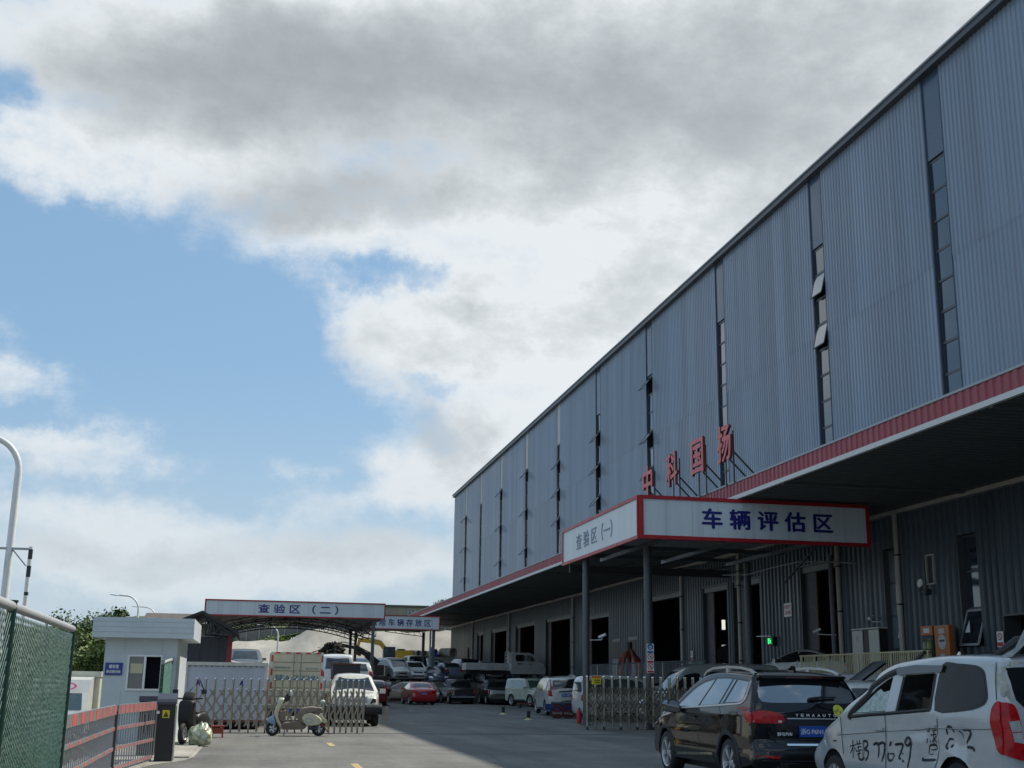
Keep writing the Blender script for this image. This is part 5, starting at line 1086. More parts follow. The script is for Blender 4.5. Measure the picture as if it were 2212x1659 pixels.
mb = MB().prism([(.0, 0), (.18, .02), (.22, .25), (.16, .52), (.06, .50), (-.02, .2)], lambda a, c: (1.95+a*.2, .95+a, .15+c), lambda a, c: (1.90+a*.2, .96+a, .15+c)); mb.build('hanging_trim', [M['steel_dull']], t)
for s_ in (1, -1): MB().box((.9, s_*1.0, 1.16), (.1, .2, .16)).build('side_mirror', P_lux, t)
add_wheels(t, lux.wheels, 1.76, .24)

# ================================================================ trucks, trailers
P_truck = mat('truck_cream', (.52, .48, .33), .45, var=.06, dirt=(.3, .26, .18), dirtamt=.3, coat=.2)
t = thing('box_truck', 'cream box truck with red and white edge marks and blue writing on its rear doors', 'truck', (1.5, 43.0, 0))
x0, x1, zb, zt = .6, 2.36, .62, 2.42
MB().b2(x0, 43.02, zb, x1, 47.5, zt).build('cargo_box', P_truck, t)
for k, (a, b_) in enumerate(((x0+.07, 1.475), (1.485, x1-.07))):
    d = MB().b2(a, 42.985, zb+.05, b_, 43.018, zt-.06)
    for i in range(1, 6): d.b2(a+.02, 42.978, zb+.05+i*(zt-zb-.11)/6-.012, b_-.02, 42.984, zb+.05+i*(zt-zb-.11)/6+.012, 1)
    dd = d.build('rear_door', [P_truck, mat('truck_line', (.22, .2, .13), .6)], t)
    r = MB()
    for xx in ((1.36,) if k == 0 else (1.6,)): r.tube([(xx, 42.965, zb), (xx, 42.965, zt)], .014, 6)
    x = r.build('lock_rod', M['galv'], None); x.parent = dd
f = MB().b2(x0, 42.97, zb, x0+.068, 43.019, zt, 0).b2(x1-.068, 42.97, zb, x1, 43.019, zt, 0).b2(x0+.07, 42.97, zt-.058, x1-.07, 43.019, zt, 1).b2(x0, 42.97, zb-.06, x1, 43.2, zb-.002, 1)
f.build('door_frame', [mat('truck_white', (.55, .53, .48), .5), P_truck], t)
mk = MB()
for i in range(4):
    for xx in (x0+.004, x1-.064): mk.b2(xx, 42.962, zb+.12+i*.45, xx+.06, 42.969, zb+.34+i*.45)
for i in range(5): mk.b2(x0+.14+i*.34, 42.962, zt-.052, x0+.30+i*.34, 42.969, zt-.008)
mk.build('marker_tape', M['redmark'], t)
tq = mat('truck_text', (.03, .17, .26), .6)
text('桂A·ZZ291', 1.46, .20, (1.48, 42.975, 1.575), (1, 0, 0), (0, 0, 1), tq, t, depth=.002, bold=.015); text('核定载质量1490', .52, .075, (.99, 42.975, 1.90), (1, 0, 0), (0, 0, 1), tq, t, depth=.002); text('电话 15077120911', .46, .065, (2.0, 42.975, 1.88), (1, 0, 0), (0, 0, 1), tq, t, depth=.002)
MB().b2(x0+.05, 43.0, .42, x1-.05, 43.1, .55, 0).b2(1.15, 43.3, .3, 1.85, 49, .62, 0).build('chassis', M['rubber'], t)
for xx in (x0+.25, x1-.25): MB().b2(xx-.16, 42.98, .43, xx+.16, 43.0, .54).build('tail_light', M['taillight'], t)
MB().b2(1.2, 42.99, .44, 1.42, 42.998, .56).b2(1.5, 42.99, .44, 1.72, 42.998, .56).build('number_plate', M['plate_blue'], t)
cb = MB().prism([(47.7, .6), (49.2, .6), (49.25, 1.2), (48.9, 1.95), (47.7, 2.0)], lambda a, c: (.68, a, c), lambda a, c: (2.28, a, c)).build('cab', P_truck, t)
for yy, xs_ in ((44.2, (.78, 2.18)), (48.5, (.78, 2.18))):
    for xx in xs_:
        tm, rm = wheel_mesh(.36, .2, 6, .6); o = link('wheel', tm, t, True); o.location = (xx, yy, .36); o.rotation_euler = (0, 0, R(90)); c = link('rim', rm, o)
# grey box trailer behind the left gate
t = thing('box_trailer', 'long grey box trailer with a pale top rail behind the left folding gate', 'trailer', (-.8, 39.4, 0))
gb = mat('box_grey', (.40, .44, .51), .42, var=.08, scale=1.5, stretch=(1, 1, .1), dirt=(.30, .27, .22), dirtamt=.35, dscale=1.4, coat=.15)
MB().b2(-2.0, 39.5, .28, .43, 43, 1.93).build('box', gb, t)
f = MB().b2(-2.02, 39.44, 1.90, .47, 43, 2.0).b2(.36, 39.46, .25, .45, 39.62, 1.9).b2(-2.01, 39.46, .25, -1.95, 39.6, 1.9)
for i in range(14): f.b2(-1.93+i*.168, 39.485, 1.86, -1.88+i*.168, 39.499, 1.885, 1)
f.build('frame', [mat('box_rail', (.52, .5, .45), .5, var=.15), M['dark']], t)
MB().b2(-2.0, 39.47, .20, .44, 39.6, .279).build('red_sill', mat('sill_red', (.16, .035, .03), .6, var=.3), t)
MB().b2(-1.9, 39.7, .05, .3, 42.8, .2).build('chassis', M['rubber'], t)
for xx in (-1.4, -.2):
    for yy in (40.4, 42.2):
        tm, rm = wheel_mesh(.2, .15, 5, .6); o = link('wheel', tm, t, True); o.location = (xx, yy, .2); o.rotation_euler = (0, 0, R(90)); link('rim', rm, o)
# flatbed crew cab truck on the raised yard
t = thing('flatbed_truck', 'grey crew cab truck with a low ribbed flatbed standing sideways on the raised yard', 'truck', (15.4, 91.2, 1.45))
P_fl = mat('truck_grey', (.45, .45, .42), .5, var=.1, dirt=(.2, .16, .1), dirtamt=.4)
bed = MB()
for k in range(4): bed.b2(15.4, 90.36+(k % 2)*.02, 2.42+k*.125, 18.65, 90.42, 2.54+k*.125)
bed.b2(15.4, 90.42, 2.40, 18.65, 92.2, 2.46).b2(15.4, 90.42, 2.46, 15.46, 92.2, 2.9).b2(15.4, 92.16, 2.46, 18.65, 92.2, 2.9)
for xx in (15.44, 17.0, 18.6): bed.b2(xx-.05, 90.33, 2.40, xx+.05, 90.355, 2.92)
bed.build('flatbed', P_fl, t)
MB().b2(15.5, 90.8, 2.1, 21.2, 91.8, 2.36).b2(15.6, 90.4, 2.2, 15.75, 90.8, 2.38).build('chassis', M['rubber'], t)
cabp = [(18.85, 2.15), (18.85, 3.62), (18.95, 3.72), (20.25, 3.70), (20.5, 3.58), (20.95, 3.05), (21.35, 2.85), (21.45, 2.5), (21.42, 2.15)]
cb = MB().prism(cabp, lambda a, c: (a, 90.4+.05*max(0, c-2.8), c), lambda a, c: (a, 92.2-.05*max(0, c-2.8), c)).build('cab', P_fl, t)
for pl in ([(19.2, 3.1), (19.2, 3.52), (19.85, 3.52), (19.85, 3.1)], [(20.0, 3.08), (20.0, 3.52), (20.35, 3.50), (20.7, 3.1)]):
    MB().prism(smoothpoly(pl, 3), lambda a, c: (a, 90.385+.05*max(0, c-2.8), c), lambda a, c: (a, 90.40+.05*max(0, c-2.8), c)).build('side_window', M['carglass'], t)
for xx in (19.3, 20.2): MB().b2(xx, 90.365, 2.86, xx+.2, 90.398, 2.91).build('door_handle', M['black'], t)
g = MB()
for xx in (18.68, 18.78): g.b2(xx, 90.45, 2.9, xx+.04, 90.5, 3.75).b2(xx, 92.1, 2.9, xx+.04, 92.15, 3.75)
for zz in (3.0, 3.25, 3.5, 3.72): g.b2(18.68, 90.46, zz, 18.72, 92.14, zz+.04)
g.build('headboard_rail', M['galv'], t)
text('汽配', .42, .16, (19.45, 90.39, 2.98-.1), (1, 0, 0), (0, 0, 1), M['rust'], t, depth=.004)
for xx in (16.6, 20.6):
    for yy in (90.6, 92.0):
        tm, rm = wheel_mesh(.4, .22, 6, .6); o = link('wheel', tm, t, True); o.location = (xx, yy, 1.85); o.rotation_euler = (0, 0, 0); link('rim', rm, o)
# mini truck with a pink logo on the lower road
t = thing('mini_truck', 'white mini truck with a pink round emblem above its windshield, seen past the mesh fence', 'truck', (-5.3, 38, -.8))
P_mt = mat('minitruck_cream', (.56, .56, .46), .45, var=.06, dirt=(.3, .28, .2), dirtamt=.2)
MB().b2(-6.15, 38.1, -.3, -4.35, 41.5, 1.62).b2(-6.18, 38.05, 1.50, -4.32, 41.5, 1.66).build('cargo_box', P_mt, t)
MB().prism([(36.6, -.35), (36.55, .3), (36.75, .62), (37.05, 1.08), (37.25, 1.42), (38.0, 1.5), (38.0, -.35)], lambda a, c: (-6.05, a, c), lambda a, c: (-4.5, a, c)).build('cab', mat('minitruck_white', (.62, .62, .58), .35, coat=.4, var=.05), t)
Wd = lambda u, z, o=.01: (u, 36.75+(z-.62)*.65-o, z)
MB().add([Wd(-5.95, .60), Wd(-4.62, .60), Wd(-4.68, 1.05), Wd(-5.9, 1.05)], [(0, 1, 2, 3)]).build('windshield', M['carglass_blue'], t)
ring = [2*math.pi*k/28 for k in range(28)]
e = MB(); pk = mat('pink_mark', (.55, .08, .22), .5)
e.add([(-5.15+.32*math.cos(a), 37.02+(z_)*.6-.03, 1.24+z_) for a in ring for z_ in (.11*math.sin(a),)]+[(-5.15+.25*math.cos(a), 37.02+(z_)*.6-.03, 1.24+z_) for a in ring for z_ in (.08*math.sin(a),)], [(i, (i+1) % 28, 28+(i+1) % 28, 28+i) for i in range(28)])
e.add([(-5.2+.16*math.cos(a), 37.02+(z_)*.6-.032, 1.24+z_) for a in ring[4:22] for z_ in (.06*math.sin(a),)], [tuple(range(18))]); e.build('emblem', pk, t)
for xx in (-5.9, -4.7):
    for yy in (37.3, 40.6):
        tm, rm = wheel_mesh(.3, .18, 5, .6); o = link('wheel', tm, t, True); o.location = (xx, yy, -.5); o.rotation_euler = (0, 0, R(90)); link('rim', rm, o)
# ================================================================ folding gates
def folding_gate(label, xs, y, H, group, skew=0., rows=1):
    n = len(xs); t = thing('folding_gate', label, 'gate', (xs[0], y, 0), group=group)
    Yx = lambda i: y+skew*(xs[i]-xs[0])
    for row, dy in ((0, 0), (1, .30))[:rows]:
        for i in range(n):
            x = xs[i]+(.06 if row else 0); yy = Yx(i)+dy
            b = MB().tube([(x, yy, .10 if i % 2 == 0 else .03), (x, yy, H)], .031, 10)
            b.tube([(x, yy, H), (x, yy, H+.028)], [.039, .025], 10, 1)
            if i % 2 == 0:
                b.box((x, yy, .20), (.05, .05, .10), 2)
                b.tube([(x-.018, yy-.0, .055), (x+.018, yy, .055)], .055, 12, 3)
            b.build('post', [M['steel'], M['chrome'], M['lamp_white'], M['black']], t, smooth=50)
    z0, dz = .80*H, .272*H
    b = MB()
    def node(k):   # k in half steps along the posts
        i = k//2
        if i >= n-1: return (xs[-1]+(xs[-1]-xs[-2])*(k/2-(n-1)), Yx(n-1))
        return (xs[i], Yx(i)) if k % 2 == 0 else ((xs[i]+xs[i+1])/2, (Yx(i)+Yx(i+1))/2)
    K = 2*(n-1)
    for dy in (-.03, .33)[:rows]:
        for k in range(-5, K, 2):
            for sg in (1, -1):
                pts = []
                for s_ in range(6):
                    kk = k+s_ if sg > 0 else k+5-s_
                    z = z0+dz*.0-s_*dz/2
                    if 0 <= kk <= K and z > .06:
                        p = node(kk); pts.append((p[0], p[1]+dy+(.022 if sg > 0 else 0), z))
                for p, q_ in zip(pts[:-1], pts[1:]): b.bar(p, q_, .010, .05)
    b.build('lattice', M['steel_dull'], t)
    b = MB()
    for i in range(n-1):
        for z in (z0+.02, z0-dz, z0-2*dz):
            p = node(2*i+1); b.tube([(p[0], p[1]-.055, z), (p[0], p[1]-.03, z)], .016, 8)
    b.build('rivet', M['chrome'], t)
    return t
lx = [-1.55, -1.29, -1.03, -.77, -.52, -.27, -.02, .21, .45, .66, .88, 1.09, 1.30, 1.50, 1.70, 1.90, 2.10, 2.27, 2.44, 2.61, 2.78, 2.95, 3.11, 3.27]
gl = folding_gate('stainless folding gate behind the cream scooter, left of the driveway', lx, 36.95, 1.50, 'folding gates across the driveway')
gr = folding_gate('stainless folding gate with a yellow warning plate, beside the black off-roader', [11.12+i*.298 for i in range(19)], 40.7, 1.74, 'folding gates across the driveway', .06, 2)
w = thing('warning_plate', 'yellow warning plate hung on the first posts of the right folding gate', 'warning sign', (11.4, 40.6, 1.6))
MB().b2(11.24, 40.60, 1.49, 11.56, 40.62, 1.77).build('plate', M['yellow'], w)
d = MB().b2(11.24, 40.592, 1.70, 11.56, 40.599, 1.77, 0)
for i in range(3):
    for j in range(2): d.b2(11.34+i*.065, 40.592, 1.53+j*.075, 11.385+i*.065, 40.599, 1.575+j*.075, 1)
d.build('print', [mat('plate_orange', (.6, .13, .02), .5), M['black']], w)
for x, c in ((-1.50, 'left'), (-.28, 'right')):   # dark ribbons on the gate
    b = MB().grid([[(x-.04, 36.90, 1.42), (x, 36.88, 1.47), (x+.04, 36.90, 1.40)], [(x-.07, 36.89, 1.29), (x-.01, 36.86, 1.35), (x+.05, 36.89, 1.27)]])
    if c == 'left': b.add([(x, 36.88, 1.5), (x+.03, 36.88, 1.5), (x+.2, 36.88, 1.16), (x+.17, 36.88, 1.14)], [(0, 1, 2, 3)]).add([(x-.05, 36.88, 1.4), (x-.1, 36.88, 1.3), (x-.25, 36.88, 1.14), (x-.22, 36.88, 1.12)], [(0, 1, 2, 3)])
    o = b.build('cloth_scrap', mat('cloth_indigo', (.035, .015, .11), .9)); tag(o, 'indigo cloth scrap tied on the first post of the left folding gate' if c == 'left' else 'small dark blue cloth scrap hanging on the sixth post of the left folding gate', 'cloth')

# ================================================================ green mesh fences
def chain_fence(name, label, A, B, z0, zA, zB, posts, cell=.06, wr=.0045):
    t = thing(name, label, 'fence', (A[0], A[1], z0)); A = Vector((*A, 0)); B = Vector((*B, 0)); L_ = (B-A).length; u = (B-A)/L_
    P = lambda s, z: (A.x+u.x*s, A.y+u.y*s, z)
    top = lambda s: zA+(zB-zA)*s/L_
    for s in posts:
        b = MB().tube([P(s, z0), P(s, top(s)+.03)], .036, 10).tube([P(s, top(s)+.03), P(s, top(s)+.045)], .043, 10); b.build('post', mat('fence_post', (.006, .035, .026), .4, coat=.3), t, smooth=40)
    MB().tube([P(0, zA), P(L_, zB)], .036, 10).build('top_rail', M['grey_trim'], t, smooth=40)
    b = MB(); n = int(L_/cell); H = max(zA, zB)-z0; nz = int(H/cell)
    nrm = Vector((u.y, -u.x, 0))
    for i in range(-nz, n+1):   # one zigzag per wire pair: straight diagonals in two layers
        for sg in (1, -1):
            s0 = i*cell if sg > 0 else (i+nz)*cell; s1 = s0+sg*nz*cell; za, zb = z0, z0+nz*cell
            if s0 < 0: za += -s0*sg; s0 = 0
            if s0 > L_: za += (s0-L_); s0 = L_
            if s1 > L_: zb -= (s1-L_); s1 = L_
            if s1 < 0: zb -= -s1; s1 = 0
            if zb-za < cell: continue
            if zb > top(s1)-.02: f = (top(s1)-.02-za)/(zb-za); s1 = s0+(s1-s0)*f; zb = za+(zb-za)*f
            o = nrm*(.006*sg); p = Vector(P(s0, za))+o; q_ = Vector(P(s1, zb))+o; b.tube([p, q_], wr, 4, 0, False)
    b.build('wire_mesh', M['green_wire'], t)
    return t
fA, fB = Vector((-1.62, 5.4)), Vector((-1.93, 14.0))
cf = chain_fence('mesh_fence', 'green chain link fence with a grey top rail at the left edge of the photo', fA, fB, -.05, 2.0, 2.0, [.2, 4.25, 8.6], .095, .0036)
b = MB()   # backing net behind the far bay of the fence
b.add([(-1.80, 9.6, .05), (-1.955, 13.95, .05), (-1.955, 13.95, 1.9), (-1.80, 9.6, 1.9)], [(0, 1, 2, 3)])
nm = bpy.data.materials.new('net'); nm.use_nodes = True; p_ = nm.node_tree.nodes['Principled BSDF']; p_.inputs['Base Color'].default_value = (.002, .022, .017, 1); p_.inputs['Roughness'].default_value = .8
n1 = nm.node_tree.nodes.new('ShaderNodeTexNoise'); n1.inputs['Scale'].default_value = 2.2; n1.inputs['Detail'].default_value = 8; n2 = nm.node_tree.nodes.new('ShaderNodeMapRange'); n2.inputs[1].default_value = .35; n2.inputs[2].default_value = .65; n2.inputs[3].default_value = .95; n2.inputs[4].default_value = .5
tcn = nm.node_tree.nodes.new('ShaderNodeTexCoord'); nm.node_tree.links.new(tcn.outputs['Object'], n1.inputs[0]); nm.node_tree.links.new(n1.outputs[0], n2.inputs[0]); nm.node_tree.links.new(n2.outputs[0], p_.inputs['Alpha'])
b.build('shade_net', nm, cf)
chain_fence('small_mesh_fence', 'short green mesh fence between the barrier box and the white post', (-1.80, 26.2), (-1.93, 34.9), 0, 1.80, 2.08, [.05, 4.4], .10, .006)
t = thing('gate_pillar', 'white square gate pillar with a blue edge beside the mesh fence', 'post', (-1.93, 35.4, 0)); MB().b2(-2.0, 35.3, 0, -1.86, 35.5, 2.12).build('pillar', M['white'], t); MB().b2(-1.855, 35.32, 0, -1.80, 35.48, 2.14).build('blue_edge', mat('blue_edge', (.02, .09, .45), .4), t)

# ================================================================ barrier
t = thing('barrier_box', 'black barrier machine box with a slate cap and a yellow warning label', 'barrier box', (-1.52, 24.3, 0))
MB().b2(-1.68, 24.12, 0, -1.37, 24.48, 1.02).build('case', M['black'], t); MB().b2(-1.70, 24.09, 1.022, -1.355, 24.5, 1.07).prism([(24.09, 1.07), (24.5, 1.07), (24.5, 1.22), (24.3, 1.22), (24.12, 1.12)], lambda a, c: (-1.70, a, c), lambda a, c: (-1.355, a, c)).build('cap', mat('slate_cap', (.05, .055, .08), .5, var=.1), t)
lb = MB().b2(-1.59, 24.108, .78, -1.46, 24.118, .92).build('warning_label', M['yellow'], t)
d = MB(); d.add([(-1.575, 24.104, .80), (-1.475, 24.104, .80), (-1.525, 24.104, .90)], [(0, 1, 2)]).b2(-1.527, 24.100, .825, -1.523, 24.103, .87, 1); x = d.build('symbol', [M['black'], M['yellow']], None); x.parent = lb
MB().tube([(-1.665, 24.11, .88), (-1.665, 24.06, .88)], .03, 10).build('lamp', M['white'], t)
MB().b2(-1.365, 24.15, .0, -1.345, 24.47, 1.0).build('edge_plate', M['galv'], t)
t = thing('barrier_motor_box', 'dark box behind the barrier arm below the booth window', 'barrier box', (-1.95, 25.6, 0)); MB().b2(-2.12, 25.45, 0, -1.80, 25.8, 1.05).b2(-2.14, 25.43, 1.052, -1.78, 25.82, 1.15, 1).build('case', [M['dark'], MATS['slate_cap']], t)
t = thing('boom_barrier', 'grey folding barrier arm with red reflectors and upright bars', 'barrier', (-1.7, 24, 0))
def arm(p, q_, label):
    p = Vector((*p, 0)); q_ = Vector((*q_, 0)); L_ = (q_-p).length; u = (q_-p)/L_; P = lambda s, z, o=0: (p.x+u.x*s-u.y*o, p.y+u.y*s+u.x*o, z)
    b = MB(); b.bar(P(0, 1.0), P(L_, 1.0), .05, .15)
    for z in (.71, .40, .10): b.bar(P(0, z), P(L_, z), .04, .055)
    n = int(L_/.19)
    for i in range(n): b.bar(P(.06+i*.19, .05), P(.06+i*.19, .93), .018, .010, 1)
    b.build('arm_section', [mat('arm_grey', (.24, .245, .25), .4, .3, var=.1), mat('arm_bar', (.30, .30, .31), .4, .4)], t)
    st = .34 if label == 'a' else .8; b = MB(); k = int(L_/st)
    for i in range(k):
        s = .12+i*st; b.bar(P(s, 1.0), P(s+st*.36, 1.0), .056, .13)
        for z in (.71, .40, .10): b.bar(P(s+.1, z), P(s+.1+st*.25, z), .046, .05)
    b.build('reflector', mat('arm_red', (.70, .09, .09), .35), t)
arm((-1.72, 24.0), (-2.08, 20.9), 'a'); arm((-2.09, 20.7), (-2.05, 14.4), 'b')
MB().b2(-2.12, 20.72, .05, -2.05, 20.86, .98).build('hinge', M['dark'], t)
x = MB().b2(-1.815, 23.05, .55, -1.80, 23.55, .88); x.build('panel', mat('arm_panel', (.06, .065, .07), .5), t)

# ================================================================ guard booth
t = thing('guard_booth', 'small pale grey guard booth with a flat overhanging roof and a sliding window', 'booth', (-2.5, 31.5, 0))
bx0, bx1, by0, by1 = -3.40, -1.70, 30.2, 33.4; wx0, wx1, wz0, wz1 = -2.83, -2.12, 1.25, 1.98
b = MB().b2(bx0, by0, .03, wx0, by0+.06, 2.4).b2(wx1, by0, .03, bx1, by0+.06, 2.4).b2(wx0, by0, .03, wx1, by0+.06, wz0).b2(wx0, by0, wz1, wx1, by0+.06, 2.4)
b.b2(bx0, by0+.061, .03, bx0+.06, by1, 2.4).b2(bx1-.06, by0+.061, .03, bx1, by1, 2.4).b2(bx0+.061, by1-.06, .03, bx1-.061, by1, 2.4); b.build('wall', M['booth'], t)
b = MB().b2(bx0-.28, by0-.35, 2.40, bx1+.30, by1+.35, 2.86)
sm = MB()
for k in range(1, 4): sm.b2(bx0+k*.43, by0-.004, .05, bx0+k*.43+.008, by0-.0005, 1.2)
for k in (1, 3): sm.b2(bx0+k*.43, by0-.004, 2.03, bx0+k*.43+.008, by0-.0005, 2.39)
sm.build('panel_joint', M['grey_trim'], t)
for z in (2.52, 2.64, 2.76): b.b2(bx0-.281, by0-.354, z, bx1+.301, by0-.351, z+.006, 1)
b.build('roof', [M['booth'], M['grey_trim']], t)
b = MB().b2(bx1-.06, by0-.03, .03, bx1+.01, by0-.002, 2.39); b.build('corner_trim', mat('booth_trim', (.36, .34, .30), .5), t)
b = MB()
for x0_, x1_ in ((wx0-.04, wx0), (wx1, wx1+.04), (-2.50, -2.45)): b.b2(x0_, by0-.03, wz0-.04, x1_, by0-.001, wz1+.04)
b.b2(wx0, by0-.03, wz0-.04, -2.501, by0-.001, wz0).b2(-2.449, by0-.03, wz0-.04, wx1, by0-.001, wz0).b2(wx0, by0-.03, wz1, -2.501, by0-.001, wz1+.04).b2(-2.449, by0-.03, wz1, wx1, by0-.001, wz1+.04)
w = b.build('window', M['white'], t)
g = MB().b2(wx0, by0+.03, wz0, -2.47, by0+.04, wz1).build('pane', mat('booth_glass', (.04, .05, .05), .08, spec=.8, coat=1., var=.3, scale=3), None); g.parent = w
MB().b2(bx0+.07, by0+.35, .04, bx1-.07, by0+.4, 2.39).build('dark_sheet', mat('booth_dark', (.012, .010, .03), .9), t)  # plain dark sheet across the booth behind the window
x = MB().b2(wx0+.03, by0+.015, 1.60, -2.52, by0+.022, 1.82).build('paper', mat('paper', (.55, .52, .34), .8), None); x.parent = w
pl = thing('booth_plate', 'blue name plate with white characters on the guard booth wall', 'sign', (-3.16, 30.17, 1.6)); MB().b2(-3.36, 30.17, 1.55, -2.97, 30.195, 1.83).build('plate', mat('plate_navy', (.015, .04, .26), .4), pl)
text('保安室', .22, .085, (-3.165, 30.169, 1.745), (1, 0, 0), (0, 0, 1), M['white'], pl, depth=.003, bold=.03); text('来访登记处', .32, .07, (-3.165, 30.169, 1.63), (1, 0, 0), (0, 0, 1), M['white'], pl, depth=.003, bold=.03)

# ================================================================ scooters, bag, stool
P_sc = mat('scooter_cream', (.50, .47, .33), .3, var=.05, coat=.8, dirt=(.3, .25, .16), dirtamt=.2)
P_br = mat('scooter_brown', (.17, .13, .10), .5, var=.15)
t = thing('cream_scooter', 'cream retro electric scooter with a brown footboard and blue front mudguard, by the gate', 'scooter', (1.37, 35.1, 0), local=True)
def cap(xz, w, bulge=.0):   # extruded rounded side shape
    return xz
def loft(mb, poly, w, round_=.6, m=0):
    """side silhouette with rounded flanks"""
    cx = sum(p[0] for p in poly)/len(poly); cz = sum(p[1] for p in poly)/len(poly); rings = []
    for y, k in ((-w, .72), (-w*.8, .92), (-w*.4, 1), (0, 1), (w*.4, 1), (w*.8, .92), (w, .72)):
        k = 1-(1-k)*round_; rings.append([(cx+(p[0]-cx)*k, y, cz+(p[1]-cz)*k) for p in poly])
    n = len(poly); b = len(mb.v)
    mb.add([p for r_ in rings for p in r_], [(i*n+j, i*n+(j+1) % n, (i+1)*n+(j+1) % n, (i+1)*n+j) for i in range(6) for j in range(n)]+[tuple(range(n-1, -1, -1)), tuple(6*n+j for j in range(n))], m)
sc = lambda x, y: ((x-905)/1914*2.33*.97, (1500-y)/1914*2.33*.97)   # pixel of the close-up -> metres
SP = lambda L_: [sc(*p) for p in L_]
mb = MB(); loft(mb, smoothpoly(SP([(390, 650), (510, 640), (500, 720), (430, 850), (385, 1000), (400, 1130), (450, 1230), (500, 1350), (440, 1300), (360, 1180), (300, 1000), (320, 880), (360, 780)]), 3), .17); mb.build('front_shield', P_sc, t, smooth=50)
mb = MB(); loft(mb, smoothpoly(SP([(395, 1010), (560, 900), (575, 1130), (520, 1190), (430, 1160)]), 3), .13); mb.build('leg_panel', P_br, t, smooth=50)
mb = MB(); loft(mb, smoothpoly(SP([(140, 1150), (200, 1085), (290, 1030), (360, 1250), (270, 1240), (200, 1210)]), 3), .09); mb.build('front_mudguard', mat('mudguard_blue', (.22, .32, .52), .35, coat=.6), t, smooth=50)
mb = MB(); loft(mb, smoothpoly(SP([(450, 1220), (870, 1160), (960, 1240), (1060, 1270), (980, 1350), (600, 1360), (490, 1340)]), 3), .15, .4); mb.build('footboard', P_br, t, smooth=50)
mb = MB(); loft(mb, smoothpoly(SP([(930, 1090), (980, 1010), (1130, 965), (1280, 1010), (1390, 1100), (1410, 1180), (1350, 1250), (1180, 1275), (1060, 1265), (970, 1200)]), 3), .20); mb.build('side_panel', P_sc, t, smooth=50)
mb = MB(); mb.add([(x, -.201, z) for x, z in SP([(1100+90*math.cos(a), 1150+58*math.sin(a)) for a in ring])]+[(x, -.201, z) for x, z in SP([(1100+74*math.cos(a), 1150+45*math.sin(a)) for a in ring])], [(i, (i+1) % 28, 28+(i+1) % 28, 28+i) for i in range(28)]); mb.build('oval_badge', mat('badge_blue', (.08, .17, .36), .5), t)
mb = MB(); loft(mb, smoothpoly(SP([(870, 1030), (865, 930), (930, 860), (1150, 830), (1390, 850), (1390, 890), (1200, 960), (1030, 970), (940, 1040)]), 3), .14, .7); mb.build('seat', mat('seat_tan', (.20, .16, .125), .6), t, smooth=50)
mb = MB(); loft(mb, smoothpoly(SP([(1180, 960), (1400, 890), (1430, 910), (1330, 1000), (1240, 1000)]), 3), .11); loft(mb, smoothpoly(SP([(860, 1040), (950, 1000), (960, 1200), (880, 1180)]), 3), .13); mb.build('seat_base', P_br, t, smooth=50)
mb = MB(); loft(mb, smoothpoly(SP([(1290, 1040), (1390, 980), (1440, 1060), (1530, 1180), (1440, 1210), (1380, 1100)]), 3), .12); mb.build('tail', P_sc, t, smooth=50)
mb = MB(); a = sc(1500, 1215); c = sc(1570, 1360); mb.bar((a[0], 0, a[1]), (c[0], 0, c[1]), .18, .012); mb.build('number_plate', M['plate_yellow'], t)
mb = MB(); a = sc(1400, 1200); c = sc(1600, 1440); mb.bar((a[0], 0, a[1]), (c[0], 0, c[1]-.02), .14, .03); mb.build('rear_mudguard', P_br, t)
mb = MB(); c = sc(1420, 1255); mb.box((c[0], -.08, c[1]), (.05, .05, .05)).box((c[0], .08, c[1]), (.05, .05, .05)); mb.build('tail_light', M['taillight'], t)
mb = MB()
a = sc(470, 760); c = sc(600, 560); mb.tube([(a[0], 0, a[1]), (c[0], 0, c[1])], .04, 8)
c = sc(640, 600); mb.tube([(c[0], -.33, c[1]), (c[0]-.03, -.1, c[1]+.02), (c[0]-.03, .1, c[1]+.02), (c[0], .33, c[1])], .02, 8); loft(mb, SP([(500, 700), (560, 600), (660, 610), (640, 690), (560, 740)]), .09); mb.build('handlebar', M['black'], t, smooth=50)
for sy in (-.34, .34):
    mb = MB(); c = sc(680, 540); mb.lathe([(0, .012), (.07, .01), (.075, 0), (.07, -.02), (0, -.035)], 16, Matrix.Translation((c[0], sy, c[1]+.02)) @ Matrix.Rotation(R(70), 4, 'Y')).tube([(c[0]-.03, sy*.9, c[1]-.08), (c[0], sy, c[1]+.01)], .008, 6); mb.build('mirror', M['lamp_white'], t, smooth=40)
c = sc(450, 700); mb = MB().lathe([(0, .03), (.06, .02), (.075, 0)], 16, Matrix.Translation((c[0]-.12, 0, c[1])) @ Matrix.Rotation(R(-90), 4, 'Y')); mb.build('headlight', M['clear'], t, smooth=40)
mb = MB(); c = sc(1425, 720); mb.lathe([(0, .05), (.04, .045), (.065, .02), (.07, 0), (.065, -.02), (.04, -.045), (0, -.05)], 14, Matrix.Translation((c[0]-.02, 0, c[1]))); mb.tube([(c[0], 0, c[1]-.05), (c[0]+.0, 0, c[1]-.16), (c[0]-.04, 0, c[1]-.2)], .015, 6); mb.build('rear_box', mat('mint', (.42, .55, .48), .4), t, smooth=40)
mb = MB(); a = sc(560, 1400); mb.bar((a[0], -.1, .18), (a[0]-.02, -.2, .01), .02, .02); mb.tube([(sc(1100, 1300)[0], -.12, .22), (sc(1320, 1340)[0], -.12, .2)], .05, 8); mb.build('kickstand', M['dark'], t)
for cx_, rr in ((285, .175), (1345, .185)):
    x_ = sc(cx_, 0)[0]; tm, rm = wheel_mesh(.19, .10, 5, .55); o = link('wheel', tm, t); o.location = (x_, 0, .19); link('rim', rm, o)
t['category'] = 'scooter'
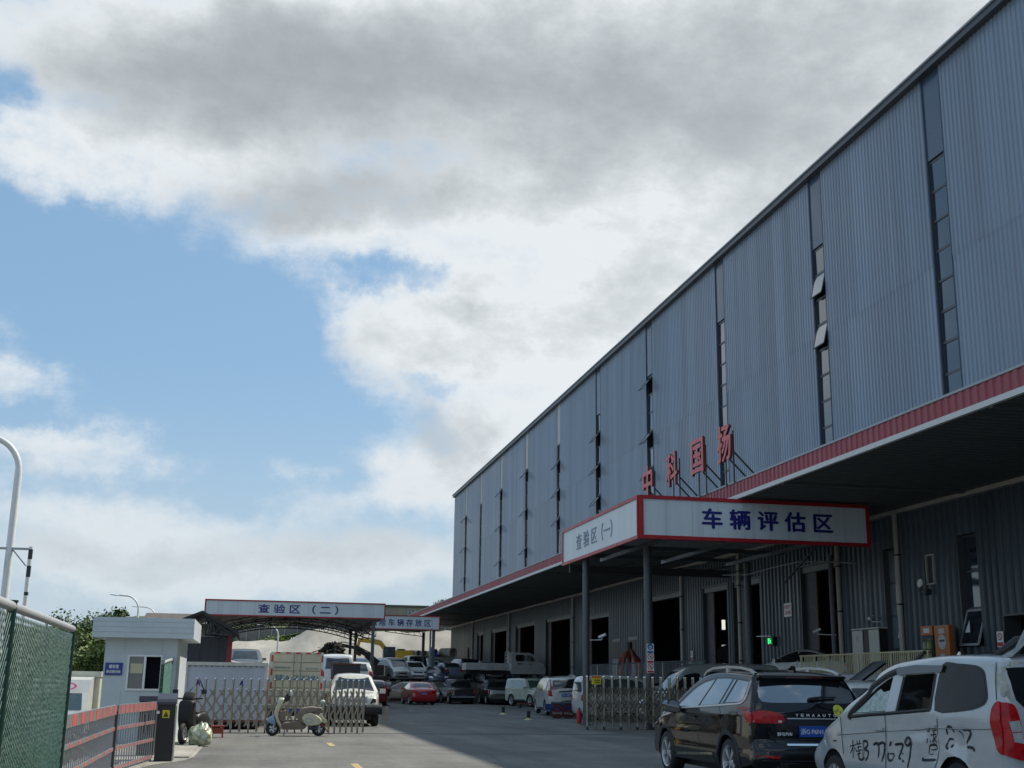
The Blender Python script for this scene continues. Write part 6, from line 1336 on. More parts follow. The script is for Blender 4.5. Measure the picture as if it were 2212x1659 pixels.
# black scooter behind the barrier box
t = thing('black_scooter', 'black scooter with a wind shield standing behind the barrier box', 'scooter', (-1.30, 30.3, .03), R(-106), local=True)
for x_ in (-.62, .62):
    tm, rm = wheel_mesh(.24, .1, 5, .6); o = link('wheel', tm, t); o.location = (x_*(1 if x_ > 0 else 1), 0, .24); link('rim', rm, o)
mb = MB(); loft(mb, smoothpoly([(-.85, .52), (-.5, .70), (.05, .66), (.1, .42), (-.2, .28), (-.6, .32)], 3), .17); mb.build('body', M['black'], t, smooth=50)
mb = MB(); loft(mb, smoothpoly([(-.75, .70), (-.1, .74), (.02, .68), (-.6, .64)], 3), .13); mb.build('seat', M['rubber'], t, smooth=50)
mb = MB(); loft(mb, smoothpoly([(.12, .3), (.3, .5), (.42, .95), (.55, .95), (.55, .55), (.4, .28)], 3), .18); mb.build('front_shield', M['black'], t, smooth=50)
mb = MB(); loft(mb, smoothpoly([(.45, .93), (.37, 1.0), (.31, 1.14), (.36, 1.16), (.49, 1.02)], 3), .12); mb.build('wind_shield', M['rubber'], t, smooth=50)
mb = MB().tube([(.4, -.33, 1.02), (.45, 0, 1.0), (.4, .33, 1.02)], .018, 8).box((.36, .34, 1.17), (.03, .12, .09)).box((.36, -.34, 1.17), (.03, .12, .09)); mb.build('handlebar', M['black'], t)
mb = MB(); loft(mb, smoothpoly([(-.1, .3), (.3, .3), (.3, .24), (-.1, .22)], 2), .15); mb.build('footboard', M['rubber'], t)
# rubbish bag
bm = bmesh.new(); bmesh.ops.create_icosphere(bm, subdivisions=5, radius=1)
from mathutils import noise as NZ
for v in bm.verts:
    p = v.co.copy(); n_ = NZ.noise(p*1.6)*.2+NZ.noise(p*3+Vector((3, 1, 2)))*.12+abs(NZ.noise(p*6))*.05
    r_ = 1+n_; s = Vector((p.x*.27*r_, p.y*.24*r_, p.z*.29*r_))
    if p.z > .55: k = (p.z-.55)/.45; s.x *= 1-.55*k; s.y *= 1-.55*k
    if s.z < -.19: s.z = -.19+(s.z+.19)*.1
    v.co = s
me = bpy.data.meshes.new('rubbish_bag'); bm.to_mesh(me); bm.free()
mb_ = mat('bag_plastic', (.40, .44, .30), .2, var=.7, scale=5, coat=1., spec=.8, dirt=(.50, .38, .12), dirtamt=.6, dscale=6, bump=.6, bscale=16); me.materials.append(mb_)
me.polygons.foreach_set('use_smooth', [True]*len(me.polygons))
o = link('rubbish_bag', me); o.location = (-1.06, 29.6, .225); tag(o, 'bulging translucent rubbish bag lying beside the black scooter', 'rubbish bag')
t = thing('red_stool', 'small brown red stool in front of the left folding gate', 'stool', (-.80, 33.9, 0)); MB().b2(-.98, 33.75, .27, -.62, 34.05, .31).build('seat', mat('stool_red', (.22, .035, .025), .6, var=.2), t)
for sx in (-.93, -.67): MB().prism([(33.78, .0), (33.86, .0), (33.9, .06), (33.95, .0), (34.02, .0), (34.02, .268), (33.78, .268)], lambda a, c: (sx-.02, a, c), lambda a, c: (sx+.02, a, c)).build('leg', MATS['stool_red'], t)
MB().b2(-.908, 33.79, .10, -.692, 33.81, .25).build('apron', MATS['stool_red'], t)
t = thing('fire_extinguisher', 'red fire extinguisher standing on the ground behind the right gate', 'extinguisher', (12.55, 47.2, 0)); MB().lathe([(0, 0), (.085, 0), (.09, .02), (.09, .42), (.06, .5), (.03, .53), (0, .53)], 18, Matrix.Translation((12.55, 47.2, 0))).build('cylinder', M['redmark'], t, smooth=40)
MB().b2(12.52, 47.17, .53, 12.58, 47.23, .57).bar((12.55, 47.2, .58), (12.55, 47.08, .60), .03, .02).tube([(12.58, 47.2, .55), (12.66, 47.2, .5), (12.66, 47.2, .2)], .012, 6).build('valve', M['black'], t)
for x, y, lb in ((12.1, 59.9, 'short black bollard stub with a pale base, left of the white jeep wheel'), (11.45, 51.3, 'short black bollard stub in front of the blue handcart')):
    t = thing('bollard', lb, 'bollard', (x, y, 0), group='black bollard stubs on the driveway')
    MB().lathe([(0, .02), (.17, .02), (.15, .05), (0, .05)], 14, Matrix.Translation((x, y, -.015))).build('base', M['white_trim'], t); MB().lathe([(.075, .03), (.075, .09)], 16, Matrix.Translation((x, y, 0))).build('yellow_band', M['yellow'], t); MB().lathe([(.08, .09), (.08, .36), (.06, .37), (0, .37)], 16, Matrix.Translation((x, y, 0))).build('stub', M['rubber'], t, smooth=40)
# blue handcart under the tilted crossover
t = thing('handcart', 'blue handcart with two red spoked wheels under the tilted white crossover', 'cart', (13.6, 54.6, 0))
MB().b2(13.1, 54.0, .28, 14.3, 55.3, .34).b2(13.1, 53.98, .34, 14.3, 54.02, .66).b2(13.1, 55.26, .34, 14.3, 55.3, .6).b2(14.25, 54.03, .2, 14.3, 55.25, .62).build('tray', mat('cart_blue', (.015, .05, .16), .5, var=.2), t)
for xx, yy in ((13.3, 53.75), (13.83, 53.80)):
    w = MB(); Mx = Matrix.Translation((xx, yy, .32)) @ Matrix.Rotation(math.pi/2, 4, 'X')
    w.lathe([(.27, -.03), (.32, -.03), (.325, 0), (.32, .03), (.27, .03)], 28, Mx); wo_ = w.build('wheel', M['tyre'], t, smooth=40)
    s_ = MB().lathe([(.235, -.018), (.27, -.018), (.27, .018), (.235, .018), (.235, -.018)], 28, Mx).lathe([(0, -.04), (.05, -.04), (.05, .04), (0, .04)], 12, Mx)
    for k in range(8): a = 2*math.pi*k/8; s_.bar((xx+.04*math.cos(a), yy, .32+.04*math.sin(a)), (xx+.25*math.cos(a), yy, .32+.25*math.sin(a)), .022, .022)
    x = s_.build('rim', mat('cart_red', (.22, .015, .025), .5), None); x.parent = wo_
MB().tube([(14.25, 55.0, .5), (15.7, 54.3, .30)], .03, 8).build('shaft', M['dark'], t)
t = thing('low_trolley', 'rusty low trolley plate lying in front of the cream jeep', 'trolley', (17, 75.6, 0)); MB().b2(16.2, 75.3, .22, 18.2, 76.0, .30).build('deck', M['rust'], t); MB().b2(16.25, 75.35, 0, 16.4, 75.9, .22).b2(18.0, 75.35, 0, 18.15, 75.9, .22).build('foot', M['dark'], t)

# ================================================================ person
def person(loc, rz):
    t = thing('person', 'man in a white shirt and black shorts standing with his back half turned', 'person', loc, rz)
    J = {'pel': (0, 0, .92, .135), 'spi': (0, 0, 1.12, .14), 'che': (.01, 0, 1.33, .15), 'nec': (.02, 0, 1.47, .062), 'hea': (.045, 0, 1.57, .095), 'cro': (.03, 0, 1.66, .085)}
    E_ = [('pel', 'spi'), ('spi', 'che'), ('che', 'nec'), ('nec', 'hea'), ('hea', 'cro')]
    for s, n in ((1, 'l'), (-1, 'r')):
        J.update({'hip'+n: (0, .10*s, .86, .10), 'kne'+n: (.02+.03*s, .11*s, .47, .06), 'ank'+n: (-.03+.05*s, .115*s, .08, .04), 'toe'+n: (.13+.05*s, .13*s, .035, .035),
                  'sho'+n: (0, .19*s, 1.38, .065), 'elb'+n: (-.02, .27*s, 1.10, .045), 'wri'+n: (.14, .23*s, .93, .032), 'pal'+n: (.20, .21*s, .90, .036)})
        E_ += [('pel', 'hip'+n), ('hip'+n, 'kne'+n), ('kne'+n, 'ank'+n), ('ank'+n, 'toe'+n), ('che', 'sho'+n), ('sho'+n, 'elb'+n), ('elb'+n, 'wri'+n), ('wri'+n, 'pal'+n)]
        for f in range(5):
            a = (f-2)*.012*s; J[f'f{f}{n}'] = (.245+(.01 if f != 4 else -.03), (.21+.0)*s+a*1.3, .895-.02*abs(f-1.5)/2+(.03 if f == 4 else 0), .010); J[f'g{f}{n}'] = (.28+(.012*(f in (1, 2)))-(.03 if f == 4 else 0), .205*s+a*1.5, .875+(.035 if f == 4 else 0), .009); E_ += [('pal'+n, f'f{f}{n}'), (f'f{f}{n}', f'g{f}{n}')]
    J['nos'] = (.145, 0, 1.565, .016); E_.append(('hea', 'nos'))
    def skin(keys, grow, name, mt, zlim=None):
        ks = [k for k in J if k in keys]; ix = {k: i for i, k in enumerate(ks)}
        me = bpy.data.meshes.new(name); me.from_pydata([J[k][:3] for k in ks], [(ix[a], ix[b_]) for a, b_ in E_ if a in ix and b_ in ix], []); me.update(); me.materials.append(mt)
        o = link(name, me, t); mo = o.modifiers.new('s', 'SKIN'); mo.use_smooth_shade = True
        for k in ks: r_ = J[k][3]+grow; me.skin_vertices[0].data[ix[k]].radius = (r_*(.8 if k in ('che', 'spi', 'pel') else 1), r_*(1.15 if k in ('che', 'spi', 'pel') else 1))
        me.skin_vertices[0].data[0].use_root = True; o.modifiers.new('u', 'SUBSURF').levels = 2; o.modifiers['u'].render_levels = 2
        return o
    skin(set(J), 0, 'body', M['skin'])
    Jb = dict(J)
    J['hipl'] = (0, .07, .92, .12); J['hipr'] = (0, -.07, .92, .12); J['elbl'] = (-.012, .235, 1.22, .06); J['elbr'] = (-.012, -.235, 1.22, .06); J['nec'] = (.015, 0, 1.44, .06)
    skin({'pel', 'spi', 'che', 'nec', 'shol', 'shor', 'elbl', 'elbr'}, .028, 'shirt', M['cloth_white']); J.update(Jb)
    J['knel'] = (.03, .11, .56, .085); J['kner'] = (.0, -.11, .56, .085)
    skin({'pel', 'hipl', 'hipr', 'knel', 'kner'}, .03, 'shorts', M['cloth_black']); J.update(Jb)
    bm = bmesh.new(); bmesh.ops.create_uvsphere(bm, u_segments=16, v_segments=10, radius=1)
    for v in bm.verts: v.co = Vector((v.co.x*.112+.025-(.02 if v.co.z < 0 else 0), v.co.y*.10, v.co.z*.105+1.635 if v.co.z > -.3 or v.co.x < 0 else 1.60))
    me = bpy.data.meshes.new('hair'); bm.to_mesh(me); bm.free(); me.materials.append(M['rubber']); link('hair', me, t)
    for s in (1, -1):
        bm = bmesh.new(); bmesh.ops.create_uvsphere(bm, u_segments=10, v_segments=6, radius=1)
        for v in bm.verts: v.co = Vector((v.co.x*.14+.06+.05*s, v.co.y*.05+.125*s, max(-.2, v.co.z)*.05+.012))
        me = bpy.data.meshes.new('shoe'); bm.to_mesh(me); bm.free(); me.materials.append(M['rubber']); link('shoe', me, t)
person((8.42, 79.0, 0), R(35))

# ================================================================ platform furniture
t = thing('platform_railing', 'pale yellow steel railing along the platform edge, right of the silver sedan', 'railing', (PX, 38, PZ)); b = MB().tube([(PX+.12, 33.6, 2.60), (PX+.12, 42.5, 2.60)], .03, 8).bar((PX+.12, 33.6, 1.56), (PX+.12, 42.5, 1.56), .03, .03)
b.build('rail', mat('rail_yellow', (.58, .50, .30), .45, var=.1), t)
b = MB()
for i in range(75):
    if i % 9: b.tube([(PX+.12, 33.66+i*.119, 1.55), (PX+.12, 33.66+i*.119, 2.6)], .017, 6)
b.build('baluster', MATS['rail_yellow'], t)
for i in range(9): MB().tube([(PX+.12, 33.66+i*1.09, PZ), (PX+.12, 33.66+i*1.09, 2.6)], .028, 8).build('post', MATS['rail_yellow'], t)
b = MB().bar((PX+.05, 33.7, 2.58), (PX-.05, 36.6, 1.2), .07, .07); b.build('stair_rail', M['dark'], t)
t = thing('dark_railing', 'dark steel railing along the far part of the platform edge', 'railing', (PX, 60, PZ)); b = MB().tube([(PX+.12, 52.2, 2.6), (PX+.12, 72, 2.6)], .03, 8).bar((PX+.12, 52.2, 1.6), (PX+.12, 72, 1.6), .03, .03)
b.build('rail', M['dark'], t)
for i in range(11): MB().tube([(PX+.12, 52.25+i*1.97, PZ), (PX+.12, 52.25+i*1.97, 2.6)], .025, 8).build('post', MATS['rail_yellow'] if i % 2 else M['dark'], t)
b = MB()
for i in range(98): b.tube([(PX+.12, 52.3+i*.2, 1.6), (PX+.12, 52.3+i*.2, 2.6)], .012, 5)
b.build('baluster', M['grey_trim'], t)
t = thing('steel_cabinet', 'white steel cabinet with one door open against the hall wall', 'cabinet', (21.6, 41, PZ)); cw = mat('cabinet_white', (.52, .52, .48), .4, var=.06)
MB().b2(21.6, 40.0, PZ, 21.9, 42.0, 3.55).build('case', M['black'], t); MB().b2(21.57, 41.2, PZ+.03, 21.596, 41.98, 3.52).build('door', cw, t); MB().b2(21.57, 40.0, PZ+.03, 21.596, 40.72, 3.52).build('door', cw, t); MB().b2(21.56, 39.98, 3.552, 21.92, 42.02, 3.60).build('top', cw, t)
text('电', .12, .22, (21.569, 41.6, 3.25), (0, -1, 0), (0, 0, 1), mat('faint_red', (.5, .2, .16), .6), t, depth=.002)
t = thing('drinks_fridge', 'narrow drinks fridge with an orange top beside the orange cabinet', 'fridge', (21.3, 36.3, PZ)); MB().b2(21.3, 35.98, PZ, 21.9, 36.62, 3.18).build('case', M['dark'], t); MB().b2(21.27, 35.96, 3.182, 21.9, 36.64, 3.47).build('header', mat('fridge_orange', (.50, .12, .03), .4), t); MB().b2(21.262, 36.12, 3.25, 21.269, 36.48, 3.40).build('header_label', M['white_trim'], t)
g = MB().b2(21.285, 36.05, PZ+.2, 21.299, 36.55, 3.1).build('glass_door', mat('fridge_glass', (.05, .07, .03), .1, coat=1., var=.9, scale=4), t)
b = MB()
for z in (1.7, 2.05, 2.4, 2.75):
    for i in range(6): b.lathe([(0, .24), (.015, .23), (.03, .15), (.03, 0)], 8, Matrix.Translation((21.27, 36.09+i*.085, z)), i % 3)
x = b.build('bottles', [mat('bt1', (.12, .2, .03), .3), mat('bt2', (.3, .25, .03), .3), mat('bt3', (.35, .36, .35), .3)], None); x.parent = g; x['kind'] = 'stuff'
t = thing('orange_cabinet', 'tall orange vending cabinet with a round white emblem on the platform', 'vending machine', (21.3, 35.4, PZ)); MB().b2(21.25, 34.96, PZ, 21.42, 35.8, 3.46).build('case', mat('vend_orange', (.42, .12, .012), .4, var=.08, coat=.4), t)
b = MB().add([(21.245, 35.38+.23*math.cos(a), 2.94+.23*math.sin(a)) for a in ring], [tuple(range(28))]).b2(21.24, 35.22, 3.2, 21.249, 35.55, 3.36).b2(21.24, 35.26, 2.36, 21.249, 35.52, 2.58); b.build('emblem', mat('vend_grey', (.45, .44, .42), .5), t)
text('欢迎光临', .3, .07, (21.242, 35.38, 2.98), (0, -1, 0), (0, 0, 1), M['black'], t, depth=.002, bold=.02)
t = thing('tap_bench', 'low bench with a row of taps under the open hall window', 'bench', (21.3, 33.5, PZ)); MB().b2(21.2, 32.6, PZ, 21.8, 34.8, 2.30).build('bench_top', M['dark'], t)
b = MB()
for i in range(9): b.tube([(21.3, 32.7+i*.24, 2.3), (21.3, 32.7+i*.24, 2.52), (21.22, 32.7+i*.24, 2.56)], .018, 6)
b.build('tap', M['steel'], t)
t = thing('exit_sign', 'lit green running man exit sign on a bracket beside the second gate', 'exit sign', (21.8, 49.8, 3.4)); MB().b2(21.72, 49.45, 3.22, 21.9, 50.0, 3.58).build('case', M['black'], t)
gm = mat('exit_green', (.02, .75, .16), .5, emit=1.6); b = MB().b2(21.712, 49.5, 3.27, 21.719, 49.95, 3.53)
b.build('panel', mat('exit_dark', (.01, .10, .03), .5, emit=.3), t)
b = MB().lathe([(0, .004), (.03, .004)], 12, Matrix.Translation((21.711, 49.74, 3.49)) @ Matrix.Rotation(R(-90), 4, 'Y')).bar((21.708, 49.74, 3.45), (21.708, 49.70, 3.37), .004, .05).bar((21.708, 49.70, 3.37), (21.708, 49.80, 3.30), .004, .03).bar((21.708, 49.70, 3.37), (21.708, 49.62, 3.29), .004, .03).bar((21.708, 49.74, 3.44), (21.708, 49.84, 3.42), .004, .025).bar((21.708, 49.73, 3.44), (21.708, 49.63, 3.40), .004, .025).b2(21.706, 49.86, 3.28, 21.71, 49.93, 3.52); b.build('pictogram', gm, t)
MB().bar((21.85, 49.9, 3.62), (21.7, 51.1, 3.64), .04, .04).build('bracket', M['lamp_white'], t)
t = thing('wall_notice', 'white notice with red characters on the corrugated wall between two gates', 'notice', (21.88, 48.1, 4.6)); MB().b2(21.86, 47.78, 4.36, 21.88, 48.5, 4.92).build('board', M['white'], t)
text('安全生产', .56, .16, (21.858, 48.14, 4.76), (0, -1, 0), (0, 0, 1), M['redmark'], t, depth=.003, bold=.02); text('人人有责', .56, .16, (21.858, 48.14, 4.53), (0, -1, 0), (0, 0, 1), M['redmark'], t, depth=.003, bold=.02)
for y_, lb in ((33.2, 'small red and white prohibition notice near the right edge of the hall wall'), (59.9, 'small red and white prohibition notice beside the downpipe in the middle of the wall')):
    t = thing('prohibition_notice', lb, 'notice', (21.88, y_, 3)); MB().b2(21.86, y_-.16, 2.74, 21.885, y_+.16, 3.2).build('board', M['white'], t)
    b = MB().add([(21.855, y_+.11*math.cos(a), 3.05+.11*math.sin(a)) for a in ring]+[(21.855, y_+.08*math.cos(a), 3.05+.08*math.sin(a)) for a in ring], [(i, (i+1) % 28, 28+(i+1) % 28, 28+i) for i in range(28)]).bar((21.854, y_+.07, 3.12), (21.854, y_-.07, 2.98), .003, .025).b2(21.852, y_-.14, 2.77, 21.858, y_+.14, 2.88); b.build('symbol', M['redmark'], t)
t = thing('vent_grille', 'pale framed louvre grille high on the hall wall', 'vent', (21.88, 36.8, 5.4)); b = MB()
for a in (36.54, 36.98): b.b2(21.82, a, 4.85, 21.9, a+.05, 5.85)
b.b2(21.82, 36.59, 4.85, 21.9, 36.98, 4.9).b2(21.82, 36.59, 5.8, 21.9, 36.98, 5.85); b.build('frame', M['pipe'], t); b = MB()
for i in range(16): b.b2(21.85, 36.595, 4.93+i*.054, 21.89, 36.975, 4.95+i*.054)
b.build('louvre', mat('louvre_brown', (.10, .085, .07), .6), t); MB().b2(21.89, 36.595, 4.9, 21.9, 36.975, 5.8).build('backing', M['black'], t)
t = thing('floodlight', 'round white floodlight above a small camera on the hall wall', 'floodlight', (21.8, 37.1, 4.9)); MB().lathe([(0, .03), (.13, .03), (.15, 0), (.10, -.07), (0, -.07)], 20, Matrix.Translation((21.62, 37.1, 4.92)) @ Matrix.Rotation(R(-80), 4, 'Y')).build('lamp_head', M['white'], t, smooth=40); MB().b2(21.7, 36.9, 4.55, 21.9, 37.2, 4.72).bar((21.7, 37.1, 4.7), (21.66, 37.1, 4.85), .03, .03).bar((21.7, 37.3, 4.7), (21.6, 37.5, 4.7), .03, .03).build('bracket', M['dark'], t)
def cctv(label, p, d, wallp):
    t = thing('security_camera', label, 'camera', p); p = Vector(p); d = Vector(d).normalized()
    MB().tube([p-d*.14, p+d*.14], .055, 10).tube([p+d*.14, p+d*.17], .06, 10).build('housing', M['lamp_white'], t, smooth=40); MB().tube([tuple(p), tuple(p+Vector((0, 0, -.14))), tuple(wallp)], .018, 6).build('arm', M['lamp_white'], t)
cctv('white security camera on the dark pipe beside the first gate', (21.2, 44.05, 3.62), (-.6, .5, -.35), (21.75, 43.6, 3.45)); cctv('white security camera on an arm of the rear canopy post', (12.95, 45.3, 3.28), (.6, -.5, .3), (12.45, 45.4, 3.12)); cctv('small security camera above the steel cabinet', (21.65, 40.6, 3.95), (-.7, -.4, -.2), (21.9, 40.4, 3.8))
t = thing('dark_pipe', 'dark upright pipe beside the pale downpipe at the first gate', 'pipe', (21.7, 43.75, PZ)); MB().tube([(21.72, 43.72, PZ), (21.72, 43.72, 6.5)], .10, 10).build('pipe', M['post'], t)
t = thing('rusty_grapple', 'rust red scrap grapple lying on the platform beside the canopy post', 'grapple', (20.6, 66.5, PZ)); b = MB()
for i in range(5):
    a = 2*math.pi*i/5; pts = [(20.6, 66.5, 3.3), (20.6+.5*math.cos(a), 66.5+.5*math.sin(a), 2.9), (20.6+.75*math.cos(a), 66.5+.75*math.sin(a), 2.2), (20.6+.35*math.cos(a), 66.5+.35*math.sin(a), 1.55)]; b.tube(pts, [.06, .11, .09, .03], 8)
    b.tube([(20.6, 66.5, 3.6), (20.6+.6*math.cos(a), 66.5+.6*math.sin(a), 2.75)], .06, 6)
b.build('claw', mat('rust_orange', (.30, .07, .03), .75, var=.5, scale=8), t); MB().tube([(20.6, 66.5, 3.2), (20.6, 66.5, 3.8)], .16, 10).build('head', M['dark'], t)
t = thing('hall_lamp', 'bright lamp hanging in the dark inside the second gate', 'lamp', (34, 86.3, 6)); lx_ = (34.0, 86.2, 5.85); MB().tube([(34, 86.2, 5.55), (34, 86.2, 6.25)], .13, 10).build('tube', mat('lit_lamp', (.9, .88, .78), .5, emit=.7), t); MB().tube([(34, 86.2, 6.3), (34, 86.2, ZT-.5)], .03, 6).build('cord', M['dark'], t)
for i, (yy, x_, lb) in enumerate(((56.5, 27.0, 'dark scrap heap inside the second gate'), (65, 26.5, 'dark scrap heap inside the fifth gate from the right'))):
    bm = bmesh.new(); bmesh.ops.create_icosphere(bm, subdivisions=4, radius=1)
    for v in bm.verts: k = 1+NZ.noise(v.co*2.5+Vector((i*5, 0, 0)))*.7+NZ.noise(v.co*7)*.4; v.co = Vector((v.co.x*2.2*k, v.co.y*2.6*k, max(0, v.co.z)*1.7*k))
    me = bpy.data.meshes.new('scrap_heap'); bm.to_mesh(me); bm.free(); me.materials.append(M['rubber']); o = link('scrap_heap', me); o.location = (x_, yy+2, PZ+.01); tag(o, lb, 'scrap heap', kind='stuff')

# ================================================================ left background: shed, skip, machines
t = thing('dark_shed', 'dark corrugated shed with a sloping roof and a red corner, left of the second canopy', 'shed', (-3.2, 58, 0))
b = MB(); n = 12
for i in range(n): b.b2(-6+i*.4, 58.0+(i % 2)*.03, 0, -5.6+i*.4, 58.1, 3.35)
b.b2(-1.30, 58.12, 0, -1.2, 63, 3.35); b.build('wall', mat('shed_wall', (.022, .028, .04), .45, var=.1), t)
MB().b2(-1.19, 57.96, 1.3, -.98, 58.1, 3.42).build('corner_panel', mat('shed_red', (.28, .02, .03), .5), t)
rp = [(-3.2, 4.1), (-2.35, 4.46), (-.72, 3.58), (-.66, 3.36), (-.74, 3.36), (-.84, 3.5), (-2.35, 4.32), (-3.2, 3.96)]
b = MB().prism(rp, lambda a, c: (a, 56.6, c), lambda a, c: (a, 64, c)); b.prism([(-6.4, 3.9), (-3.21, 4.1), (-3.21, 3.96), (-6.4, 3.76)], lambda a, c: (a, 57.2, c), lambda a, c: (a, 64, c)); b.build('roof', mat('shed_roof', (.02, .02, .022), .6, var=.2), t)
b = MB()
for yy in (56.9, 59.5):
    b.bar((-2.3, yy, 4.2), (-.95, yy, 3.42), .06, .06).bar((-2.3, yy, 3.5), (-.9, yy, 3.4), .06, .06)
    for i in range(5): b.bar((-2.3+i*.28, yy, 3.49), (-2.16+i*.28, yy, 4.1-i*.16), .04, .04).bar((-2.16+i*.28, yy, 4.1-i*.16), (-2.02+i*.28, yy, 3.47), .04, .04)
b.box((-.98, 56.9, 3.22), (.12, .12, .22)); b.build('bracket', M['dark'], t)
t = thing('scrap_skip', 'black truck skip heaped with dark scrap metal behind the box truck', 'skip', (4.4, 70, .86)); MB().b2(3.75, 69.5, .86, 5.05, 72, 2.9).b2(3.7, 69.45, 2.84, 5.1, 72, 2.93).build('skip', M['rubber'], t)
bm = bmesh.new(); bmesh.ops.create_icosphere(bm, subdivisions=5, radius=1)
for v in bm.verts: k = 1+NZ.noise(v.co*3)*.35+NZ.noise(v.co*9)*.25; v.co = Vector((v.co.x*.62*k, v.co.y*1.1*k, max(-.2, v.co.z)*.62*k))
me = bpy.data.meshes.new('scrap'); bm.to_mesh(me); bm.free(); me.materials.append(mat('scrap_black', (.022, .017, .014), .85, var=.5, scale=6)); o = link('scrap', me, t, True); o.location = (4.35, 70.6, 2.9)
b = MB(); random.seed(4)
for i in range(40): p = Vector((random.uniform(3.8, 4.9), 69.9+random.random(), random.uniform(2.9, 3.3))); b.bar(p, p+Vector((random.uniform(-.35, .35), random.uniform(-.2, .2), random.uniform(-.05, .25))), .05, .03)
b.bar((3.2, 70, 3.0), (4.0, 70.2, 3.28), .05, .05); b.build('scrap_bar', MATS['scrap_black'], t)
t = thing('dark_container', 'low dark steel container behind the crashed white off-roader', 'container', (4.15, 56.5, 0)); b = MB().b2(3.55, 56.5, .8, 4.78, 58.0, 2.2)
for i in range(12): b.b2(3.57+i*.1, 56.47, .9, 3.62+i*.1, 56.499, 2.14)
b.b2(3.52, 56.45, 2.201, 4.81, 58.05, 2.26, 1).b2(3.6, 56.6, 0, 3.8, 57.9, .8, 1).b2(4.5, 56.6, 0, 4.7, 57.9, .8, 1); b.build('box', [mat('container_dark', (.035, .032, .036), .55, var=.25), M['rust']], t)
def boom(mb, pts, w, hs, m=0):
    for i in range(len(pts)-1):
        p = Vector(pts[i]); q_ = Vector(pts[i+1]); mb.bar(p, q_, w, (hs[i]+hs[i+1])/2, m); mb.tube([p-Vector((0, w*.6, 0)), p+Vector((0, w*.6, 0))], hs[i]*.5, 10, m)
t = thing('grapple_excavator', 'dark excavator arm with a grapple head reaching over the skip', 'excavator', (9.5, 95, 1.45))
K = lambda x, y, z: (x*1.357, y-70+95, 1.5+(z-1.5)*1.357)
b = MB(); boom(b, [K(4.75, 70.5, 3.45), K(5.6, 70.6, 3.32), K(6.3, 70.8, 2.95), K(6.95, 71, 2.45)], .27, [.22, .27, .4, .56]); b.tube([K(4.8, 70.4, 3.62), K(5.5, 70.5, 3.52), K(6.5, 70.7, 3.05)], .04, 6); b.build('arm', mat('exc_dark', (.03, .02, .016), .6, var=.4, scale=4), t)
b = MB().box(K(4.72, 70.5, 3.48), (.3, .3, .3)).tube([K(4.7, 70.5, 3.4), K(4.55, 70.5, 3.1), K(4.62, 70.5, 2.85)], [.11, .13, .04], 8).tube([K(4.8, 70.5, 3.4), K(4.9, 70.5, 3.1), K(4.8, 70.5, 2.85)], [.11, .13, .04], 8); b.build('grapple', M['rubber'], t)
MB().b2(9.1, 95.4, 1.9, 9.9, 96.9, 2.7).b2(8.9, 95.3, 1.45, 10.1, 97.0, 1.88).build('base', mat('exc_rust', (.04, .025, .018), .7, var=.4), t)
t = thing('yellow_excavator', 'yellow excavator with a raised bent arm in front of the concrete slope', 'excavator', (13.2, 122, 2.4))
b = MB(); boom(b, [(9.95, 122, 4.55), (10.15, 122, 5.55)], .28, [.25, .32]); boom(b, [(10.15, 122, 5.4), (11.3, 122, 5.28), (12.2, 122, 5.12), (12.75, 122, 4.5)], .32, [.34, .42, .46, .36]); b.tube([(10.3, 121.9, 5.65), (11.4, 121.9, 5.55)], .06, 6, 1).tube([(11.4, 121.9, 5.5), (12.2, 121.9, 5.35)], .05, 6, 1); b.build('boom', [M['exc_yellow'], M['dark']], t)
text('WC', .5, .2, (11.3, 121.83, 5.27), (1, 0, 0), (0, 0, 1), M['black'], t, depth=.004) if False else None
b = MB().b2(12.5, 121.4, 3.6, 13.62, 122.6, 4.78); c = b.build('cab', M['dark'], t); x = MB().b2(12.56, 121.385, 3.95, 12.98, 121.398, 4.68).b2(13.06, 121.385, 3.95, 13.54, 121.398, 4.68).build('window', M['carglass_blue'], None); x.parent = c
MB().b2(13.63, 121.3, 3.3, 15.4, 122.9, 4.45).b2(13.9, 121.5, 4.451, 14.6, 122.5, 4.6, 1).build('engine_house', [M['exc_yellow'], M['dark']], t); MB().b2(12.3, 121.2, 2.4, 15.2, 121.7, 3.1).b2(12.3, 122.5, 2.4, 15.2, 123, 3.1).b2(12.6, 121.6, 3.1, 14.8, 122.6, 3.3).build('track', M['rubber'], t)
b = MB().tube([(9.95, 121.95, 4.6), (9.9, 121.95, 4.2), (10.3, 121.95, 3.9)], [.12, .3, .1], 8); b.build('bucket', M['rust'], t)
for i, (x_, z_, r_) in enumerate(((15.62, 4.0, .33), (16.3, 4.0, .33), (16.95, 4.0, .32), (17.6, 4.0, .31), (19.9, 4.1, .48))):
    lb = ['leftmost concrete pipe of the row on the bank', 'second concrete pipe from the left on the bank', 'third concrete pipe from the left on the bank', 'concrete pipe of the row beside the blue tarpaulin', 'larger concrete pipe near the hall corner'][i]
    Mx = Matrix.Translation((x_, 128, 3.98+r_)) @ Matrix.Rotation(R(24), 4, 'Z') @ Matrix.Rotation(math.pi/2, 4, 'X')
    o = MB().lathe([(r_*.8, 1.0), (r_, 1.0), (r_, -1.2), (r_*.8, -1.2), (r_*.8, 1.0)], 24, Mx).build('concrete_pipe', mat('pipe_concrete', (.42, .38, .31), .8, var=.15), smooth=40); tag(o, lb, 'pipe', 'concrete pipes on the bank')
tag(MB().b2(14.8, 126.8, 2.4, 21.0, 129.2, 3.97).build('pipe_ledge', M['slope']), kind='structure')
bm = bmesh.new(); bmesh.ops.create_icosphere(bm, subdivisions=4, radius=1)
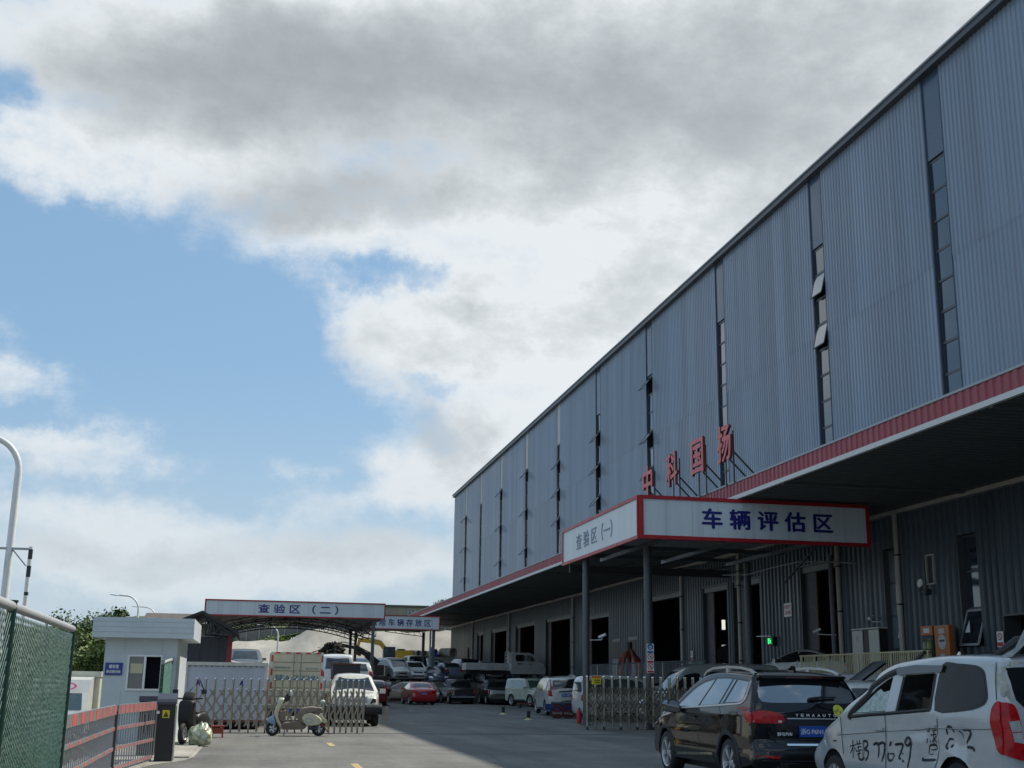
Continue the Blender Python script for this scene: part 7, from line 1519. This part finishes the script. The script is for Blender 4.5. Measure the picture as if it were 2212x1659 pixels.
for v in bm.verts: k = 1+NZ.noise(v.co*2)*.4; v.co = Vector((v.co.x*.75*k, v.co.y*.8*k, max(0, v.co.z)*.95*k*(1-.3*max(0, v.co.x))))
me = bpy.data.meshes.new('blue_tarpaulin'); bm.to_mesh(me); bm.free(); me.materials.append(mat('tarp_blue', (.03, .07, .45), .6, var=.2)); o = link('blue_tarpaulin', me); o.location = (18.3, 128.2, 3.96); tag(o, 'blue tarpaulin over a heap between the concrete pipes', 'tarpaulin')

# ================================================================ lamps
def street_lamp(label, base, h, reach, ang, r=.09, head=True):
    t = thing('street_lamp', label, 'street lamp', base, group='white street lamps'); x, y, z = base; d = Vector((math.cos(ang), math.sin(ang), 0))
    rr = reach*.62; pts = [(x, y, z), (x, y, z+h-rr)]
    for k in range(1, 11): a = k/10*math.pi*.46; pts.append((x+d.x*rr*(1-math.cos(a)), y+d.y*rr*(1-math.cos(a)), z+h-rr+rr*math.sin(a)*1.05))
    e = Vector(pts[-1]); pts.append(tuple(e+d*(reach-rr)+Vector((0, 0, .06))))
    MB().tube(pts, [r*1.2]+[r*1.0]+[r*.85]*(len(pts)-2), 12).build('pole', M['lamp_white'], t, smooth=50)
    e = Vector(pts[-1]); b = MB(); Mx = Matrix.Translation(e+d*.4) @ Matrix.Rotation(ang, 4, 'Z') @ Matrix.Rotation(R(-6), 4, 'Y')
    b.lathe([(0, -.5), (.07, -.48), (.15, -.2), (.17, .15), (.10, .48), (0, .5)], 12, Mx @ Matrix.Rotation(math.pi/2, 4, 'Y') @ Matrix.Scale(.45, 4, (1, 0, 0))); b.build('lamp_head', mat('lamp_head', (.55, .62, .66), .3), t, smooth=50)
    return t
bl = street_lamp('tall white street lamp with a camera arm at the left edge', (-5.70, 30, -.8), 7.75, 1.25, R(180), .085)
b = MB().bar((-6.6, 29.95, 4.37), (-5.2, 29.95, 4.37), .05, .05).bar((-5.62, 29.95, 4.34), (-5.3, 29.95, 3.98), .03, .03); b.build('cross_arm', M['galv'], bl)
b = MB().lathe([(0, .14), (.1, .12), (.13, 0)], 14, Matrix.Translation((-6.02, 29.9, 4.12))).lathe([(.13, 0), (.115, -.1), (.06, -.18), (0, -.2)], 14, Matrix.Translation((-6.02, 29.9, 4.12)), 1).tube([(-6.02, 29.9, 4.22), (-6.02, 29.95, 4.36)], .03, 6); b.build('dome_camera', [M['lamp_white'], M['black']], bl, smooth=40)
t = thing('striped_pole', 'thin black and white banded pole beside the tall street lamp', 'pole', (-5.22, 29.9, -.8)); b = MB(); z = -.8; k = 0
for z0, z1, m_ in ((-.8, 3.3, 0), (3.3, 3.38, 1), (3.38, 3.72, 0), (3.72, 3.98, 1), (3.98, 4.13, 0), (4.13, 4.36, 1), (4.36, 4.42, 0)): b.tube([(-5.22, 29.9, z0), (-5.22, 29.9, z1)], .05, 10, m_)
b.build('pole', [M['lamp_white'], M['dark']], t, smooth=40)
street_lamp('white street lamp rising above the guard booth roof, left of the pair', (-10.85, 120, 0), 8.9, 2.0, R(175), .10); street_lamp('smaller white street lamp above the guard booth roof, right of the pair', (-11.5, 150, 0), 9.5, 2.2, R(170), .10)
street_lamp('white street lamp in front of the concrete slope behind the box truck', (2.0, 110, 1.4), 4.6, 1.2, R(160), .07)
t = thing('white_pole', 'plain white pole between the posts of the distant sign canopy', 'pole', (14.4, 102.5, 1.5)); MB().tube([(14.4, 102.5, 1.5), (14.4, 102.5, 5.65)], .08, 8).build('pole', M['lamp_white'], t)

# ================================================================ top of the slope: fence, house, trees
t = thing('mesh_screen', 'grey mesh screen fence along the top of the concrete slope', 'fence', (0, 151, 6)); b = MB(); pm = MB()
sx_ = [-13+i*1.5 for i in range(28)]
b.grid([[(x, 151.0, hill(x, 151)-.1) for x in sx_], [(x, 151.0, hill(x, 151)+1.45+.1*math.sin(x)) for x in sx_]]); b.build('screen', mat('screen_grey', (.17, .165, .15), .9, var=.3, scale=1.5), t)
for x in sx_: pm.b2(x-.05, 150.85, hill(x, 151)-.2, x+.05, 150.97, hill(x, 151)+1.5)
pm.build('post', M['galv'], t)
t = thing('brick_house', 'plain beige flat roofed house above the slope, behind the canopy signs', 'house', (19.5, 168, 7)); MB().b2(10, 167, 6, 23.0, 175, 11.35).build('wall', mat('house_wall', (.30, .27, .21), .85, var=.15, scale=1.2), t); MB().b2(9.8, 166.8, 11.351, 23.2, 175.2, 11.6).build('roof', mat('house_roof', (.10, .10, .08), .9, var=.3), t)
for x0_, z0_ in ((20.25, 10.3), (14, 9.3)):
    w = MB().b2(x0_, 166.96, z0_, x0_+1.0, 166.99, z0_+.8).build('window', M['white_trim'], t); g = MB()
    for i in range(2):
        for j in range(2): g.b2(x0_+.07+i*.46, 166.94, z0_+.06+j*.38, x0_+.46+i*.46, 166.958, z0_+.38+j*.38)
    x = g.build('pane', M['carglass'], None); x.parent = w
t = thing('tiled_house', 'old house with a ragged tiled roof behind the guard booth', 'house', (-4.2, 78, 0)); MB().b2(-6.4, 78, 0, -2.4, 84, 4.6).build('wall', MATS['house_wall'], t); MB().prism([(77.4, 4.75), (77.5, 4.55), (84.6, 4.55), (84.6, 4.75), (81, 5.5)], lambda a, c: (-6.8, a, c), lambda a, c: (-2.2, a, c)).b2(-3.5, 79, 4.7, -2.3, 80, 5.45).build('roof', mat('tile_roof', (.10, .085, .07), .9, var=.5, scale=5), t)

def tree(label, base, h, crown, n, m, group, spread=.9, leaf=.16, cat='tree', name='tree'):
    x, y, z = base; t = thing(name, label, cat, base, group=group); b = MB(); rnd = random.Random(int(abs(x*91+y*13)))
    lean = Vector((rnd.uniform(-.3, .3), rnd.uniform(-.3, .3), 0)); top = Vector((x, y, z+h*.62))+lean
    b.tube([(x, y, z-.3), tuple(Vector((x, y, z+h*.3))+lean*.4), tuple(top)], [.035*h, .025*h, .012*h], 8); tips = []
    for i in range(9):
        s = rnd.uniform(.25, 1.0); p = Vector((x, y, z+h*.62*s))+lean*s; a = rnd.uniform(0, 6.28); d = Vector((math.cos(a), math.sin(a), rnd.uniform(.3, 1.1)))*h*rnd.uniform(.16, .30)*spread
        q_ = p+d; b.tube([tuple(p), tuple(p+d*.5+Vector((0, 0, .05*h))), tuple(q_)], [.012*h, .008*h, .004*h], 6); tips += [q_, p+d*.6]
    tips.append(top+Vector((0, 0, h*.15)))
    b.build('trunk', M['bark'], t)
    L_ = MB(); cl = []
    for tp in tips:
        for k in range(rnd.randint(2, 4)): cl.append((tp+Vector((rnd.gauss(0, .09*h), rnd.gauss(0, .09*h), rnd.gauss(.02*h, .06*h)))*spread, rnd.uniform(.06, .125)*h))
    for i in range(n):
        c, r_ = rnd.choice(cl); d = Vector((rnd.gauss(0, 1), rnd.gauss(0, 1), rnd.gauss(0, .8))); d.normalize(); p = c+d*r_*rnd.uniform(.35, 1.05)
        nn = (d+Vector((rnd.gauss(0, .6), rnd.gauss(0, .6), rnd.gauss(.4, .6)))).normalized(); u = nn.orthogonal().normalized(); v = nn.cross(u); a = rnd.uniform(0, 6.28); u, v = u*math.cos(a)+v*math.sin(a), v*math.cos(a)-u*math.sin(a); s = leaf*rnd.uniform(.6, 1.3)
        L_.add([p-u*s*.5, p+v*s*.28, p+u*s*.5, p-v*s*.28], [(0, 1, 2, 3)])
    L_.build('crown', m, t)
GT = 'trees on the left behind the guard booth'
tree('tall dark tree directly left of the guard booth roof', (-7.95, 66, -.8), 6.4, 0, 9000, M['leaf'], GT, .8, .2)
tree('dark tree left of the tallest tree, above the mini truck', (-9.5, 68, -.8), 5.4, 0, 7000, M['leaf'], GT, 1.0, .2)
tree('bright green tree low above the mini truck', (-8.6, 60, -.8), 4.2, 0, 7000, M['leaf_light'], GT, 1.25, .2)
tree('broad tree half hidden by the green mesh fence', (-12.5, 64, -.8), 5.2, 0, 6000, M['leaf'], GT, 1.1, .2)
tree('bright bush between the mini truck and the booth', (-7.0, 58, -.8), 3.6, 0, 6000, M['leaf_light'], GT, 1.2, .2)
tree('tree behind the mesh fence at the left edge', (-16.5, 66, -.8), 5.5, 0, 5000, M['leaf'], GT, 1.1, .22)
tree('green tree tip showing above the red canopy edge', (23.6, 160, 8.2), 4.2, 0, 3000, M['leaf'], None, 1.0, .22)
tree('small tree tip at the hall corner above the red canopy edge', (29.5, 158, 8.6), 3.4, 0, 2500, M['leaf'], None, .8, .22)
for i, (x_, y_, w_) in enumerate(((3.2, 150.6, 1.6),)):
    L_ = MB(); rnd = random.Random(3)
    for k in range(900):
        p = Vector((x_+rnd.gauss(0, w_*.5), y_-.3+rnd.gauss(0, .3), hill(x_, 150.4)+abs(rnd.gauss(0, .28)))); u = Vector((rnd.gauss(0, 1), rnd.gauss(0, 1), rnd.gauss(0, 1))).normalized()*.12; v = u.orthogonal().normalized()*.07; L_.add([p-u, p+v, p+u, p-v], [(0, 1, 2, 3)])
    tag(L_.build('weeds', M['leaf_light']), 'green weeds on the edge of the concrete slope', 'weeds', kind='stuff')
# planting strip on the bank behind the barrier arm
L_ = MB(); rnd = random.Random(9)
for k in range(5200):
    y_ = rnd.uniform(10, 33); x_ = -3.0-abs(rnd.gauss(0, .75)); zb = -.05 if x_ > -3.6 else max(-.8, -(-3.6-x_)*.44); p = Vector((x_, y_, zb+abs(rnd.gauss(0, .13)))); u = Vector((rnd.gauss(0, .6), rnd.gauss(0, .6), rnd.gauss(.6, .6))).normalized()*.10; v = u.orthogonal().normalized()*.025; L_.add([p-u, p+v, p+u, p-v], [(0, 1, 2, 3)], rnd.choice((0, 0, 0, 1, 2)))
tag(L_.build('bank_plants', [M['leaf'], M['leaf_light'], mat('leaf_red', (.22, .05, .03), .6, var=.4)]), 'low green and reddish plants along the bank behind the barrier', 'plants', kind='stuff')
# far wooded horizon
L_ = MB(); rnd = random.Random(5)
for k in range(16000):
    x_ = rnd.uniform(-190, 30); c = 3.4+1.6*math.sin(x_*.13)+1.1*math.sin(x_*.41+2)+.6*math.sin(x_*1.1); p = Vector((x_, 200+rnd.uniform(-6, 6), rnd.uniform(-.5, 1)*c)); u = Vector((rnd.gauss(0, 1), rnd.gauss(0, 1), rnd.gauss(0, 1))).normalized()*.55; v = u.orthogonal().normalized()*.35; L_.add([p-u, p+v, p+u, p-v], [(0, 1, 2, 3)])
tag(L_.build('distant_woods', M['leaf']), 'low distant wood along the horizon on the left', 'wood', kind='stuff')
